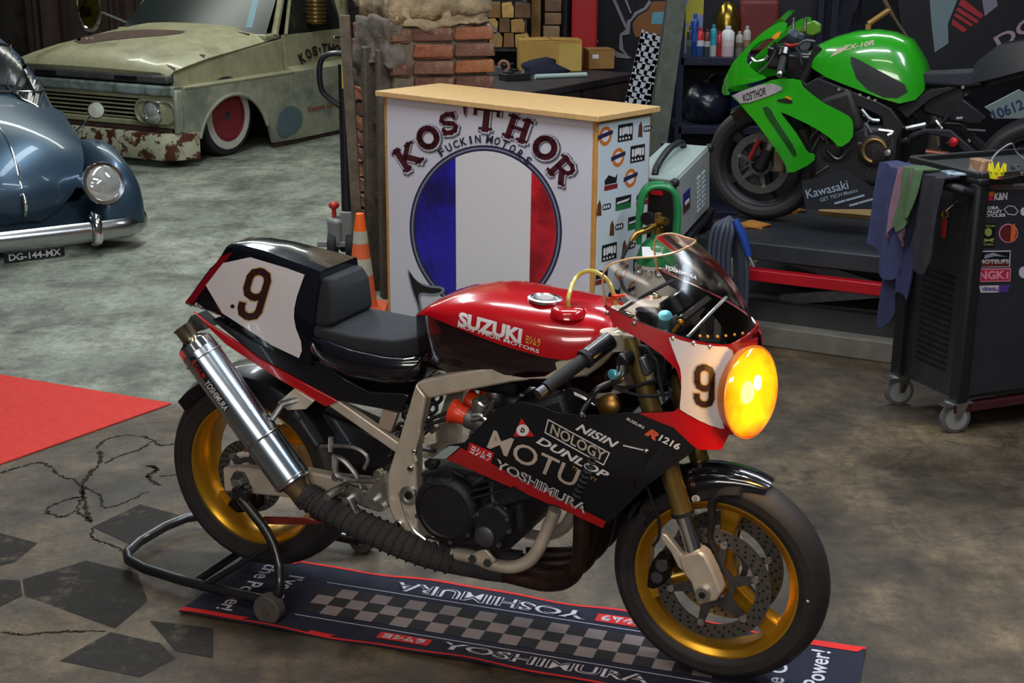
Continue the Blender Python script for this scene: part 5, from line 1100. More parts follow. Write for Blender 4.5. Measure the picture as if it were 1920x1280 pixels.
g = G(); g.box((DW+.003, DD/2, .01), (.006, DD-.03, DH-.05), z0=True); sp0 = g.build('side_print', mat('white_sponsor_sheet', rgb(186, 196, 205), .5), desk); SPB = bvh(G().add([(DW+.0062, -.5, -.2), (DW+.0062, DD+.5, -.2), (DW+.0062, DD+.5, 1.5), (DW+.0062, -.5, 1.5)], [(0, 1, 2, 3)]))
c2 = crop(560, 0, 2.4614)
def fd(polys, m, off, name='print', step=60): return pxdecal(polys, DF, FPB, m, fp_, None, off, name)
NB = mat('navy_ring_print', rgb(34, 36, 66), .5); BL = mat('blue_print', rgb(34, 26, 150), .5, second=rgb(16, 14, 84), ss=3.5, sm=(.45, .6)); RD = mat('red_flag_print', rgb(190, 26, 40), .5, second=rgb(128, 12, 26), ss=3.5, sm=(.45, .6)); GYP = mat('grey_print', rgb(120, 124, 140), .5)
EC = (911, 430)
def ep(rx, ry, a0=0, a1=360, n=64): return [(EC[0]+rx*math.cos(math.radians(a0+(a1-a0)*i/n)), EC[1]+ry*math.sin(math.radians(a0+(a1-a0)*i/n))+.03*rx*math.cos(math.radians(a0+(a1-a0)*i/n))) for i in range(n if a1-a0 == 360 else n+1)]
fd([ep(143, 158)], NB, .0006, 'disc_edge'); fd([ep(139, 154)], GYP, .0010, 'disc_ring'); fd([ep(136, 151)], NB, .0014, 'disc_ring_inner'); fd([ep(132, 147)], WHT, .0018, 'disc_field')
def clip_x(poly, f, left):
    out = []; n = len(poly)
    for i in range(n):
        a, b = poly[i], poly[(i+1) % n]; ia = (a[0] < f(a[1])) == left; ib = (b[0] < f(b[1])) == left
        if ia: out.append(a)
        if ia != ib:
            lo, hi = 0., 1.
            for _ in range(20):
                m_ = (lo+hi)/2; p = (a[0]+(b[0]-a[0])*m_, a[1]+(b[1]-a[1])*m_)
                if ((p[0] < f(p[1])) == left) == ia: lo = m_
                else: hi = m_
            out.append((a[0]+(b[0]-a[0])*hi, a[1]+(b[1]-a[1])*hi))
    return out
def stripe(f, left, poly):
    q = clip_x(poly, f, left); ys = [p[1] for p in q]; e = [p for p in q]
    return q
fd([stripe(lambda y: 856-4*math.sin((y-280)/45), True, ep(132, 147))], BL, .0022, 'blue_field'); fd([stripe(lambda y: 994+4*math.sin((y-280)/45), False, ep(132, 147))], RD, .0022, 'red_field')
# arched lettering
def arched(body, pts, hs, m, off, bold, wsc=1., name='lettering', dx=0, dy=0):
    for ch, (x, y, rt, w) in zip(body, pts):
        a = math.radians(rt); d_ = Vector((math.cos(a), math.sin(a)))*w/2*wsc; c_ = Vector((x+dx, y+dy))
        pxtext(ch, c_-d_, c_+d_, hs(ch), DF, FPB, m, fp_, bold=bold, off=off, step=None, name=name)
MARN = mat('maroon_letter', rgb(62, 18, 28), .5, var=.2, vs=40); SHD = mat('grey_letter_shadow', rgb(88, 90, 104), .5)
KP = [(c2([(512, 727)])[0], -33, 46), (c2([(603, 642)])[0], -24, 42), (c2([(697, 578)])[0], -15, 36), (c2([(772, 520)])[0], -6, 9), (c2([(868, 556)])[0], 6, 50), (c2([(1012, 601)])[0], 19, 52), (c2([(1135, 688)])[0], 33, 46), (c2([(1215, 790)])[0], 47, 46)]
KP = [(p[0], p[1], r_, w) for p, r_, w in KP]
hK = lambda ch: 17 if ch == "'" else 43
def slab(ch, t=.25, sf=.13):
    """heavy slab-serif capital as strokes in a unit box"""
    P = []
    def ln(a, b, w): P.extend(stroke([a, b], w, False))
    def ser(x, y, w=.40): P.append([(x-w/2, y-sf/2), (x+w/2, y-sf/2), (x+w/2, y+sf/2), (x-w/2, y+sf/2)])
    lo, hi = sf/2, 1-sf/2
    if ch == 'K': ln((.22, 0), (.22, 1), t); ln((.30, .45), (.78, .95), t*.85); ln((.40, .55), (.82, .05), t); [ser(x, y) for x, y in ((.20, lo), (.20, hi), (.80, lo), (.78, hi))]
    elif ch == 'T': ln((.5, 0), (.5, 1), t); P.append([(0, .82), (1, .82), (1, 1), (0, 1)]); P.append([(0, .62), (.14, .62), (.14, .9), (0, .9)]); P.append([(.86, .62), (1, .62), (1, .9), (.86, .9)]); ser(.5, lo, .52)
    elif ch == 'H': ln((.24, 0), (.24, 1), t*.9); ln((.76, 0), (.76, 1), t*.9); ln((.24, .5), (.76, .5), t*.7); [ser(x, y, .44) for x, y in ((.24, lo), (.24, hi), (.76, lo), (.76, hi))]
    elif ch == 'R': ln((.24, 0), (.24, 1), t*.95); ln((.5, .45), (.84, .05), t); ser(.22, lo, .44); ser(.86, lo, .30); ser(.18, hi, .36); P.extend(stroke([(.24, .93), (.62, .93), (.78, .82), (.80, .70), (.74, .56), (.60, .48), (.24, .48)], t*.72, False))
    elif ch == 'O': P.extend(stroke(ell(.375, .40, 20, (.5, .5)), t))
    elif ch == 'S': P.extend(stroke([(.84, .74), (.76, .86), (.5, .90), (.26, .84), (.17, .70), (.28, .57), (.5, .51), (.72, .44), (.83, .30), (.73, .15), (.5, .10), (.24, .14), (.15, .27)], t*.86, False)); P.append([(.76, .62), (.92, .62), (.92, .96), (.80, .96)]); P.append([(.08, .04), (.20, .04), (.24, .38), (.08, .38)])
    else: P.append([(.2, .0), (.5, .0), (.95, 1), (.1, 1)])
    return P
def slabword(m, off, k, dx, dy, t):
    for ch, (x, y, rt, w) in zip("KOS'THOR", KP):
        a = math.radians(rt); ux = (math.cos(a), math.sin(a)); uy = (math.sin(a), -math.cos(a)); h = 17 if ch == "'" else 45; w = (9 if ch == "'" else w*1.04); dd_ = Vector((x-911, y-430)).normalized()*3; x += dd_.x; y += dd_.y; polys = []
        for q in slab(ch, t): polys.append([(x+dx+((p[0]-.5)*w*k)*ux[0]+((p[1]-.5)*h*k)*uy[0], y+dy+((p[0]-.5)*w*k)*ux[1]+((p[1]-.5)*h*k)*uy[1]) for p in q])
        fd(polys, m, off, 'lettering')
slabword(SHD, .0026, 1.09, 2, 1.5, .30); slabword(PANW, .0030, 1.03, .5, 0, .29); slabword(MARN, .0034, .97, 0, -.5, .25)
fm = "FUCKIN MOTORS"
pts = []
_xs = [829+13.6*k for k in range(6)]+[906]+[919+14.4*k for k in range(6)]
for x, ch in zip(_xs, fm):
    kk = .0043 if x < 905 else .0055
    pts.append((x, 260+kk*(x-905)**2, math.degrees(math.atan(2*kk*(x-905))), 11 if ch not in 'IM' else (4 if ch == 'I' else 13)))
arched([c for c in fm if c != ' '], [p for p, c in zip(pts, fm) if c != ' '], lambda ch: 15, mat('navy_letter', rgb(36, 34, 52), .5), .0042, .03)
# black swoosh with pale border at the foot of the sign
fd([smooth_poly([(762, 497), (778, 524), (800, 535), (832, 536), (836, 548), (812, 556), (786, 550), (792, 575), (796, 612), (788, 612), (784, 575), (772, 545)], 2)], GYP, .0024, 'swoosh_edge'); fd([smooth_poly([(765, 502), (780, 527), (802, 539), (828, 540), (830, 546), (812, 551), (783, 546), (788, 575), (791, 608), (787, 575), (774, 542)], 2)], BLKP, .0028, 'swoosh')
# sponsor logos on the side sheet: abstract badges
def sd(polys, m, off, name='badge'): return mapped(sheet2d(polys), lambda x, z: Vector((DW+.0064+off, x, z))).build(name, m, sp0, smooth=0)
OR = mat('orange_badge', rgb(190, 104, 40), .5); GN = mat('green_badge', rgb(36, 96, 56), .5); BN = mat('brown_badge', rgb(92, 50, 30), .5); RB = mat('red_badge', rgb(120, 28, 36), .5); NV = mat('navy_badge', rgb(34, 36, 70), .5); BK = mat('black_badge', rgb(24, 24, 28), .5)
for r_ in range(10):
    for c_ in range(4):
        x = .055+c_*.145-(r_ % 3)*.048; z = 1.105-r_*.104; k = (c_-r_) % 5 if True else 0
        if x < .055 or x > DD-.052: continue
        if k == 0: sd([ell(.045, .042, 20, (x, z))], OR, .0003); sd([ell(.028, .026, 16, (x, z))], WHT, .0005); sd([[(x-.052, z-.012), (x+.052, z+.004), (x+.052, z+.022), (x-.052, z+.008)]], NV, .0007)
        elif k == 1:
            sd([[(x-.055, z-.038), (x+.055, z-.038), (x+.055, z+.038), (x-.055, z+.038)]], BK, .0003); sd([rrect(.016, .036, .006, 2, (x+o_, z+.006)) for o_ in (-.036, -.016, .020, .040)]+[ell(.013, .017, 12, (x+.002, z+.01))], WHT, .0006); sd([[(x-.045+i*.022, z-.030), (x-.030+i*.022, z-.030), (x-.034+i*.022, z-.020), (x-.043+i*.022, z-.020)] for i in range(4)], WHT, .0006)
        elif k == 2: sd([[(x-.05, z-.03), (x-.015, z-.035), (x-.018, z+.012), (x-.03, z+.038), (x-.045, z+.02)]], BN, .0003); sd([rrect(.062, .026, .010, 3, (x+.022, z))], BK, .0004); sd([rrect(.012, .015, .003, 2, (x+.003+i*.017, z)) for i in range(3)], WHT, .0006)
        elif k == 3: sd([[(x-.058, z-.004), (x+.058, z-.004), (x+.058, z+.030), (x-.058, z+.030)]], BK, .0003); sd([[(x-.058, z-.030), (x+.058, z-.030), (x+.058, z-.004), (x-.058, z-.004)]], GN, .0003); sd([[(x-.05, z-.001), (x+.035, z+.004), (x+.05, z+.016), (x+.035, z+.014), (x-.05, z+.008)]], WHT, .0006)
        else: sd([[(x-.048, z+.012), (x-.02, z+.034), (x+.03, z+.018), (x+.046, z+.036), (x+.04, z-.006), (x-.045, z-.006)]], BK, .0003); sd([[(x-.048, z-.032), (x+.048, z-.032), (x+.048, z-.010), (x-.048, z-.010)]], RB, .0003)

# ================================================================ BRICK PILLAR
pc = aty(738, 300, 7.52); PX0 = Vector((pc.x, pc.y, 0)); pa = math.radians(25); pu = Vector((math.cos(pa), math.sin(pa), 0)); PS = .56
pil = bpy.data.objects.new('brick_pillar', None); COL.objects.link(pil); pil.location = PX0; pil.rotation_euler = (0, 0, pa); tag(pil, 'old brick pillar with crumbling plaster and a timber set in its side', 'pillar')
MORT = mat('lime_mortar', rgb(104, 92, 78), .95, var=.3, vs=12, bump=.8, bs=40)
PLA = mat('crumbling_plaster', rgb(158, 138, 108), .95, second=rgb(104, 94, 72), ss=5, var=.3, vs=12, bump=1., bs=26)
CEM = mat('grey_cement_patch', rgb(98, 88, 80), .95, var=.25, vs=14, bump=.6, bs=40)
g = G(); g.box((PS/2, PS/2, 0), (PS-.03, PS-.03, 1.5), z0=True); g.build('pillar_core', MORT, pil)
random.seed(5); pm = []
for k in range(6):
    L_ = (.22, .22, .22, .11, .20, .15)[k]; bm = bmesh.new(); bmesh.ops.create_cube(bm, size=1)
    for v in bm.verts: v.co = Vector((v.co.x*L_, v.co.y*.10, v.co.z*.070))
    bmesh.ops.bevel(bm, geom=bm.edges[:], offset=.008, segments=1, affect='EDGES')
    for v in bm.verts: v.co += Vector((random.uniform(-.006, .006), random.uniform(-.006, .006), random.uniform(-.004, .004)))
    me = bpy.data.meshes.new('brick'); bm.to_mesh(me); bm.free(); pm.append((me, L_))
BRK = [mat('brick_red_%d' % i, c_, .9, var=.35, vs=16, bump=.6, bs=60, second=rgb(122, 96, 78), ss=14, sm=(.55, .7)) for i, c_ in enumerate((rgb(138, 82, 56), rgb(122, 70, 52), rgb(110, 74, 58), rgb(146, 88, 52), rgb(98, 64, 52)))]
for me, _l in pm: me.materials.append(BRK[0])
def brick(k, loc, rz, m_):
    o = bpy.data.objects.new('brick', pm[k][0]); COL.objects.link(o); o.parent = pil; o.location = loc; o.rotation_euler = (random.uniform(-.02, .02), random.uniform(-.02, .02), rz+random.uniform(-.03, .03))
    o.material_slots[0].link = 'OBJECT'; o.material_slots[0].material = m_
for c_ in range(17):
    z = .045+c_*.0855
    for face in (0, 1):
        x = -.0 if c_ % 2 == face else -.11
        first = True
        while x < PS-.02:
            k = random.choice((0, 1, 2)) if x+.23 < PS+.03 else 5
            if first and c_ % 2 == face: k = 3
            if x+pm[k][1] > PS+.02: k = 3
            L_ = pm[k][1]; xc = x+L_/2
            if face == 0 and xc > .03: brick(k, (xc, .036+random.uniform(-.012, .010), z), 0, random.choice(BRK))
            if face == 1 and xc > .36: brick(k, (.036+random.uniform(-.012, .010), xc, z), math.pi/2, random.choice(BRK))
            x += L_+.014; first = False
# plaster above (rough lumps), cement around the timber chase
def lump(name, m, a, b, seed, amp=.02, n=10):
    random.seed(seed); bm = bmesh.new(); bmesh.ops.create_cube(bm, size=1)
    bmesh.ops.subdivide_edges(bm, edges=bm.edges[:], cuts=n, use_grid_fill=True)
    a, b = Vector(a), Vector(b)
    for v in bm.verts:
        q = Vector((v.co.x+.5, v.co.y+.5, v.co.z+.5)); p = Vector((a.x+(b.x-a.x)*q.x, a.y+(b.y-a.y)*q.y, a.z+(b.z-a.z)*q.z))
        from mathutils import noise as N_
        d_ = N_.noise(p*9+Vector((seed, 0, 0)))*amp+N_.noise(p*25)*amp*.5; v.co = p+Vector((v.co.x, v.co.y, v.co.z)).normalized()*d_
        if q.z < .01: v.co.z += N_.noise(p*7)*.06
    me = bpy.data.meshes.new(name); bm.to_mesh(me); bm.free(); me.materials.append(m); me.shade_smooth(); o = bpy.data.objects.new(name, me); COL.objects.link(o); o.parent = pil; return o
lump('plaster_coat', PLA, (-.012, -.012, 1.50), (PS, PS, 3.4), 3, .03, 26)
lump('plaster_patch', PLA, (.0, -.006, 1.455), (PS*.99, .05, 1.55), 8, .03, 14)
lump('cement_patch', CEM, (-.035, -.006, 1.24), (.06, .50, 1.50), 4, .03, 12)
lump('cement_patch', CEM, (-.02, .40, 1.02), (.08, .55, 1.30), 6, .03, 8)
OLDW = mat('weathered_timber', rgb(74, 66, 56), .85, var=.4, vs=10, bump=.5, bs=40)
for y0, w, x0 in ((.05, .06, -.02), (.24, .07, -.03)):
    g = G(); g.box((x0, y0+w/2, 0), (.07, w, 1.34), z0=True); g.build('timber_jamb', OLDW, pil, bevel=.006)
g = G(); g.box((.012, .17, 0), (.03, .12, 1.30), z0=True); g.build('timber_post', mat('dark_timber', rgb(44, 36, 30), .9, var=.4, vs=10), pil)
for z in (.55, .95, 1.28):
    g = G(); g.box((-.02, .17, z), (.03, .13, .025)); g.build('iron_strap', RUST, pil)
# leaning plank
a, b = Vector((-.845, 7.74, 0)), Vector((-.905, 7.80, 1.50)); d_ = (b-a).normalized(); s_ = Vector((.055, .02, .0)); t_ = Vector((0, .03, 0))
g = G(); g.hexa([a-s_/2-t_/2, a+s_/2-t_/2, a+s_/2+t_/2, a-s_/2+t_/2], [b-s_/2-t_/2, b+s_/2-t_/2, b+s_/2+t_/2, b-s_/2+t_/2]); tag(g.build('timber_plank', mat('grey_plank', rgb(92, 82, 68), .9, var=.35, vs=14, bump=.4, bs=50), bevel=.004), 'grey weathered plank leaning upright against the brick pillar', 'plank')

# ================================================================ TRAFFIC CONE
cn = thing('traffic_cone', 'orange traffic cone with two pale bands beside the brick pillar', 'cone', (-.795, 7.30, 0))
CO_ = mat('faded_orange_plastic', rgb(206, 92, 52), .6, var=.15, vs=12); COT = mat('bright_orange_plastic', rgb(232, 96, 24), .5); CW = mat('reflective_band', rgb(166, 164, 150), .55, var=.12, vs=20)
def cr(z): return .085-.062*(z/.52)
for z0, z1, m_, nm in ((0, .10, CO_, 'cone_foot'), (.10, .20, CO_, 'cone_band'), (.20, .29, CW, 'pale_band'), (.29, .37, CO_, 'cone_band'), (.37, .435, CW, 'pale_band'), (.435, .525, COT, 'cone_tip')):
    e = .001 if nm == 'pale_band' else 0
    g = G(); g.lathe([(cr(z0)+e, z0), (cr(z1)+e, z1)] + ([(cr(z1)-.006, z1+.003), (.0001, z1+.003)] if nm == 'cone_tip' else []), (0, 0, 0), (0, 0, 1), 24); g.build(nm, m_, cn)
g = G(); g.prism([(x, y, 0) for x, y in rrect(.26, .26, .05, 4)], (0, 0, .03)); g.build('cone_base', CO_, cn, bevel=.006)

# ================================================================ PALLET JACK
PY = 8.42
def pj(x, y, Y=PY): return aty(x, y, Y)-Vector((pjo.x, pjo.y, 0))
pjo = Vector((-1.03, PY, 0)); jack = thing('pallet_jack', 'black pallet jack with grey pump and red release knob beside the brick pillar', 'pallet jack', pjo)
JB = mat('black_jack_paint', rgb(18, 18, 26), .4, coat=.2); JG = mat('grey_cast_pump', rgb(128, 126, 126), .45, .3, var=.15, vs=12)
g = G(); g.tube([pj(652, 470), pj(652, 410), pj(643, 120)], [.045, .036, .030], 12); g.build('handle_shaft', JB, jack)
g = G(); g.tube(smooth_poly([pj(652, 100), pj(612, 100), pj(598, 118), pj(600, 165), pj(612, 182), pj(648, 206)], 2, closed=False), .017, 10); lo = g.build('handle_loop', JB, jack)
g = G(); g.tube(smooth_poly([pj(652, 100), pj(692, 104), pj(704, 122), pj(700, 168), pj(690, 184), pj(650, 206)], 2, closed=False), .017, 10); g.build('handle_loop', JB, jack)
p = pj(647, 140); g = G(); g.box(p+Vector((.0, -.036, 0)), (.03, .012, .15)); g.build('yellow_label', mat('yellow_label', rgb(190, 176, 50), .5), jack)
g = G(); p = pj(632, 425); g.lathe([(.055, -.10), (.06, .04), (.045, .055), (.02, .06)], p, (0, 0, 1), 20); g.box(p+Vector((.065, 0, .0)), (.08, .09, .20)); g.box(p+Vector((.11, .0, .04)), (.05, .12, .12)); g.build('pump_body', JG, jack, bevel=.008)
g = G(); p2 = pj(626, 385); g.ball(p2, .030, 12, 8, (1.1, 1, .8)); g.cyl(p2-Vector((0, 0, .07)), p2, .014, 10); g.build('release_knob', mat('red_knob', rgb(180, 36, 32), .4), jack)
g = G(); p = pj(640, 455); g.box(p, (.28, .10, .035)); g.build('pump_base', JG, jack, bevel=.006)
for sx in (-1, 1):
    g = G(); g.lathe([(.03, -.025), (.088, -.025), (.095, -.018), (.095, .018), (.088, .025), (.03, .025)], (sx*.055, .0, .095), (1, 0, 0), 28); wv = g.build('steer_wheel', RUBBER, jack); g = G(); g.lathe([(.055, .0), (.05, .03), (.0001, .03)], (sx*.055, 0, .095), (sx, 0, 0), 20); g.build('wheel_centre', mat('brown_wheel', rgb(96, 62, 50), .5), wv)
g = G(); g.cyl((-.07, 0, .095), (.07, 0, .095), .02, 10); g.cyl((0, 0, .095), (0, 0, .28), .03, 12); g.build('steer_yoke', DKSTEEL, jack)
for sx in (-1, 1):
    g = G(); g.box((sx*.17, .75, .09), (.15, 1.15, .05)); g.xf(Matrix.Rotation(math.radians(-62), 4, 'Z')); g.build('fork', JB, jack, bevel=.006)
g = G(); g.box((0, .16, .19), (.30, .04, .20)); g.xf(Matrix.Rotation(math.radians(-62), 4, 'Z')); g.build('fork_head', JB, jack, bevel=.01)

# ================================================================ WORKBENCH AND WHAT LIES ON IT
BA, BBn = Vector((.06, 9.46, 0)), Vector((.92, 10.80, 0)); bu = (BBn-BA).normalized(); bl = (BBn-BA).length
BEN = Frame(BA, math.atan2(bu.y, bu.x)); bench = thing('workbench', 'dark wooden workbench holding cardboard boxes behind the counter', 'workbench', BA, BEN.yaw)
DKW = mat('dark_bench_wood', rgb(58, 48, 46), .6, var=.3, vs=9); 
g = G(); g.box((bl/2, .42, .87), (bl, .84, .05)); g.build('bench_top', mat('grimy_bench_top', rgb(48, 44, 46), .5, var=.4, vs=8), bench, bevel=.006)
g = G(); g.box((bl/2, .03, .77), (bl-.04, .03, .15)); g.build('bench_apron', DKW, bench, bevel=.004)
for x in (.05, bl/2, bl-.05):
    for y in (.05, .78):
        g = G(); g.box((x, y, 0), (.07, .07, .845), z0=True); g.build('leg', DKW, bench, bevel=.004)
g = G(); g.box((bl/2, .35, .35), (bl-.12, .5, .03)); g.build('bench_shelf', DKW, bench)
g = G(); g.box((bl/2, .40, .52), (bl-.16, .02, .36)); g.build('bench_back_panel', mat('brown_panel', rgb(70, 46, 44), .7, var=.3), bench)
CARD = mat('cardboard', rgb(168, 128, 62), .8, var=.15, vs=8); BZ = .895
def on_bench(x, y, z=BZ): return fl(x, y, z)
p = on_bench(1030, 133); bx = thing('cardboard_box', 'large cardboard box with taped flap standing on the workbench', 'box', (p.x, p.y+.12, BZ), math.radians(4))
g = G(); g.box((0, 0, 0), (.47, .30, .225), z0=True); g.build('box_body', CARD, bx, bevel=.004)
g = G(); g.box((.145, -.152, .003), (.17, .004, .20), z0=True); g.build('box_flap', mat('pale_cardboard', rgb(182, 152, 78), .8, var=.1), bx)
for sx in (-1, 1):
    g = G(); g.box((sx*.12, -.02, .229), (.225, .26, .006), Matrix.Rotation(sx*.03, 3, 'Y')); g.build('lid_flap', CARD, bx)
p = on_bench(1122, 128); bx = thing('cardboard_box', 'small brown cardboard box with white label on the workbench end', 'box', (p.x, p.y+.04, BZ), math.radians(12))
g = G(); g.box((0, 0, 0), (.205, .20, .145), z0=True); g.build('box_body', mat('brown_cardboard', rgb(150, 108, 58), .8, var=.12), bx, bevel=.004); g = G(); g.box((-.05, -.101, .095), (.05, .003, .03)); g.build('box_label', WHT, bx)
for y in (-.055, .045):
    g = G(); g.box((0, y, .147), (.2, .095, .004)); g.build('lid_flap', mat('brown_cardboard', rgb(150, 108, 58), .8), bx)
p = on_bench(1018, 138); g = G()
rings = []
for k in range(9):
    t = k/8; z = .125*t; r_ = .14*(1-t**1.7)**.6+.002; rings.append([Vector((r_*(1.25+.12*math.sin(3*a+k))*math.cos(a)+.02*math.sin(k), r_*.8*math.sin(a), z+.006*math.sin(5*a+k*2)*(1-t) if k else 0)) for a in [2*math.pi*j/20 for j in range(20)]])
g.loft(rings); cap_ = thing('fabric_cap', 'crumpled dark navy cap lying before the large cardboard box', 'cap', (p.x, p.y-.02, BZ)); co = g.build('cap_crown', mat('navy_cloth', rgb(20, 20, 38), .9, var=.3, vs=20), cap_, smooth=70)
g = G(); g.prism([(x, y-.10, .004) for x, y in ell(.09, .07, 16, (.03, 0), 180, 360)], (0, 0, .008)); g.build('cap_peak', mat('navy_cloth', rgb(20, 20, 38), .9), cap_)
a, b = on_bench(1003, 141, BZ+.018), on_bench(1098, 137, BZ+.018); g = G(); d_ = (b-a).normalized(); a2 = a+Vector((.0, -.10, 0)); b2 = b+Vector((0, -.10, 0))
g.tube([a2, b2], .017, 16); g.tube([b2-d_*.001, b2+d_*.001], .010, 12); tag(g.build('paper_roll', mat('white_paper', rgb(172, 190, 180), .6)), 'white paper roll lying along the workbench edge', 'paper roll')
random.seed(11)
for i, (x, y, sx, sy, sz, lb, nm, m_) in enumerate([(965, 150, .20, .12, .05, 'flat dark metal block lying on the near end of the workbench', 'metal_block', mat('dark_block', rgb(40, 40, 42), .5, .4, var=.4)), (915, 140, .16, .12, .06, 'grey metal tray lying on the workbench beside the brick pillar', 'metal_tray', mat('tray_grey', rgb(110, 116, 120), .4, .5)), (938, 136, .12, .1, .085, 'heap of small black tools on the workbench', 'tool_heap', mat('tool_black', rgb(30, 30, 32), .5, .4))]):
    p = on_bench(x, y); o = thing(nm, lb, 'tool' if nm != 'metal_tray' else 'tray', (p.x, p.y, BZ), .5)
    if nm == 'metal_tray':
        g = G(); g.box((0, 0, .006), (sx, sy, .012)); g.build('tray_floor', m_, o, bevel=.003)
        for a_, b_, c_, d_ in ((-sx/2, 0, .008, sy), (sx/2, 0, .008, sy), (0, -sy/2, sx, .008), (0, sy/2, sx, .008)):
            g = G(); g.box((a_, b_, .03), (c_, d_, .055)); g.build('tray_side', m_, o, bevel=.002)
    elif nm == 'metal_block':
        g = G(); g.box((0, 0, 0), (sx, sy, sz), z0=True); g.build('block_body', m_, o, bevel=.006)
        g = G(); g.box((-.05, 0, sz-.002), (.05, sy*.7, .016), z0=True); g.build('block_clamp', m_, o, bevel=.004); g = G(); g.cyl((.05, -.03, sz), (.05, -.03, sz+.02), .014, 6); g.build('block_bolt', STEEL, o)
    else:
        for k in range(9):
            a = random.uniform(0, 3); q = Vector((random.uniform(-.08, .08), random.uniform(-.06, .06), random.uniform(.012, .07))); d_ = Vector((math.cos(a), math.sin(a), random.uniform(-.1, .1)))*random.uniform(.04, .08)
            g = G(); g.tube([q-d_, q, q+d_], [.010, .013, .011], 8); g.build('hand_tool', m_, o)
g = G(); p = on_bench(945, 137); g.torus((0, 0, .05), (.3, 1, 0), .038, .012, 24, 8); tr = g.build('tape_roll', mat('brown_tape', rgb(150, 104, 80), .5), loc=(p.x, p.y, BZ)); tag(tr, 'roll of brown tape standing on the workbench', 'tape')
# bent bright strip standing up beside the pillar
g = G(); Pn = [aty(x, y, 9.6) for x, y in ((903, 103), (924, 92), (928, 82), (936, 64), (893, 10))]; base_p = on_bench(903, 140)
g.tube(Pn, .010, 6, flat=.35); g.tube([aty(936, 64, 9.6), aty(908, 40, 9.6)], .005, 6); g.tube([aty(903, 103, 9.6), Vector((aty(903, 103, 9.6).x, 9.6, .895))], .008, 6); tag(g.build('metal_bracket', mat('pale_metal', rgb(160, 164, 176), .3, .7)), 'bent pale metal bracket standing on the workbench beside the brick pillar', 'bracket')
# ================================================================ BACK OF THE WORKSHOP
random.seed(21)
LOGC = [mat('split_log_%d' % i, c_, .85, var=.3, vs=14) for i, c_ in enumerate((rgb(150, 112, 62), rgb(120, 84, 48), rgb(172, 134, 76), rgb(96, 68, 44)))]
rk = thing('log_rack', 'dark shelf rack stacked with split firewood behind the workbench', 'rack', (-.30, 11.45, 0))
for z in (.55, 1.02):
    g = G(); g.box((0, 0, z), (.78, .30, .03)); g.build('rack_shelf', DKW, rk)
for x in (-.38, .38):
    g = G(); g.box((x, 0, 0), (.04, .30, 1.75), z0=True); g.build('rack_post', DKW, rk)
zc = [1.035]*20
k = 0
for row in range(3):
    x = -.34+.03*(row % 2)
    while x < .32:
        w = random.uniform(.085, .13); h = .108; g = G(); z = 1.036+row*.112; e_ = random.uniform(.02, .3)
        P = [(0, 0), (w, 0), (w*(1-e_*.5), h), (w*e_*.5, h)] if k % 2 else [(w*e_*.5, 0), (w*(1-e_*.4), 0), (w, h*.7), (w*.8, h), (0, h*.9)]
        g.prism([(x+a, -.17, z+b) for a, b in P], (0, .30, 0)); o = g.build('split_log', LOGC[k % 4], bevel=.004, loc=(-.30, 11.45, 0)); tag(o, 'split firewood log stacked on the rack behind the workbench', 'log', 'split logs on the rack'); x += w+.006; k += 1
g = G(); g.box((.172, 11.47, 0), (.075, .075, 2.4), z0=True); tag(g.build('timber_post', mat('tan_post', rgb(126, 96, 54), .8, var=.3, vs=10), bevel=.006), 'tan square timber post standing between the firewood rack and the red locker', 'post')
st_ = thing('stone_column', 'narrow column of stacked pale bricks beside the tan timber post', 'column', (.30, 11.50, 0))
for i in range(22):
    g = G(); g.box((random.uniform(-.008, .008), 0, i*.10), (.13, .2, .092), z0=True); g.build('brick', mat('pale_brick_%d' % (i % 3), (rgb(120, 92, 70), rgb(104, 76, 60), rgb(134, 108, 84))[i % 3], .9, var=.3, vs=12), st_, bevel=.008)
lk = thing('red_locker', 'tall red metal locker behind the large cardboard box', 'locker', (.55, 11.49, 0))
REDM = mat('red_metal', rgb(150, 14, 22), .4, var=.15, vs=6)
g = G(); g.box((0, 0, 0), (.20, .30, 1.95), z0=True); g.build('locker_body', REDM, lk, bevel=.006); g = G(); g.box((0, -.155, .05), (.17, .012, 1.85), z0=True); g.build('locker_door', REDM, lk, bevel=.003); g = G(); g.box((.06, -.165, .95), (.015, .012, .12)); g.build('handle', STEEL, lk)
g = G(); g.tube([(.405, 11.40, .02), (.405, 11.40, .9), (.405, 11.40, 1.75)], [.03, .028, .03], 14); tag(g.build('black_tube', BLK), 'black upright tube standing before the red locker', 'tube')
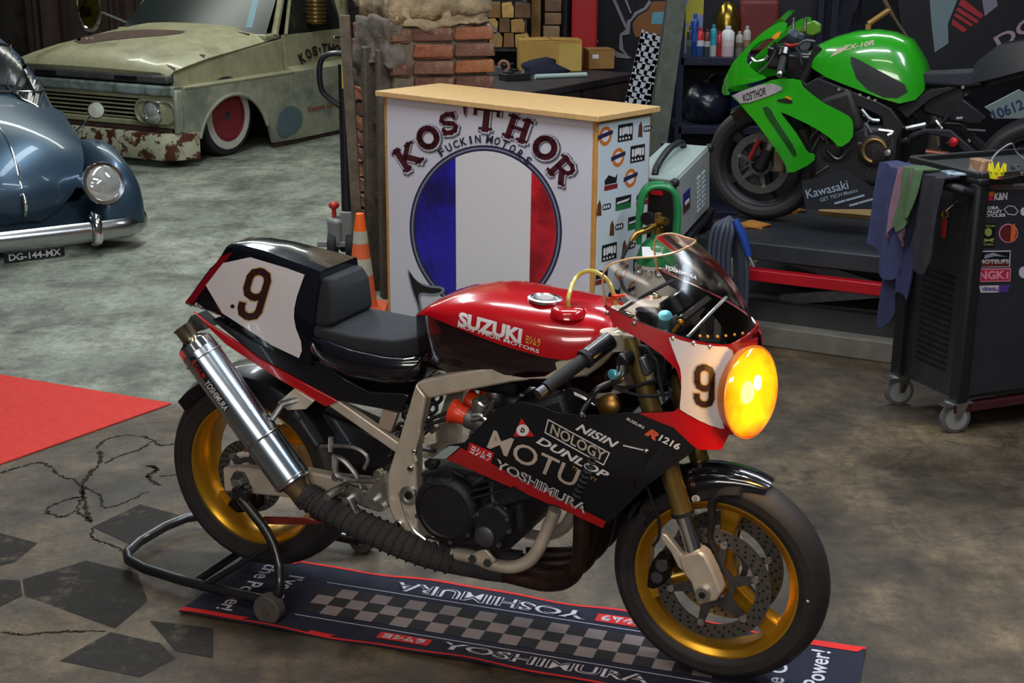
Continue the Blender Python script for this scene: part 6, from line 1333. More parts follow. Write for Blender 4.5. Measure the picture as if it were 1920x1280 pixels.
# black board print: grey swooping lines and a tan shape with pale border, hung banner
WB_ = bvh(G().add([(-1, 11.676, 0), (6, 11.676, 0), (6, 11.676, 4), (-1, 11.676, 4)], [(0, 1, 2, 3)])); WF = Frame((0, 0, 0), 0)
ban = G(); ban.box((1.62, 11.672, 1.55), (1.30, .01, 1.9)); bano = tag(ban.build('wall_banner', mat('black_banner', rgb(14, 14, 20), .7)), 'black banner with grey swooping lines on the workshop wall', 'banner')
WB_ = bvh(G().add([(-1, 11.666, 0), (6, 11.666, 0), (6, 11.666, 4), (-1, 11.666, 4)], [(0, 1, 2, 3)]))
cb = crop(880, 0, 4.3636); PG = mat('pale_grey_print', rgb(128, 128, 136), .6); TAN = mat('tan_print', rgb(126, 80, 40), .6)
for P, m_, of in (([(1170, 0), (1200, 0), (1285, 200), (1275, 235)], PG, .0012), ([(1270, 0), (1290, 0), (1330, 110), (1315, 110)], PG, .0012), ([(960, 290), (985, 175), (1000, 260), (1060, 345), (1000, 340)], PG, .0012), ([(1165, 405), (1230, 430), (1330, 470), (1300, 480), (1200, 470)], PG, .0012),
                  ([(1470, 0), (1430, 60), (1350, 100), (1325, 150), (1290, 170), (1280, 240), (1230, 280), (1225, 400), (1290, 460), (1310, 470), (1260, 400), (1250, 290), (1310, 280), (1320, 180), (1370, 120), (1450, 75), (1490, 20)], PG, .0014), ([(1500, 10), (1460, 85), (1380, 130), (1335, 190), (1340, 260), (1360, 300), (1640, 300), (1640, 10)], TAN, .0012), ([(1500, 100), (1600, 95), (1590, 195), (1485, 195)], mat('pale_blue_print', rgb(90, 150, 170), .6), .002)):
    mapped(sheet2d([cb(P)]), lambda x, y: hit(WF, WB_, x, y, of)).build('print', m_, bano, smooth=0)
# perforated white panel leaning by the post
PN = thing('perforated_panel', 'white perforated metal panel standing upright behind the counter', 'panel', (0, 0, 0))
A0, A1 = aty(1196, 186, 9.3), aty(1226, 60, 9.3); ax_ = (A1-A0).normalized(); sd_ = Vector((1, 0, 0)); sd_ = (sd_-ax_*sd_.dot(ax_)).normalized(); base0 = A0-ax_*(A0.z/ax_.z); Ln = (A1-base0).length
PWH = mat('white_perforated_steel', rgb(188, 194, 206), .45); g = G(); wd = .155
def pb(u0, u1, v0, v1): 
    c_ = base0+ax_*((v0+v1)/2)+sd_*((u0+u1)/2); R = Matrix((sd_, Vector((0, 1, 0)), ax_)).transposed(); g.box(c_, (u1-u0, .006, v1-v0), R)
for u in (-wd/2, wd/2-.014): pb(u, u+.014, 0, Ln)
v = .0
r_ = 0
while v < Ln-.02:
    pb(-wd/2, wd/2, v, min(Ln, v+.026)); o_ = (0, .012, -.010)[r_ % 3]
    for u0, u1 in ((-.064, -.046), (-.016, .006), (.036, .066)): pb(max(-wd/2, u0+o_), min(wd/2, u1+o_), v, min(Ln, v+.038))
    v += .038; r_ += 1
g.build('perforated_sheet', PWH, PN, smooth=0); g = G(); c_ = base0+ax_*Ln/2+Vector((0, .02, 0)); g.box(c_, (wd*.98, .01, Ln*.98), Matrix((sd_, Vector((0, 1, 0)), ax_)).transposed()); g.build('backing', mat('dark_backing', rgb(30, 32, 44), .7), PN)
# leaning steel post
a, b = aty(1232, 262, 8.9), aty(1268, 0, 8.9); ax_ = (b-a).normalized(); o_ = a-ax_*(a.z/ax_.z); g = G(); R = Matrix((Vector((ax_.z, 0, -ax_.x)), Vector((0, 1, 0)), ax_)).transposed(); ln = 3.2
g.box(o_+ax_*ln/2, (.012, .12, ln), R); g.box(o_+ax_*ln/2+Vector((0, -.06, 0)), (.115, .012, ln), R); g.box(o_+ax_*ln/2+Vector((0, .06, 0)), (.115, .012, ln), R)
tag(g.build('steel_post', mat('grey_green_steel', rgb(84, 88, 80), .6, .2, var=.3, vs=16)), 'grey leaning steel post between the counter and the shelf', 'post')
# shelving with cans
SY = 9.15; x0 = aty(1276, 110, SY).x; x1 = x0+.95
shelf = thing('shelving_unit', 'dark blue metal shelving unit behind the green motorcycle', 'shelf', (x0, SY, 0)); SHB = mat('dark_blue_steel', rgb(26, 28, 48), .45, .3, var=.2)
z1 = aty(1300, 107, SY).z; z2 = aty(1300, 236, SY).z; z3 = .18
for x in (0, .95):
    for y in (0, .42):
        g = G(); g.box((x, y, 0), (.04, .04, 2.1), z0=True); g.build('upright', SHB, shelf)
for z in (z1, z2, z3):
    g = G(); g.box((.475, .21, z-.025), (.95, .46, .05)); g.build('shelf_board', SHB, shelf, bevel=.003)
g = G(); g.box((.475, .44, 1.0), (.93, .01, 1.8)); g.build('back_sheet', mat('very_dark_blue', rgb(14, 14, 22), .7), shelf)
def can(x, y0, y1, w, col, col2, cap, lb, grp=None):
    p = aty(x, y0, SY); h = aty(x, y1, SY).z-z1; r_ = w/2*SY/FPX*1.03; o = thing('spray_can', lb, 'can', (p.x, SY+.07, z1)); nm = ''.join(c for c in lb[:20])
    g = G(); g.lathe([(r_*.95, 0), (r_, .006), (r_, h*.55)], (0, 0, 0), (0, 0, 1), 20); g.build('can_body', mat('can_'+str(col), rgb(*col), .35), o)
    g = G(); g.lathe([(r_, h*.55), (r_, h*.78), (r_*.7, h*.86), (r_*.45, h*.88), (r_*.45, h*.98), (r_*.3, h), (.0001, h)], (0, 0, 0), (0, 0, 1), 20); g.build('can_top', mat('can_'+str(col2), rgb(*col2), .35), o)
    g = G(); g.lathe([(r_*1.01, h*.35), (r_*1.01, h*.55)], (0, 0, 0), (0, 0, 1), 20); g.build('can_band', mat('can_'+str(cap), rgb(*cap), .4), o)
can(1295, 103, 50, 12, (50, 62, 66), (40, 44, 50), (70, 84, 90), 'dark grey spray can beside the tall blue bottle')
can(1303, 104, 26, 15, (20, 50, 110), (24, 60, 130), (30, 70, 140), 'tall blue spray bottle on the shelf')
can(1313, 104, 52, 16, (40, 60, 110), (170, 40, 44), (176, 176, 182), 'red white and blue spray can on the shelf')
can(1327, 104, 55, 12, (44, 52, 58), (90, 40, 44), (150, 150, 150), 'slim dark spray can with grey band on the shelf')
can(1339, 104, 47, 13, (150, 156, 160), (30, 120, 140), (36, 130, 150), 'teal topped spray can on the shelf')
can(1350, 104, 60, 12, (130, 30, 32), (150, 36, 36), (110, 24, 28), 'red spray can on the shelf')
can(1366, 108, 50, 24, (176, 160, 164), (190, 188, 190), (184, 168, 170), 'large white spray can on the shelf')
can(1388, 106, 60, 14, (100, 96, 92), (140, 136, 130), (84, 70, 50), 'grey tin with brown band on the shelf')
can(1402, 106, 50, 14, (90, 88, 84), (150, 146, 140), (120, 100, 70), 'silver tin with tan band on the shelf')
p = aty(1365, 48, SY+.2); g = G(); g.lathe([(.03, 0), (.05, .02), (.075, .10), (.078, .22), (.05, .30), (.02, .33)], (p.x, SY+.25, z1), (0, 0, 1), 24); tag(g.build('gold_bottle', mat('brass_gold', rgb(140, 116, 44), .25, .9, second=rgb(60, 48, 20), ss=12)), 'gold coloured round bottle at the back of the shelf', 'bottle')
p = aty(1298, 20, SY+.2); g = G(); g.box((p.x, SY+.28, z1), (.15, .12, .40), z0=True); tag(g.build('yellow_carton', mat('yellow_carton', rgb(150, 140, 40), .6, second=rgb(110, 116, 150), ss=6, sm=(.48, .5)), bevel=.004), 'yellow and grey carton behind the spray cans', 'carton')
g = G(); p = aty(1428, 40, SY+.2); g.box((p.x, SY+.33, z1), (.26, .1, .34), z0=True); tag(g.build('red_case', mat('dark_red_case', rgb(90, 26, 26), .6), bevel=.03, seg=4), 'dark red case at the back of the shelf', 'case')
def bag(cx, w, h, d, z, lb, m_, sd):
    rings = []; random.seed(sd); ph = [random.uniform(0, 6) for _ in range(6)]
    for k in range(11):
        t = k/10; r_ = math.sin(math.pi*min(.97, .14+t*.83))**.5
        rings.append([Vector((w/2*r_*math.cos(a)*(1+.10*math.sin(4*a+ph[0]+k*.7)+.05*math.sin(9*a+k)), d/2*r_*math.sin(a)*(1+.10*math.sin(5*a+ph[1]+k)), h*t)) for a in [2*math.pi*j/26 for j in range(26)]])
    g = G(); g.loft(rings); o = g.build('plastic_bag', m_, smooth=55, loc=(cx, SY+.20, z)); tag(o, lb, 'bag'); g = G(); g.tube([(0, 0, h-.01), (.02, 0, h+.03), (.05, 0, h+.05)], [.03, .015, .025], 8); g.build('bag_knot', m_, o)
BAGM = mat('dark_plastic_bag', rgb(20, 22, 34), .28, var=.3, vs=10, bump=.7, bs=14); BAGB = mat('navy_plastic_bag', rgb(28, 36, 72), .3, var=.3, vs=10, bump=.7, bs=14)
bag(x0+.20, .30, .26, .34, z2, 'black plastic bag on the lower shelf beside the upright', BAGM, 1); bag(x0+.50, .28, .30, .34, z2, 'navy plastic bag on the lower shelf beside the black bag', BAGB, 2)
# dark jacket and boards behind the green bike
g = G(); rows = []
for k in range(12):
    t = k/11; rows.append([Vector((aty(1600, 0, 9.4).x+(j/10-.5)*.42*(1-.25*t)+.02*math.sin(j*2+k), 9.95+.04*math.sin(j*1.7+k*.6), 1.75-.75*t)) for j in range(11)])
g.loft(rows, caps=False, closed=False); jk = tag(g.build('hanging_cloth', mat('dark_navy_cloth', rgb(22, 22, 36), .9, var=.3, vs=8), smooth=70, solid=.03), 'dark navy cloth hanging behind the green motorcycle', 'cloth'); g = G(); g.tube([(aty(1600, 0, 9.4).x, 9.95, 1.74), (aty(1600, 0, 9.4).x, 10.1, 1.9), (aty(1600, 0, 9.4).x, 11.68, 1.9)], .008, 6); g.build('hanger_rail', DKSTEEL, jk)
BY = 9.6; BO = aty(1650, 100, BY)
bd = thing('race_banner', 'dark printed board with grey shape and red bars behind the green motorcycle', 'board', (0, 0, 0))
g = G(); q = [aty(x, y, BY) for x, y in ((1652, -220), (2120, -220), (2120, 140), (1742, 140), (1690, 50))]; g.prism(q, (0, .03, 0)); g.build('board_panel', mat('black_board_print', rgb(18, 17, 22), .6, var=.3, vs=5), bd)
for x in (aty(1780, 0, BY).x, aty(2080, 0, BY).x):
    g = G(); g.box((x, BY+.06, 0), (.06, .06, 1.9), z0=True); g.build('board_leg', DKW, bd)
BB = bvh(G().add([(0, BY-.001, 0), (6, BY-.001, 0), (6, BY-.001, 4), (0, BY-.001, 4)], [(0, 1, 2, 3)])); cz = crop(1640, 0, 4.268)
for P, m_ in (([(440, 0), (660, 0), (585, 190), (590, 345), (480, 420), (455, 200)], mat('grey_teal_print', rgb(96, 112, 118), .6)), ([(860, 0), (975, 0), (985, 45), (880, 130)], mat('mauve_print', rgb(110, 100, 116), .6)), ([(690, 0), (720, 0), (870, 120), (850, 150), (670, 40)], mat('dull_red_print', rgb(140, 34, 40), .6)), ([(665, 55), (835, 165), (815, 190), (650, 85)], mat('dull_red_print', rgb(140, 34, 40), .6)), ([(645, 100), (790, 195), (770, 215), (635, 130)], mat('dull_red_print', rgb(140, 34, 40), .6)), ([(625, 150), (740, 235), (710, 262), (615, 195)], mat('dull_red_print', rgb(140, 34, 40), .6))):
    mapped(sheet2d([cz(P)]), lambda x, y: hit(WF, BB, x, y, .002)).build('print', m_, bd, smooth=0)
pxtext('DC', (1868, 82), (1940, 40), 26, WF, BB, mat('pink_grey_print', rgb(140, 120, 128), .6), bd, off=.002, step=None)
g = G(); g.tube([aty(1658, 0, 9.3), aty(1674, 30, 9.3)], .014, 8); g.tube([aty(1674, 30, 9.3), aty(1740, 128, 9.3)], .010, 8); q = aty(1740, 128, 9.3); g.tube([q, Vector((q.x+.25, 9.3, 0.0))], .010, 8); tag(g.build('wooden_pole', mat('blue_and_wood_handle', rgb(92, 76, 58), .6, var=.3)), 'thin wooden pole leaning behind the green motorcycle tank', 'pole')
p0_, p1_ = aty(1628, 45, 9.3), aty(1668, 18, 9.3); g = G(); g.tube([p0_, p1_], .018, 6); g.tube([p0_, Vector((p0_.x+.05, 9.3, 0))], .018, 6); tag(g.build('wood_lath', mat('yellow_lath', rgb(150, 116, 56), .7, var=.2)), 'yellow wooden lath leaning behind the green motorcycle', 'lath')

# ================================================================ LIFT TABLE
KF = Frame((1.30, 7.35, .50), 2.67)
lift = thing('motorcycle_lift', 'black motorcycle lift table with a red edge beam under the green motorcycle', 'lift', (1.30, 7.35, 0), 2.67)
LB = mat('black_lift_plate', rgb(38, 41, 46), .5, .2, var=.3, vs=6); LR = mat('red_lift_paint', rgb(150, 14, 26), .35, var=.15)
e0 = KF.lat(1402, 470, .55); zt_ = 0.5
g = G(); g.box((-.75, .08, .455), (1.80, .96, .085)); g.build('lift_deck', LB, lift, bevel=.006)
p = [KF.lat(x, y, .62) for x, y in ((1395, 505), (1395, 527), (1690, 558), (1690, 537))]
zr0 = .5+sum(v.z for v in (p[0], p[3]))/2; zr1 = .5+sum(v.z for v in (p[1], p[2]))/2; xl = p[0].x
g = G(); g.box(((xl-1.65)/2, .59, (zr0+zr1)/2), (xl+1.65, .06, zr0-zr1)); g.build('red_beam', LR, lift, bevel=.004); g = G(); g.box(((xl-1.65)/2, -.45, (zr0+zr1)/2), (xl+1.65, .06, zr0-zr1)); g.build('red_beam', LR, lift, bevel=.004)
g = G(); g.box((-.85, .07, .10), (1.9, .9, .20)); g.build('lift_base', mat('grey_lift_base', rgb(44, 44, 46), .6, var=.3), lift, bevel=.006)
g = G(); g.box((-.85, .56, .05), (1.75, .10, .10)); g.build('base_plank', mat('dusty_plank', rgb(96, 92, 84), .8, var=.3, vs=10), lift, bevel=.006)
for s_ in (-1, 1):
    g = G(); g.box((-.8, .45, .31), (1.1, .03, .05), Matrix.Rotation(s_*.20, 3, 'Y')); g.build('scissor_arm', DKSTEEL, lift)
# rubber mat under the lift
q = [fl(*p) for p in ((1415, 606), (1705, 693))]; u_ = (q[1]-q[0]).normalized(); n_ = Vector((-u_.y, u_.x, 0)); a = q[0]-u_*.25; b = q[1]+u_*1.2
g = G(); g.prism([(v.x, v.y, 0) for v in (a, b, b+n_*1.7, a+n_*1.7)], (0, 0, .006)); tag(g.build('rubber_mat', mat('dark_rubber_mat', rgb(50, 48, 46), .8, var=.3, vs=8), smooth=0), 'dark rubber mat on the floor under the lift table', 'mat')
q = fl(1692, 655); g = G(); g.lathe([(.13, 0), (.13, .012), (.12, .016), (.0001, .016)], (q.x+.10, q.y-.02, .006), (0, 0, 1), 32); tag(g.build('round_plate', mat('grey_green_plate', rgb(120, 118, 104), .6)), 'pale round plate lying on the rubber mat beside the tool trolley', 'plate')
g = G(); pts = [fl(x, y, .014) for x, y in ((1425, 612), (1470, 612), (1510, 607), (1545, 596))]; g.tube(spline(pts, 5), .008, 6); tag(g.build('air_hose', RUBBER), 'black hose lying on the rubber mat', 'hose')
# papers, rags, board and maker's plate on the deck
g = G(); q = [fl(x, y, .4985) for x, y in ((1560, 388), (1650, 392), (1640, 412), (1532, 402))]; g.prism(q, (0, 0, .02)); tag(g.build('wooden_board', mat('pale_board', rgb(150, 124, 76), .7, var=.2)), 'pale wooden board lying on the lift deck under the green motorcycle', 'board')
for i, (x, y) in enumerate(((1410, 424), (1475, 396))):
    q = fl(x, y, .50); g = G(); rings = []
    for k in range(5):
        t = k/4; rings.append([Vector((.085*(1-t*t*.9)*math.cos(a)*(1+.3*math.sin(3*a+k+i)), .055*(1-t*t*.9)*math.sin(a)*(1+.25*math.sin(4*a+k)), .035*t)) for a in [2*math.pi*j/16 for j in range(16)]])
    g.loft(rings); tag(g.build('rag', mat('ochre_rag', rgb(150, 96, 36), .9, var=.4, vs=14), smooth=60, loc=(q.x, q.y, .498)), ('crumpled ochre rag on the lift deck near the blue torch', 'crumpled ochre rag on the lift deck behind the front wheel')[i], 'rag')

# ================================================================ GREEN SPORT BIKE
kb = thing('green_motorcycle', 'green faired sport motorcycle standing on the lift table', 'motorcycle', KF.o, KF.yaw)
KG = mat('lime_green_lacquer', rgb(34, 142, 20), .25, coat=1.); KBK = mat('satin_black_frame', rgb(26, 26, 30), .45, .2)
z1c, z2c, z3c, ck = crop(1330, 20, 6.4), crop(1340, 150, 6.4), crop(1560, 130, 5.333), crop(1160, 0, 2.462)
wheel(kb, Vector((0, 0, .30)), .30, .12, .2325, .045, KBK, 'front_wheel', 40, 5); wheel(kb, Vector((-1.36, 0, .315)), .315, .19, .2325, .075, KBK, 'rear_wheel', 10, 5)
for y in (-.066, .066): brake_disc(kb, (0, 0, .30), y, .155, .115, DISC, holes=False)
for sy in (-1, 1):
    a = Vector((-.015, sy*.10, .30)); d_ = Vector((-.40, 0, .92)).normalized(); g = G(); g.cyl(a+d_*.28, a+d_*.66, .026, 16); g.build('fork_outer_tube', KBK, kb); g = G(); g.cyl(a+d_*.05, a+d_*.30, .021, 16); g.build('fork_inner_tube', STEEL, kb); g = G(); g.tube([a-d_*.02, a+d_*.09], .03, 10); g.build('fork_foot', KBK, kb)
    p = KF.lat(1410, 330 if False else 318, .10); g = G(); g.box((-.115, sy*.095, .33), (.06, .07, .12)); g.build('brake_caliper', mat('bronze_caliper', rgb(110, 98, 76), .4, .6, var=.3), kb, bevel=.012)
    g = G(); pa_, pb_ = KF.lat(1424, 262, .12), KF.lat(1405, 298, .12); g.tube([Vector((v.x, v.y*sy, v.z)) for v in (pa_, pb_)], .014, 10); g.build('fork_sticker', mat('dark_red_sleeve', rgb(110, 24, 26), .4), kb)
rings = []
for k in range(10):
    a = math.radians(55+k*9); dr = Vector((math.cos(a), 0, math.sin(a))); C_ = Vector((0, 0, .30))+dr*.318
    rings.append([C_+Vector((0, y, 0))-dr*q for y, q in ((-.07, .06), (-.066, .02), (-.03, 0), (.03, 0), (.066, .02), (.07, .06))])
g = G(); g.loft(rings, caps=False, closed=False); g.build('front_mudguard', GLOSSBLK, kb, smooth=50, solid=.004)
# fairing panels y = +fk(x,z) (near side is +Y)
def fk(x, z):
    t = min(.999, max(0, (x+.12)/.34)); return (.245-.12*max(0, z-.75)-.20*max(0, .45-z))*(1-t**2.3)**(1/2.3)
def ksurf(px):
    la = .22; P = KF.lat(*px, la)
    for _ in range(30): la = .5*la+.5*fk(P.x, P.z); P = KF.lat(*px, la)
    return P
def kpanel(name, px, m, grow_=0., both=True, par=None, solid=.006):
    px = smooth_poly(px, 1)
    q = [ksurf(p) for p in px]; t = sheet2d([[(p.x, p.z) for p in q]], .03); out = []
    for sy in ((1, -1) if both else (1,)):
        g = mapped(t, lambda x, z: Vector((x, sy*(fk(x, z)+grow_), z))); out.append(g.build(name, m, par or kb, smooth=60, solid=solid, soff=0))
    return out
kpanel('nose_fairing', z1c([(150, 1015), (165, 880), (215, 760), (300, 600), (420, 480), (560, 330), (700, 215), (860, 130), (935, 140), (935, 190), (890, 280), (780, 320), (640, 350), (530, 430), (470, 500), (440, 590), (470, 670), (580, 750), (700, 800), (640, 830), (450, 880), (260, 910), (210, 960), (260, 1010)]), KG)
side_k = kpanel('side_fairing', z2c([(190, 180), (640, 20), (700, -10), (1030, -20), (1060, 70), (1120, 130), (1300, 270), (1420, 330), (1560, 400), (1650, 460), (1668, 560), (1660, 710), (1500, 820), (1420, 720), (1300, 630), (1150, 540), (980, 460), (850, 400), (780, 380), (960, 600), (1060, 760), (1120, 875), (1210, 885), (1195, 985), (880, 1140), (850, 1000), (760, 860), (600, 640), (480, 480), (370, 360), (330, 300)]), KG, .004)
kpanel('white_sash', z2c([(195, 182), (640, 20), (860, 95), (700, 175), (330, 300), (265, 210)]), mat('grey_white_sash', rgb(150, 142, 146), .45), .010)
kpanel('air_duct', z2c([(560, 330), (660, 310), (740, 470), (900, 700), (1000, 890), (960, 920), (800, 680)]), mat('deep_green', rgb(14, 60, 10), .5), .009, both=False)
kpanel('air_intake', z2c([(730, 240), (850, 215), (940, 250), (940, 275), (850, 270)]), BLKP, .010, both=False)
kpanel('indicator', z2c([(840, 195), (880, 190), (940, 222), (930, 240), (870, 210)]), mat('amber_lens', rgb(200, 130, 30), .3), .013)
kpanel('mirror_indicator', z1c([(750, 320), (840, 245), (870, 250), (840, 330), (790, 345)]), mat('amber_lens', rgb(200, 130, 30), .3), .010)
KB_ = bvh(mapped(sheet2d([[(-.7, .1), (.2, .1), (.2, 1), (-.7, 1)]], .03), lambda x, z: Vector((x, fk(x, z)+.014, z))))
pxtext("KOS'THOR", *z2c([(345, 215), (615, 125)]), 15, KF, KB_, BLKP, side_k[0], bold=.01, off=.003, step=None, up=(-.1, -1)); pxtext('ZX-10', *z2c([(520, 275), (700, 215)]), 6, KF, KB_, mat('pale_green_print', rgb(150, 176, 120), .5), side_k[0], off=.003, step=None) if False else None
# screen and mirror
g = G(); g.loft([[Vector((.13-.02*abs(k/4)**2, k*.028, .86)), Vector((-.02, k*.024, .99)), Vector((-.10, k*.018, 1.07))] for k in range(-4, 5)], caps=False, closed=False); g.build('windscreen', screen_mat(), kb, smooth=60); 
g = G(); q = [KF.lat(*p, -.2) for p in z1c([(1140, 180), (1180, 140), (1250, 115), (1335, 165), (1330, 260), (1240, 305), (1160, 290)])]; g.prism(q, (0, -.03, 0)); g.build('mirror', mat('olive_green_lacquer', rgb(86, 126, 36), .3, coat=.6), kb, bevel=.008); g = G(); q = [KF.lat(*p, -.2) for p in z1c([(960, 215), (1140, 180), (1160, 250), (980, 240)])]; g.prism(q, (0, -.02, 0)); g.build('mirror_arm', mat('olive_green_lacquer', rgb(86, 126, 36), .3), kb)
# tank
XK = [-.22, -.26, -.34, -.44, -.54, -.62, -.70, -.77, -.80]; ZKt = [.88, .915, .955, .985, .995, .985, .955, .86, .78]; ZKl = [.84, .80, .765, .735, .705, .68, .66, .68, .72]; HK = [.10, .13, .16, .175, .18, .175, .16, .14, .10]
rings = [[Vector((x, w*math.copysign(abs(math.cos(math.pi*k/14))**.65, math.cos(math.pi*k/14)), zl+(zt-zl)*math.sin(math.pi*k/14)**.8)) for k in range(15)] for x, zt, zl, w in zip(XK, ZKt, ZKl, HK)]
TK = G(); TK.loft(rings, caps=False, closed=False); TK.add(rings[0], [tuple(range(15))]); TK.add(rings[-1], [tuple(range(15))]); kt = TK.build('fuel_tank', KG, kb, smooth=60); TKB = bvh(TK)
pxdecal([smooth_poly(ck([(1060, 258), (1100, 270), (1200, 325), (1360, 410), (1260, 468), (1110, 395)]), 1)], KF, TKB, mat('black_tank_pad', rgb(24, 24, 28), .6), kt, 12, off=.002, name='knee_pad')
pxtext('ZX-10R', *ck([(1030, 225), (1180, 196)]), 9, KF, TKB, mat('pale_tank_print', rgb(170, 150, 130), .5), kt, bold=.03, shear=.3, off=.002, step=None)
pxdecal([ck([(975, 265), (1010, 225), (1060, 215), (1030, 240)])], KF, TKB, mat('pale_tank_print', rgb(170, 150, 130), .5), kt, 12, off=.002)
# frame, engine, seat, tail, swingarm
for sy in (1, -1):
    q = [KF.lat(*p, .16) for p in z1c([(1100, 830), (1160, 880), (1300, 800), (1700, 960), (1900, 1040)])]+[KF.lat(*p, .16) for p in z3c([(480, 330), (590, 390), (720, 570), (660, 700), (640, 900), (560, 910), (520, 700), (500, 480), (430, 440), (200, 350), (60, 280)])]+[KF.lat(*p, .16) for p in z1c([(1350, 1110), (1180, 980)])]
    g = G(); g.prism([(v.x, sy*.165, v.z) for v in q], (0, -sy*.04, 0)); fr2 = g.build('frame_spar', KBK, kb, bevel=.006)
    if sy == 1:
        for u, v in ((70, 200), (150, 212), (365, 285), (280, 255), (430, 310), (1310, 180)):
            p = KF.lat(*z3c([(u, v)])[0], .17); g = G(); g.cyl((p.x, .16, p.z), (p.x, .172, p.z), .008, 8); g.build('frame_bolt', STEEL, fr2)
    q = [KF.lat(*p, .10) for p in z3c([(650, 380), (1000, 200), (1240, 160), (1240, 190), (1000, 290), (750, 490)])]; g = G(); g.prism([(v.x, sy*.11, v.z) for v in q], (0, -sy*.03, 0)); g.build('subframe_rail', KBK, kb, bevel=.004)
    q = [KF.lat(*p, .13) for p in z3c([(760, 650), (930, 590), (1190, 600), (1480, 850), (1400, 900), (1180, 690), (950, 640), (800, 690), (760, 780)])]; g = G(); g.prism([(v.x, sy*.14, v.z) for v in q], (0, -sy*.035, 0)); g.build('swingarm', KBK, kb, bevel=.006)
KE = mat('dark_engine', rgb(34, 33, 34), .5, .4, var=.35, vs=30)
g = G(); g.box((-.50, 0, .40), (.42, .34, .30)); g.box((-.40, 0, .58), (.24, .36, .22), Matrix.Rotation(.4, 3, 'Y')); g.build('engine_block', KE, kb, bevel=.03, seg=3)
for u, v, r_, m_ in ((410, 810, .075, KE), (415, 815, .035, mat('brass_sprocket', rgb(120, 96, 60), .4, .7)), (560, 830, .020, STEEL), (20, 800, .045, KE)):
    p = KF.lat(*z3c([(u, v)])[0], .18); g = G(); g.lathe([(r_, 0), (r_, .02), (r_*.8, .028), (r_*.3, .03), (.0001, .03)], (p.x, .165, p.z), (0, 1, 0), 24); g.build('engine_cover', m_, kb)
p = KF.lat(*z3c([(430, 810)])[0], .19); g = G(); g.torus((p.x, .20, p.z), (0, 1, 0), .055, .010, 24, 8, .3, 4.6); g.build('drive_chain', mat('brass_chain', rgb(120, 96, 56), .4, .7), kb)
for u, v, r_ in ((1390, 870, .04),):
    p = KF.lat(*z2c([(u, v)])[0], .16); g = G(); g.lathe([(r_, 0), (r_, .05), (r_*.7, .055), (.0001, .05)], (p.x, .13, p.z), (0, 1, 0), 24); g.build('water_pump', KE, kb)
random.seed(3)
for k in range(26):
    a = Vector((random.uniform(-.62, -.28), random.uniform(.12, .19), random.uniform(.30, .66))); b = a+Vector((random.uniform(-.08, .08), random.uniform(-.02, .02), random.uniform(-.08, .08))); c_ = b+Vector((random.uniform(-.06, .06), 0, random.uniform(-.06, .06)))
    g = G(); g.tube(spline([a, b, c_], 4), random.choice((.005, .007, .010)), 6); g.build('hose', random.choice((KE, RUBBER, STEEL, DKSTEEL)), kb)
for k in range(14):
    a = Vector((random.uniform(-1.05, -.72), random.uniform(.08, .16), random.uniform(.30, .60))); b = a+Vector((random.uniform(-.10, .10), 0, random.uniform(-.05, .05)))
    g = G(); g.tube([a, b], random.choice((.006, .009, .012)), 6); g.build('linkage', random.choice((KE, DKSTEEL, STEEL)), kb)
g = G(); g.box((-.30, 0, .45), (.05, .30, .30), Matrix.Rotation(-.2, 3, 'Y')); g.build('radiator', BLK, kb)
g = G(); a = KF.lat(*z3c([(940, 825)])[0], .15); b = KF.lat(*z3c([(1170, 855)])[0], .15); g.tube([a, b], .016, 10); g.build('brown_footpeg_tube', mat('brown_tube', rgb(104, 62, 44), .4, .5), kb)
p = KF.lat(*z3c([(1225, 720)])[0], .15); g = G(); g.lathe([(.022, 0), (.022, .03), (.01, .035), (.0001, .035)], p, (0, 1, 0), 16); g.build('red_adjuster', mat('red_anodised2', rgb(170, 30, 36), .35, .5), kb)
rings = [[Vector((x, s_*w*q, z)) for s_, q, z in ((-1, .8, zb), (-1, 1, zb+.02), (-1, .9, zt), (1, .9, zt), (1, 1, zb+.02), (1, .8, zb))] for x, w, zt, zb in ((-.76, .08, .80, .74), (-.85, .12, .805, .74), (-1.0, .13, .82, .74), (-1.06, .13, .84, .75))]
g = G(); g.loft(rings); g.build('seat', SEAT, kb, smooth=50, bevel=.006)
rings = [[Vector((x, s_*w*q, z)) for s_, q, z in ((-1, .7, zb), (-1, 1, zb+.03), (-1, .8, zt), (1, .8, zt), (1, 1, zb+.03), (1, .7, zb))] for x, w, zt, zb in ((-1.02, .13, .86, .74), (-1.12, .14, .95, .77), (-1.30, .13, .99, .83), (-1.55, .09, 1.02, .92), (-1.68, .05, 1.02, .97))]
g = G(); g.loft(rings); g.build('tail_cowl', mat('dark_tail', rgb(24, 26, 32), .3, coat=.6), kb, smooth=45)
g = G(); q = [KF.lat(*p, .08) for p in z3c([(900, 210), (1320, 60), (1320, 300), (1560, 480), (1480, 560), (1250, 540), (900, 430)])]; g.prism([(v.x, .08, v.z) for v in q], (0, -.16, 0)); g.build('under_tail', BLK, kb, bevel=.01)
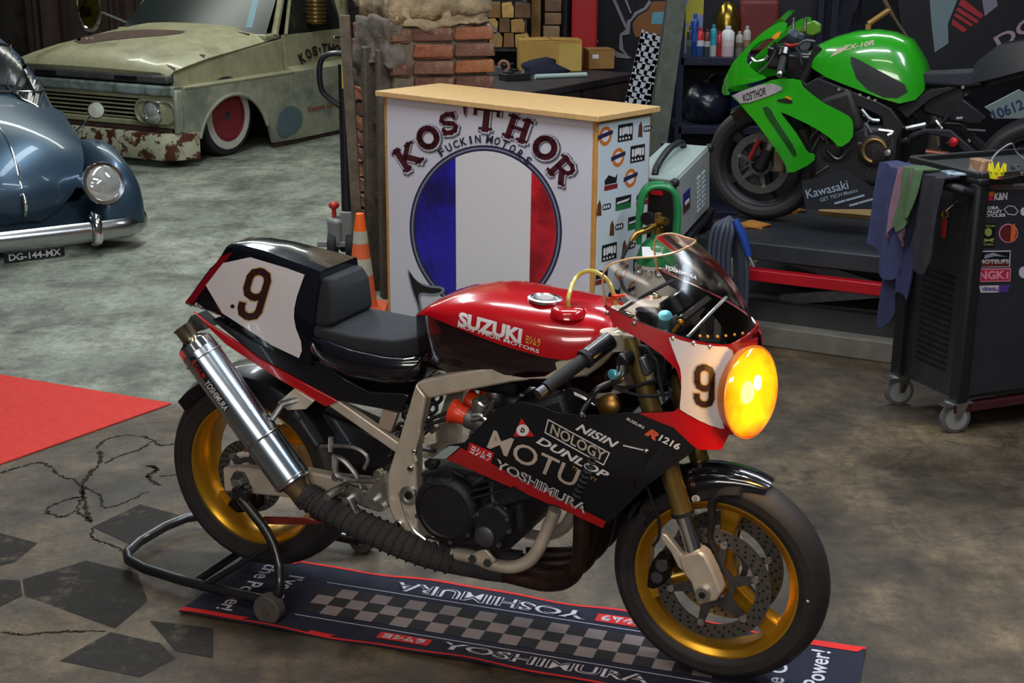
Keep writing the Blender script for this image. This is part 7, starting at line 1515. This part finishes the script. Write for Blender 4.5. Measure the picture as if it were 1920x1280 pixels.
# cockpit
for sy in (1, -1):
    a, b = KF.lat(*z1c([(890, 560)])[0], .22), KF.lat(*z1c([(850, 740)])[0], .32); g = G(); g.tube([Vector((v.x, v.y*sy, v.z)) for v in (a, b)], .018, 12); g.build('handlebar_grip', RUBBER, kb); g = G(); d_ = (b-a).normalized(); g.tube([Vector((v.x, v.y*sy, v.z)) for v in (b, b+d_*.025)], .014, 10); g.build('bar_end', STEEL, kb); g = G(); g.tube([Vector((v.x, v.y*sy, v.z)) for v in (a-d_*.05, a)], .028, 12); g.build('switch_housing', BLK, kb)
    g = G(); g.tube([Vector((v.x, v.y*sy, v.z)) for v in spline([KF.lat(*p, .25) for p in z1c([(790, 480), (760, 560), (690, 660), (600, 740)])], 4)], .006, 8); g.build('clutch_lever' if sy > 0 else 'brake_lever', DKSTEEL, kb)
for P, m_ in (([(500, 560), (560, 610), (660, 590), (700, 540)], STEEL), ([(780, 380), (800, 430), (790, 480)], RUBBER), ([(1030, 440), (1080, 520), (1110, 650)], RUBBER), ([(900, 400), (980, 420), (1060, 400)], REDM), ([(1060, 420), (1150, 360), (1270, 370)], DKSTEEL)):
    g = G(); g.tube(spline([KF.lat(*p, .15) for p in z1c(P)], 4), .008, 6); g.build('cockpit_cable', m_, kb)
g = G(); g.box((-.06, 0, .84), (.10, .20, .12)); g.box((-.18, 0, .80), (.14, .22, .14)); g.build('instrument_block', BLK, kb, bevel=.02); g = G(); p = KF.lat(*z1c([(1040, 300)])[0], 0); g.lathe([(.035, -.02), (.045, 0), (.04, .02), (.0001, .025)], p, (-.4, 0, 1), 20); g.build('dash_dome', mat('blue_grey_dash', rgb(60, 66, 80), .3), kb)
for i, u in enumerate((1010, 1150)):
    p = KF.lat(u/6.4+1330, 20+130/6.4, -.05); g = G(); g.cyl(p-Vector((0, 0, .04)), p+Vector((0, 0, .02)), .009, 8); g.build('fork_adjuster', STEEL, kb)
# maker's lettering on a dark belly board
bel = thing('belly_board', 'dark belly panel with pale workshop lettering under the green motorcycle', 'panel', (0, 0, 0))
q = [KF.lat(x, y, .25) for x, y in ((1503, 340), (1590, 318), (1668, 378), (1640, 392), (1510, 392))]; w3 = lambda v: KF.o+KF.d*v.x+KF.l*v.y+Vector((0, 0, v.z))
g = G(); q3 = [w3(v) for v in q]; g.prism(q3, -KF.l*.02); zmin = min(v.z for v in q3); g.build('belly_sheet', mat('belly_black', rgb(20, 22, 30), .5), bel)
BLB = bvh(G().add([Vector((-2, .252, -1)), Vector((1, .252, -1)), Vector((1, .252, 1)), Vector((-2, .252, 1))], [(0, 1, 2, 3)]))
PBL = mat('pale_blue_lettering', rgb(120, 134, 150), .6)
for tx, a, b, h in (('Kawasaki', (1512, 364), (1590, 345), 17), ('GET TECH Motors', (1538, 375), (1608, 356), 7)):
    o = pxtext(tx, a, b, h, KF, BLB, PBL, None, bold=.01, off=.003, step=None); o.parent = bel
    o.matrix_world = Matrix.Translation(KF.o)@Matrix.Rotation(KF.yaw, 4, 'Z')
# plate with blue digits behind the rear wheel
YP = 7.4; g = G(); q = [aty(x, y, YP) for x, y in ((1842, 204), (1912, 168), (1935, 180), (1935, 222), (1862, 222))]; npl = thing('number_board', 'pale board with dark blue digits behind the rear wheel', 'board', (0, 0, 0)); g.prism(q, (0, .015, 0)); g.build('board_sheet', mat('pale_board_blue', rgb(120, 130, 128), .6), npl); PLB = bvh(G().add([(0, YP-.001, 0), (6, YP-.001, 0), (6, YP-.001, 3), (0, YP-.001, 3)], [(0, 1, 2, 3)]))
pxtext('10612', (1862, 216), (1918, 194), 20, WF, PLB, mat('blue_digits', rgb(36, 56, 90), .5), npl, bold=.02, off=.002, step=None); g = G(); x_ = aty(1925, 222, YP); g.box((x_.x, YP+.02, .50), (.03, .03, x_.z-.50+.02), z0=True); g.build('board_stake', DKW, npl)
for a, b in (((1566, 381), (1620, 366)), ((1594, 385), (1640, 372))):     # two lines of print too small to read
    o = pxdecal(stroke([a, ((a[0]*2+b[0])/3, (a[1]*2+b[1])/3)], 4, False)+stroke([((a[0]*1.8+b[0]*1.2)/3, (a[1]*1.8+b[1]*1.2)/3), b], 4, False), KF, BLB, PBL, None, None, .003, 'small_print'); o.parent = bel
    o.matrix_world = Matrix.Translation(KF.o)@Matrix.Rotation(KF.yaw, 4, 'Z')
# ================================================================ GAS CYLINDER AND WELDER
cyl_o = Vector((.635, 6.12, 0)); gc_ = thing('gas_cylinder', 'white gas cylinder with green shoulder and valve guard beside the counter', 'gas cylinder', cyl_o)
GRN = mat('cylinder_green', rgb(24, 112, 60), .4, coat=.2); GRY = mat('cylinder_grey_white', rgb(168, 164, 156), .45, var=.1, vs=10); cr_ = .092
zt2 = aty(1222, 492, 6.12).z; ztop = aty(1222, 446, 6.12).z
g = G(); g.lathe([(cr_*.9, 0), (cr_, .02), (cr_, zt2)], (0, 0, 0), (0, 0, 1), 32); g.build('cylinder_body', GRY, gc_)
g = G(); g.lathe([(cr_*1.002, zt2), (cr_*.97, zt2+.03), (cr_*.80, zt2+.075), (cr_*.5, ztop-.005), (.03, ztop), (.03, ztop+.02)], (0, 0, 0), (0, 0, 1), 32); g.build('cylinder_shoulder', GRN, gc_)
g = G(); g.lathe([(.024, ztop), (.024, ztop+.05), (.016, ztop+.055), (.016, ztop+.11), (.0001, ztop+.115)], (0, 0, 0), (0, 0, 1), 16); g.tube([(0, 0, ztop+.06), (-.04, -.04, ztop+.05), (-.10, -.06, ztop+.03), (-.125, -.07, ztop+.0)], [.014, .016, .013, .010], 10); g.tube([(.0, 0, ztop+.08), (.03, -.05, ztop+.085)], .018, 12); g.build('brass_regulator', mat('brass_fitting', rgb(150, 116, 56), .3, .9, var=.2), gc_)
g = G(); g.cyl((-.045, -.05, ztop+.10), (-.06, -.075, ztop+.10), .028, 18); g.build('pressure_gauge', BLK, gc_)
zg = lambda y: aty(1226, y, 6.12).z
q = smooth_poly([Vector((x, 0, z)) for x, z in ((-.085, ztop-.02), (-.082, zg(375)), (-.055, zg(350)), (.0, zg(346)), (.055, zg(352)), (.085, zg(380)), (.080, ztop-.02))], 2, closed=False)
for y in (-.035, .035):
    g = G(); g.tube([v+Vector((0, y, 0)) for v in q], .013, 10); g.build('valve_guard', GRN, gc_)
g = G(); g.box((0, 0, zg(347)), (.09, .08, .016)); g.build('guard_bridge', GRN, gc_, bevel=.005)
g = G(); g.box((-.03, -.072, ztop-.045), (.085, .004, .05), Matrix.Rotation(-.85, 3, 'X')); g.build('hazard_label', WHT, gc_)
for k in range(5):
    a = math.radians(215+k*28); g = G(); g.torus((cr_*1.02*math.cos(a), cr_*1.02*math.sin(a), zt2-.02), (0.2, .3, 1) if k % 2 else (math.cos(a), math.sin(a), 0), .017, .004, 14, 6); g.build('chain_link', STEEL, gc_)
g = G(); g.tube(spline([cyl_o*0+Vector((-.12, -.07, ztop)), Vector((-.16, -.09, ztop-.08)), Vector((-.15, -.12, ztop-.2)), Vector((-.02, -.16, ztop-.28)), Vector((.10, -.14, ztop-.26)), Vector((.16, -.06, ztop-.2))], 5), .008, 8); g.build('gas_hose', RUBBER, gc_)
# cart + welder: front corner, right corner, left corner from the photograph on a level top
cF = aty(1272, 333, 6.66); zW = cF.z; wl, wwd, wh, tilt = .56, .235, .335, math.radians(9); _wa = math.radians(66)
wu = Vector((math.cos(_wa), math.sin(_wa), 0)); wn = Vector((-wu.y, wu.x, 0))
WFm = Frame((cF.x, cF.y, zW-wh), _wa)
wel = thing('welding_machine', 'grey welding machine with black top handle standing on its cart', 'welder', WFm.o, WFm.yaw); wel.rotation_euler = (0, -tilt, WFm.yaw)
WG_ = mat('light_grey_metal', rgb(150, 152, 152), .45, var=.1, vs=6); WD = mat('dark_plastic', rgb(24, 24, 26), .5)
g = G(); g.box((wl/2, wwd/2, wh/2), (wl, wwd, wh-.02)); wb = g.build('welder_case', WG_, wel, bevel=.006)
g = G(); g.box((wl/2, wwd/2, wh-.006), (wl-.02, wwd-.01, .012)); g.build('welder_lid', mat('pale_teal_grey', rgb(146, 160, 156), .4), wel, bevel=.003)
g = G(); g.box((-.008, wwd/2, wh/2-.005), (.03, wwd+.01, wh)); g.build('front_bezel', WD, wel, bevel=.01)
for x in (0, wl):
    for y in (0, wwd):
        g = G(); g.ball((x, y, wh-.012), .022, 12, 8); g.build('corner_bumper', WD, wel)
g = G(); g.tube(spline([Vector((wl*.10, wwd/2, wh)), Vector((wl*.18, wwd/2, wh+.035)), Vector((wl*.5, wwd/2, wh+.06)), Vector((wl*.82, wwd/2, wh+.035)), Vector((wl*.9, wwd/2, wh))], 5), .017, 10); g.build('top_handle', WD, wel)
for k in range(2):
    for j in range(8):
        g = G(); g.box((wl*(.66+.14*k), -.002, .06+j*.024), (.045, .006, .012)); g.build('vent_slot', mat('pale_vent', rgb(176, 184, 188), .5), wb)
g = G(); g.box((wl*.30, -.003, .20), (.10, .004, .055)); g.build('badge_blue', mat('badge_blue', rgb(36, 34, 110), .5), wb); g = G(); g.box((wl*.30, -.003, .15), (.10, .004, .045)); g.build('badge_black', mat('badge_brown', rgb(70, 44, 24), .5), wb); g = G(); g.box((wl*.30, -.0055, .172), (.06, .003, .016)); g.build('badge_mark', WHT, wb)
g = G(); g.box((-.025, wwd*.35, wh-.06), (.008, .06, .02)); g.build('front_badge', REDP, wel)
for y in (.3, .7):
    g = G(); g.cyl((-.02, wwd*y, .08), (-.05, wwd*y, .08), .022, 14); g.build('socket', BLK, wel)
g = G(); g.tube(spline([Vector((-.04, wwd*.3, .08)), Vector((-.10, wwd*.1, .06)), Vector((-.08, -.04, -.05)), Vector((.02, -.06, -.25)), Vector((.05, -.05, -.40))], 5), .011, 8); g.build('weld_cable', RUBBER, wel)
cart = thing('welder_cart', 'dark steel cart carrying the welding machine', 'cart', (WFm.o.x, WFm.o.y, 0), WFm.yaw); CZ = zW-wh
g = G(); g.box((wl/2, wwd/2, -.018), (wl+.06, wwd+.04, .03)); g.xf(Matrix.Translation((0, 0, CZ))@Matrix.Rotation(-tilt, 4, 'Y')); g.build('cart_tray', JB, cart, bevel=.004)
g = G(); g.box((wl/2, wwd/2, .16), (wl+.06, wwd+.04, .03)); g.build('cart_shelf', JB, cart, bevel=.004)
for x in (0, wl):
    for y in (0, wwd):
        g = G(); g.box((x, y, .1), (.03, .03, CZ-.13+math.tan(tilt)*x), z0=True); g.build('cart_post', JB, cart)
        g = G(); g.lathe([(.02, -.015), (.055, -.015), (.055, .015), (.02, .015)], (x, y, .055), (0, 1, 0), 20); g.build('cart_wheel', RUBBER, cart)
# cables hanging in loops on the cart's far end, blue torch
hk = Vector((aty(1368, 405, 6.60))); cab_ = thing('cable_coil', 'looped grey-blue welding cables hanging beside the welding machine', 'cable', (0, 0, 0)); CBM = mat('grey_blue_cable', rgb(48, 52, 66), .5)
for k in range(5):
    x0_, x1_ = 1330+k*9, 1378+k*5; yb_ = 560+random.uniform(-10, 40)
    P = [aty(1368, 408, 6.60), aty(x0_+8, 428, 6.59-.02*k), aty(x0_, 480, 6.58-.02*k), aty(x0_+4, yb_-20, 6.57-.02*k), aty((x0_+x1_)/2, yb_, 6.57-.02*k), aty(x1_, yb_-25, 6.57-.02*k), aty(x1_, 470, 6.58-.02*k), aty(1372, 412, 6.60)]
    g = G(); g.tube(spline(P, 5), .012, 8); g.build('cable_loop', CBM, cab_)
g = G(); g.tube([hk, Vector((hk.x, hk.y+.02, .0+.02))], .012, 8); g.lathe([(.12, 0), (.12, .015), (.0001, .02)], (hk.x, hk.y+.02, 0), (0, 0, 1), 20); g.build('cable_stand', JB, cab_)
g = G(); g.tube([aty(1378, 412, 6.50), aty(1392, 440, 6.49), aty(1404, 480, 6.48)], [.016, .022, .015], 12); g.build('torch_handle', mat('blue_torch', rgb(24, 56, 130), .4), cab_); g = G(); g.tube([aty(1404, 480, 6.48), aty(1414, 500, 6.47)], .008, 8); g.build('torch_neck', STEEL, cab_)

# ================================================================ TOOL TROLLEY
tA, tB = fl(1836, 345, 1.03), fl(1706, 312, 1.03)
tn = Vector((tA.x-tB.x, tA.y-tB.y, 0)); TD = tn.length; tn.normalize(); tu = Vector((-tn.y, tn.x, 0))   # tn: toward viewer (depth), tu: along front to the right
QF = Frame((tA.x, tA.y, 0), math.atan2(tu.y, tu.x)); TWd = .78; tz0, tz1 = .135, 1.03
tro = thing('tool_trolley', 'dark grey tool trolley with stickers on silver castors', 'tool trolley', QF.o, QF.yaw)
TG_ = mat('anthracite_metal', rgb(40, 40, 46), .5, .1, var=.12, vs=5); TBK = mat('black_trolley_plastic', rgb(20, 20, 22), .5)
g = G(); g.box((TWd/2, TD/2, (tz0+tz1)/2), (TWd-.05, TD-.06, tz1-tz0)); body = g.build('trolley_body', TG_, tro)
TFB = bvh(G().add([(-.3, .026, -.2), (TWd+.4, .026, -.2), (TWd+.4, .026, 1.5), (-.3, .026, 1.5)], [(0, 1, 2, 3)]))
g = G(); g.box((TWd/2+.02, .022, (tz0+tz1)/2+.0), (TWd-.08, .016, tz1-tz0-.04)); door_ = g.build('front_door', TG_, tro, bevel=.004); TFB = bvh(G().add([(-.3, .0138, -.2), (TWd+.4, .0138, -.2), (TWd+.4, .0138, 1.5), (-.3, .0138, 1.5)], [(0, 1, 2, 3)]))
for x, y in ((.02, .02), (TWd-.02, .02), (.02, TD-.02), (TWd-.02, TD-.02)):
    g = G(); g.box((x, y, (tz0+tz1)/2), (.06, .06, tz1-tz0+.01)); g.build('corner_post', TBK, tro, bevel=.015, seg=3)
g = G(); g.box((TWd/2, TD/2, tz1+.008), (TWd+.02, TD+.03, .03)); g.build('trolley_top', TBK, tro, bevel=.01, seg=3)
for c_, s_ in (((TWd/2, -.0, tz1+.03), (TWd, .02, .03)), ((0, TD/2, tz1+.03), (.02, TD, .03)), ((TWd/2, TD, tz1+.03), (TWd, .02, .03))):
    g = G(); g.box(c_, s_); g.build('top_rail', TBK, tro, bevel=.006)
for k in range(16):
    g = G(); g.box((.024, TD/2, .24+k*.026), (.006, TD*.45, .009)); g.build('side_louvre', BLKP, body)
g = G(); g.tube(smooth_poly([Vector((.02, .03, tz1-.05)), Vector((-.10, .03, tz1-.01)), Vector((-.10, TD-.03, tz1-.01)), Vector((.02, TD-.03, tz1-.05))], 2, closed=False), .018, 12); g.build('push_handle', TBK, tro)
g = G(); g.box((TWd/2, .03, tz0-.03), (TWd, .05, .03)); g.build('base_rail', mat('dark_red_rail', rgb(60, 20, 24), .5), tro)
def castor(x, y):
    g = G(); g.lathe([(.02, -.016), (.048, -.016), (.062, -.012), (.062, .012), (.048, .016), (.02, .016)], (x, y, .062), (.25, 1, 0), 30); w_ = g.build('castor_wheel', mat('grey_castor_tyre', rgb(84, 84, 86), .5), tro); g = G(); g.lathe([(.046, -.0175), (.047, .0175), (.0001, .0175)], (x, y, .062), (.25, 1, 0), 24); g.build('castor_disc', mat('silver_disc', rgb(170, 172, 176), .35, .6), w_)
    for s_ in (-1, 1):
        g = G(); g.prism([(x-.012, y+s_*.022, .06), (x+.012, y+s_*.022, .06), (x+.045, y+s_*.022, .132), (x-.02, y+s_*.022, .132)], (0, s_*.004, 0)); g.build('castor_fork', STEEL, w_)
    g = G(); g.box((x+.01, y, .132), (.09, .07, .008)); g.box((x-.05, y, .125), (.04, .05, .008)); g.build('castor_plate', STEEL, w_)
for x, y in ((.02, .03), (.02, TD-.03), (TWd-.04, .03), (TWd-.04, TD-.03)): castor(x, y)
# stickers (kept to the photographed place on the front)
ct = crop(1820, 320, 4.57)
def stk(polys, m, off=.001, name='sticker'): return pxdecal(polys, QF, TFB, m, door_, None, off, name)
def stx(body_, a, b, h, m, off=.0024, bold=.02, shear=0): return pxtext(body_, *ct([a, b]), h, QF, TFB, m, door_, bold=bold, off=off, step=None, shear=shear)
GYL = mat('grey_sticker', rgb(76, 72, 76), .5); SW = mat('white_sticker', rgb(180, 174, 180), .5); SR = mat('red_sticker', rgb(166, 36, 52), .5); SO = mat('orange_sticker', rgb(200, 90, 30), .5); SPk = mat('pink_sticker', rgb(196, 120, 140), .5); SG = mat('olive_sticker', rgb(130, 134, 70), .5); SV = mat('violet_sticker', rgb(70, 44, 120), .5)
stk([ct([(95, 85), (457, 80), (457, 160), (92, 160)])[0:4]], GYL); stk([ct([(165, 95), (270, 92), (265, 125), (158, 128)])], SR, .0018); stx('STAHL', (355, 112), (500, 108), 9, SW, shear=.2) if False else stx('Stahl', (355, 110), (500, 106), 9, SW, shear=.2)
stk([ct([(115, 180), (200, 178), (190, 218), (112, 220)])], SO); stk([ct([(112, 220), (190, 218), (185, 255), (110, 260)])], SR); stx('K&N', (195, 222), (315, 216), 14, SW, bold=.04, shear=.2)
stx('COBA', (105, 318), (240, 314), 6, SW, bold=.04); stx('VALLEY', (105, 350), (270, 345), 6, SW, bold=.04); stx('CYCLES', (98, 384), (295, 378), 6, SW, bold=.04); stk(stroke(ct([(285, 330), (320, 300), (370, 305), (405, 345), (380, 378), (320, 372)]), 1.6), SW)
stk([ct([(90, 450), (215, 450), (200, 655), (85, 655)])], BLKP); stk([ell(7, 8, 14, ct([(148, 525)])[0])], SG, .002); stk([[q for q in ct([(100, 575), (195, 600), (190, 610), (95, 590)])], ct([(195, 575), (100, 600), (105, 612), (198, 590)])], SG, .002); stx('TEAM', (100, 472), (205, 472), 4, SG); stx('RIDERS', (98, 630), (190, 630), 4, SG)
stk([ell(18, 18, 24, ct([(322, 535)])[0])], SPk); stk([ell(16, 16, 24, ct([(322, 535)])[0])], mat('brown_red_sticker', rgb(84, 30, 28), .5), .0018); stk([ct([(345, 470), (375, 450), (385, 540), (360, 615), (335, 600)])], SO, .0024)
stk([ct([(65, 685), (342, 682), (335, 825), (58, 828)])], SW); stk([ct([(72, 695), (334, 692), (328, 765), (68, 770)])], BLKP, .0018); stk([ct([(68, 775), (328, 770), (326, 818), (64, 822)])], mat('brown_red_sticker', rgb(84, 30, 28), .5), .0018); stx('MOTEUFS', (72, 778), (322, 774), 8, SW, .0028); stk([ct([(120, 720), (190, 700), (260, 725), (320, 735), (200, 730), (110, 755)])], GYP, .0026)
stk([ct([(42, 838), (345, 834), (338, 948), (38, 952)])], SPk); stk([ct([(52, 848), (336, 844), (330, 938), (48, 942)])], SR, .0018); stx('NGK', (65, 895), (290, 890), 16, SPk, .0028, .04); stk([ct([(305, 865), (322, 865), (318, 922), (298, 922)])], SPk, .0028)
stk([ct([(70, 985), (335, 978), (315, 1040), (85, 1044)])], SW); stk([ct([(240, 980), (335, 978), (315, 1040), (238, 1042)])], SV, .0018); stx('VENHILL', (92, 1012), (240, 1010), 7, SV, .0028, .03)
stk([ell(9, 11, 14, ct([(452, 870)])[0])], SW); stk([ell(6, 8, 14, ct([(452, 350)])[0])], SW)
# red key ring hanging at the side
g = G(); p = QF.fwd(1772, 402, -.03); g.torus(p, (1, .2, 0), .014, .003, 16, 6); ho = g.build('key_ring', GOLD); g2 = G(); g2.prism([(-.004, -.012, -.02), (-.004, .012, -.02), (-.004, .010, -.09), (-.004, -.008, -.095)], (.008, 0, 0))
ho.location = QF.o; ho.rotation_euler = (0, 0, QF.yaw); tag(ho, 'red key tag on a ring hanging at the trolley side', 'key tag'); g2.xf(Matrix.Translation(p)); g2.build('red_tag', mat('red_tag', rgb(150, 34, 34), .4), ho); g2 = G(); g2.tube([p+Vector((0, 0, .013)), p+Vector((.055, 0, .05))], .003, 6); g2.build('tag_hook', STEEL, ho)
# cloths over the handle
def cloth(lb, pa, pb, zb, m_, seed, dx=0., wid=.10, nm='cloth'):
    random.seed(seed); rows = []
    for k in range(15):
        t = k/14; r_ = []
        for j in range(13):
            u = j/12; y = pa+(pb-pa)*u+.012*math.sin(7*u+seed+k*.3)*(t); drop = t*zb*(.85+.3*math.sin(2.3*u+seed)**2)
            x = -.125-dx-.012*math.sin(11*u+seed*1.7+k*.15)-.03*t+(0 if k else .0)
            z = tz1+.022+dx*.4-max(0, drop-.02)
            if k == 0: x = -.06; z = tz1+.018+dx*.4
            r_.append(Vector((x, y, z)))
        rows.append(r_)
    g = G(); g.loft(rows, caps=False, closed=False); o = g.build(nm, m_, smooth=70, solid=.008, loc=QF.o, rot=(0, 0, QF.yaw)); return tag(o, lb, 'cloth')
CLb = mat('faded_blue_cloth', rgb(38, 42, 76), .9, var=.3, vs=14); CLg = mat('green_cloth', rgb(58, 80, 52), .9, var=.25, vs=16); CLp = mat('mauve_cloth', rgb(108, 80, 94), .9, var=.2, vs=14); CLd = mat('dark_grey_cloth', rgb(26, 24, 32), .9, var=.3, vs=14)
cloth('faded blue cloth draped over the trolley handle beside the lift', TD*.55, TD*1.02, .42, CLb, 1, .015); cloth('green cloth draped over the trolley handle', TD*.36, TD*.62, .24, CLg, 3, .030); cloth('mauve cloth under the green cloth on the trolley handle', TD*.50, TD*.70, .30, CLp, 5, .020); cloth('dark grey cloth draped over the trolley handle beside the corner post', TD*.10, TD*.42, .36, CLd, 7, .008); cloth('long navy cloth hanging lowest from the trolley handle', TD*.42, TD*.80, .60, mat('navy_overall_cloth', rgb(30, 34, 66), .9, var=.3, vs=12), 9, .0, nm='cloth')
# things on the trolley top
tz = tz1+.024
def tl(x, y): q = fl(x, y, tz); return QF.up(x, y, tz)
def put(name, g, m_, lb, cat, p, **k): 
    w_ = QF.o+QF.d*p.x+QF.l*p.y; o = g.build(name, m_, loc=(w_.x, w_.y, tz), rot=(0, 0, QF.yaw), **k); return tag(o, lb, cat)
p = tl(1868, 334); g = G(); g.lathe([(.026, 0), (.030, .03), (.029, .032), (.024, .006), (.0001, .006)], (0, 0, 0), (0, 0, 1), 20); 
yc = put('yellow_cup', g, mat('yellow_plastic', rgb(196, 186, 26), .4), 'yellow crown-shaped cup on the trolley top', 'cup', p)
for k in range(8):
    a = k*math.pi/4; g = G(); g.tube([(.027*math.cos(a), .027*math.sin(a), .028), (.031*math.cos(a), .031*math.sin(a), .058)], [.009, .002], 6); g.build('crown_tooth', mat('yellow_plastic', rgb(196, 186, 26), .4), yc)
p = tl(1812, 325); g = G(); g.prism([(-.10, -.03, 0), (.10, -.05, 0), (.12, .05, 0), (-.08, .06, 0)], (0, 0, .006)); put('paper_sheets', g, mat('paper_print', rgb(150, 164, 170), .6, second=rgb(60, 90, 104), ss=20, sm=(.45, .55)), 'printed paper sheets lying on the trolley top', 'paper', p)
p = tl(1838, 322); g = G(); g.prism([(x, y, 0) for x, y in rrect(.05, .09, .008, 2)], (0, 0, .05)); put('brown_pack', g, mat('brown_pack', rgb(130, 92, 66), .6, second=rgb(170, 150, 130), ss=25), 'small brown packet on the trolley top', 'packet', p, bevel=.004)
for i, (x, y, a, lb) in enumerate(((1895, 333, .3, 'chrome spanner lying on the trolley top beside the yellow cup'), (1908, 322, 1.0, 'dark ratchet lying on the trolley top behind the spanner'))):
    p = tl(x, y); g = G(); d_ = Vector((math.cos(a), math.sin(a), 0))*.08; g.tube([-d_+Vector((0, 0, .008)), d_+Vector((0, 0, .008))], .007, 8); g.lathe([(.016, -.007), (.016, .007), (.006, .008)], d_+Vector((0, 0, .008)), (0, 0, 1), 12); put('hand_tool', g, (CHROME, DKSTEEL)[i], lb, 'tool', p)
g = G(); p = tl(1900, 318); g.tube(spline([Vector((-.10, .02, .012)), Vector((-.05, .06, .05)), Vector((.0, .03, .10)), Vector((.05, .05, .06)), Vector((.10, .02, .012))], 5), .004, 6); put('coiled_cable', g, mat('grey_wire', rgb(120, 122, 126), .4), 'grey wire loop standing on the trolley top', 'wire', p)
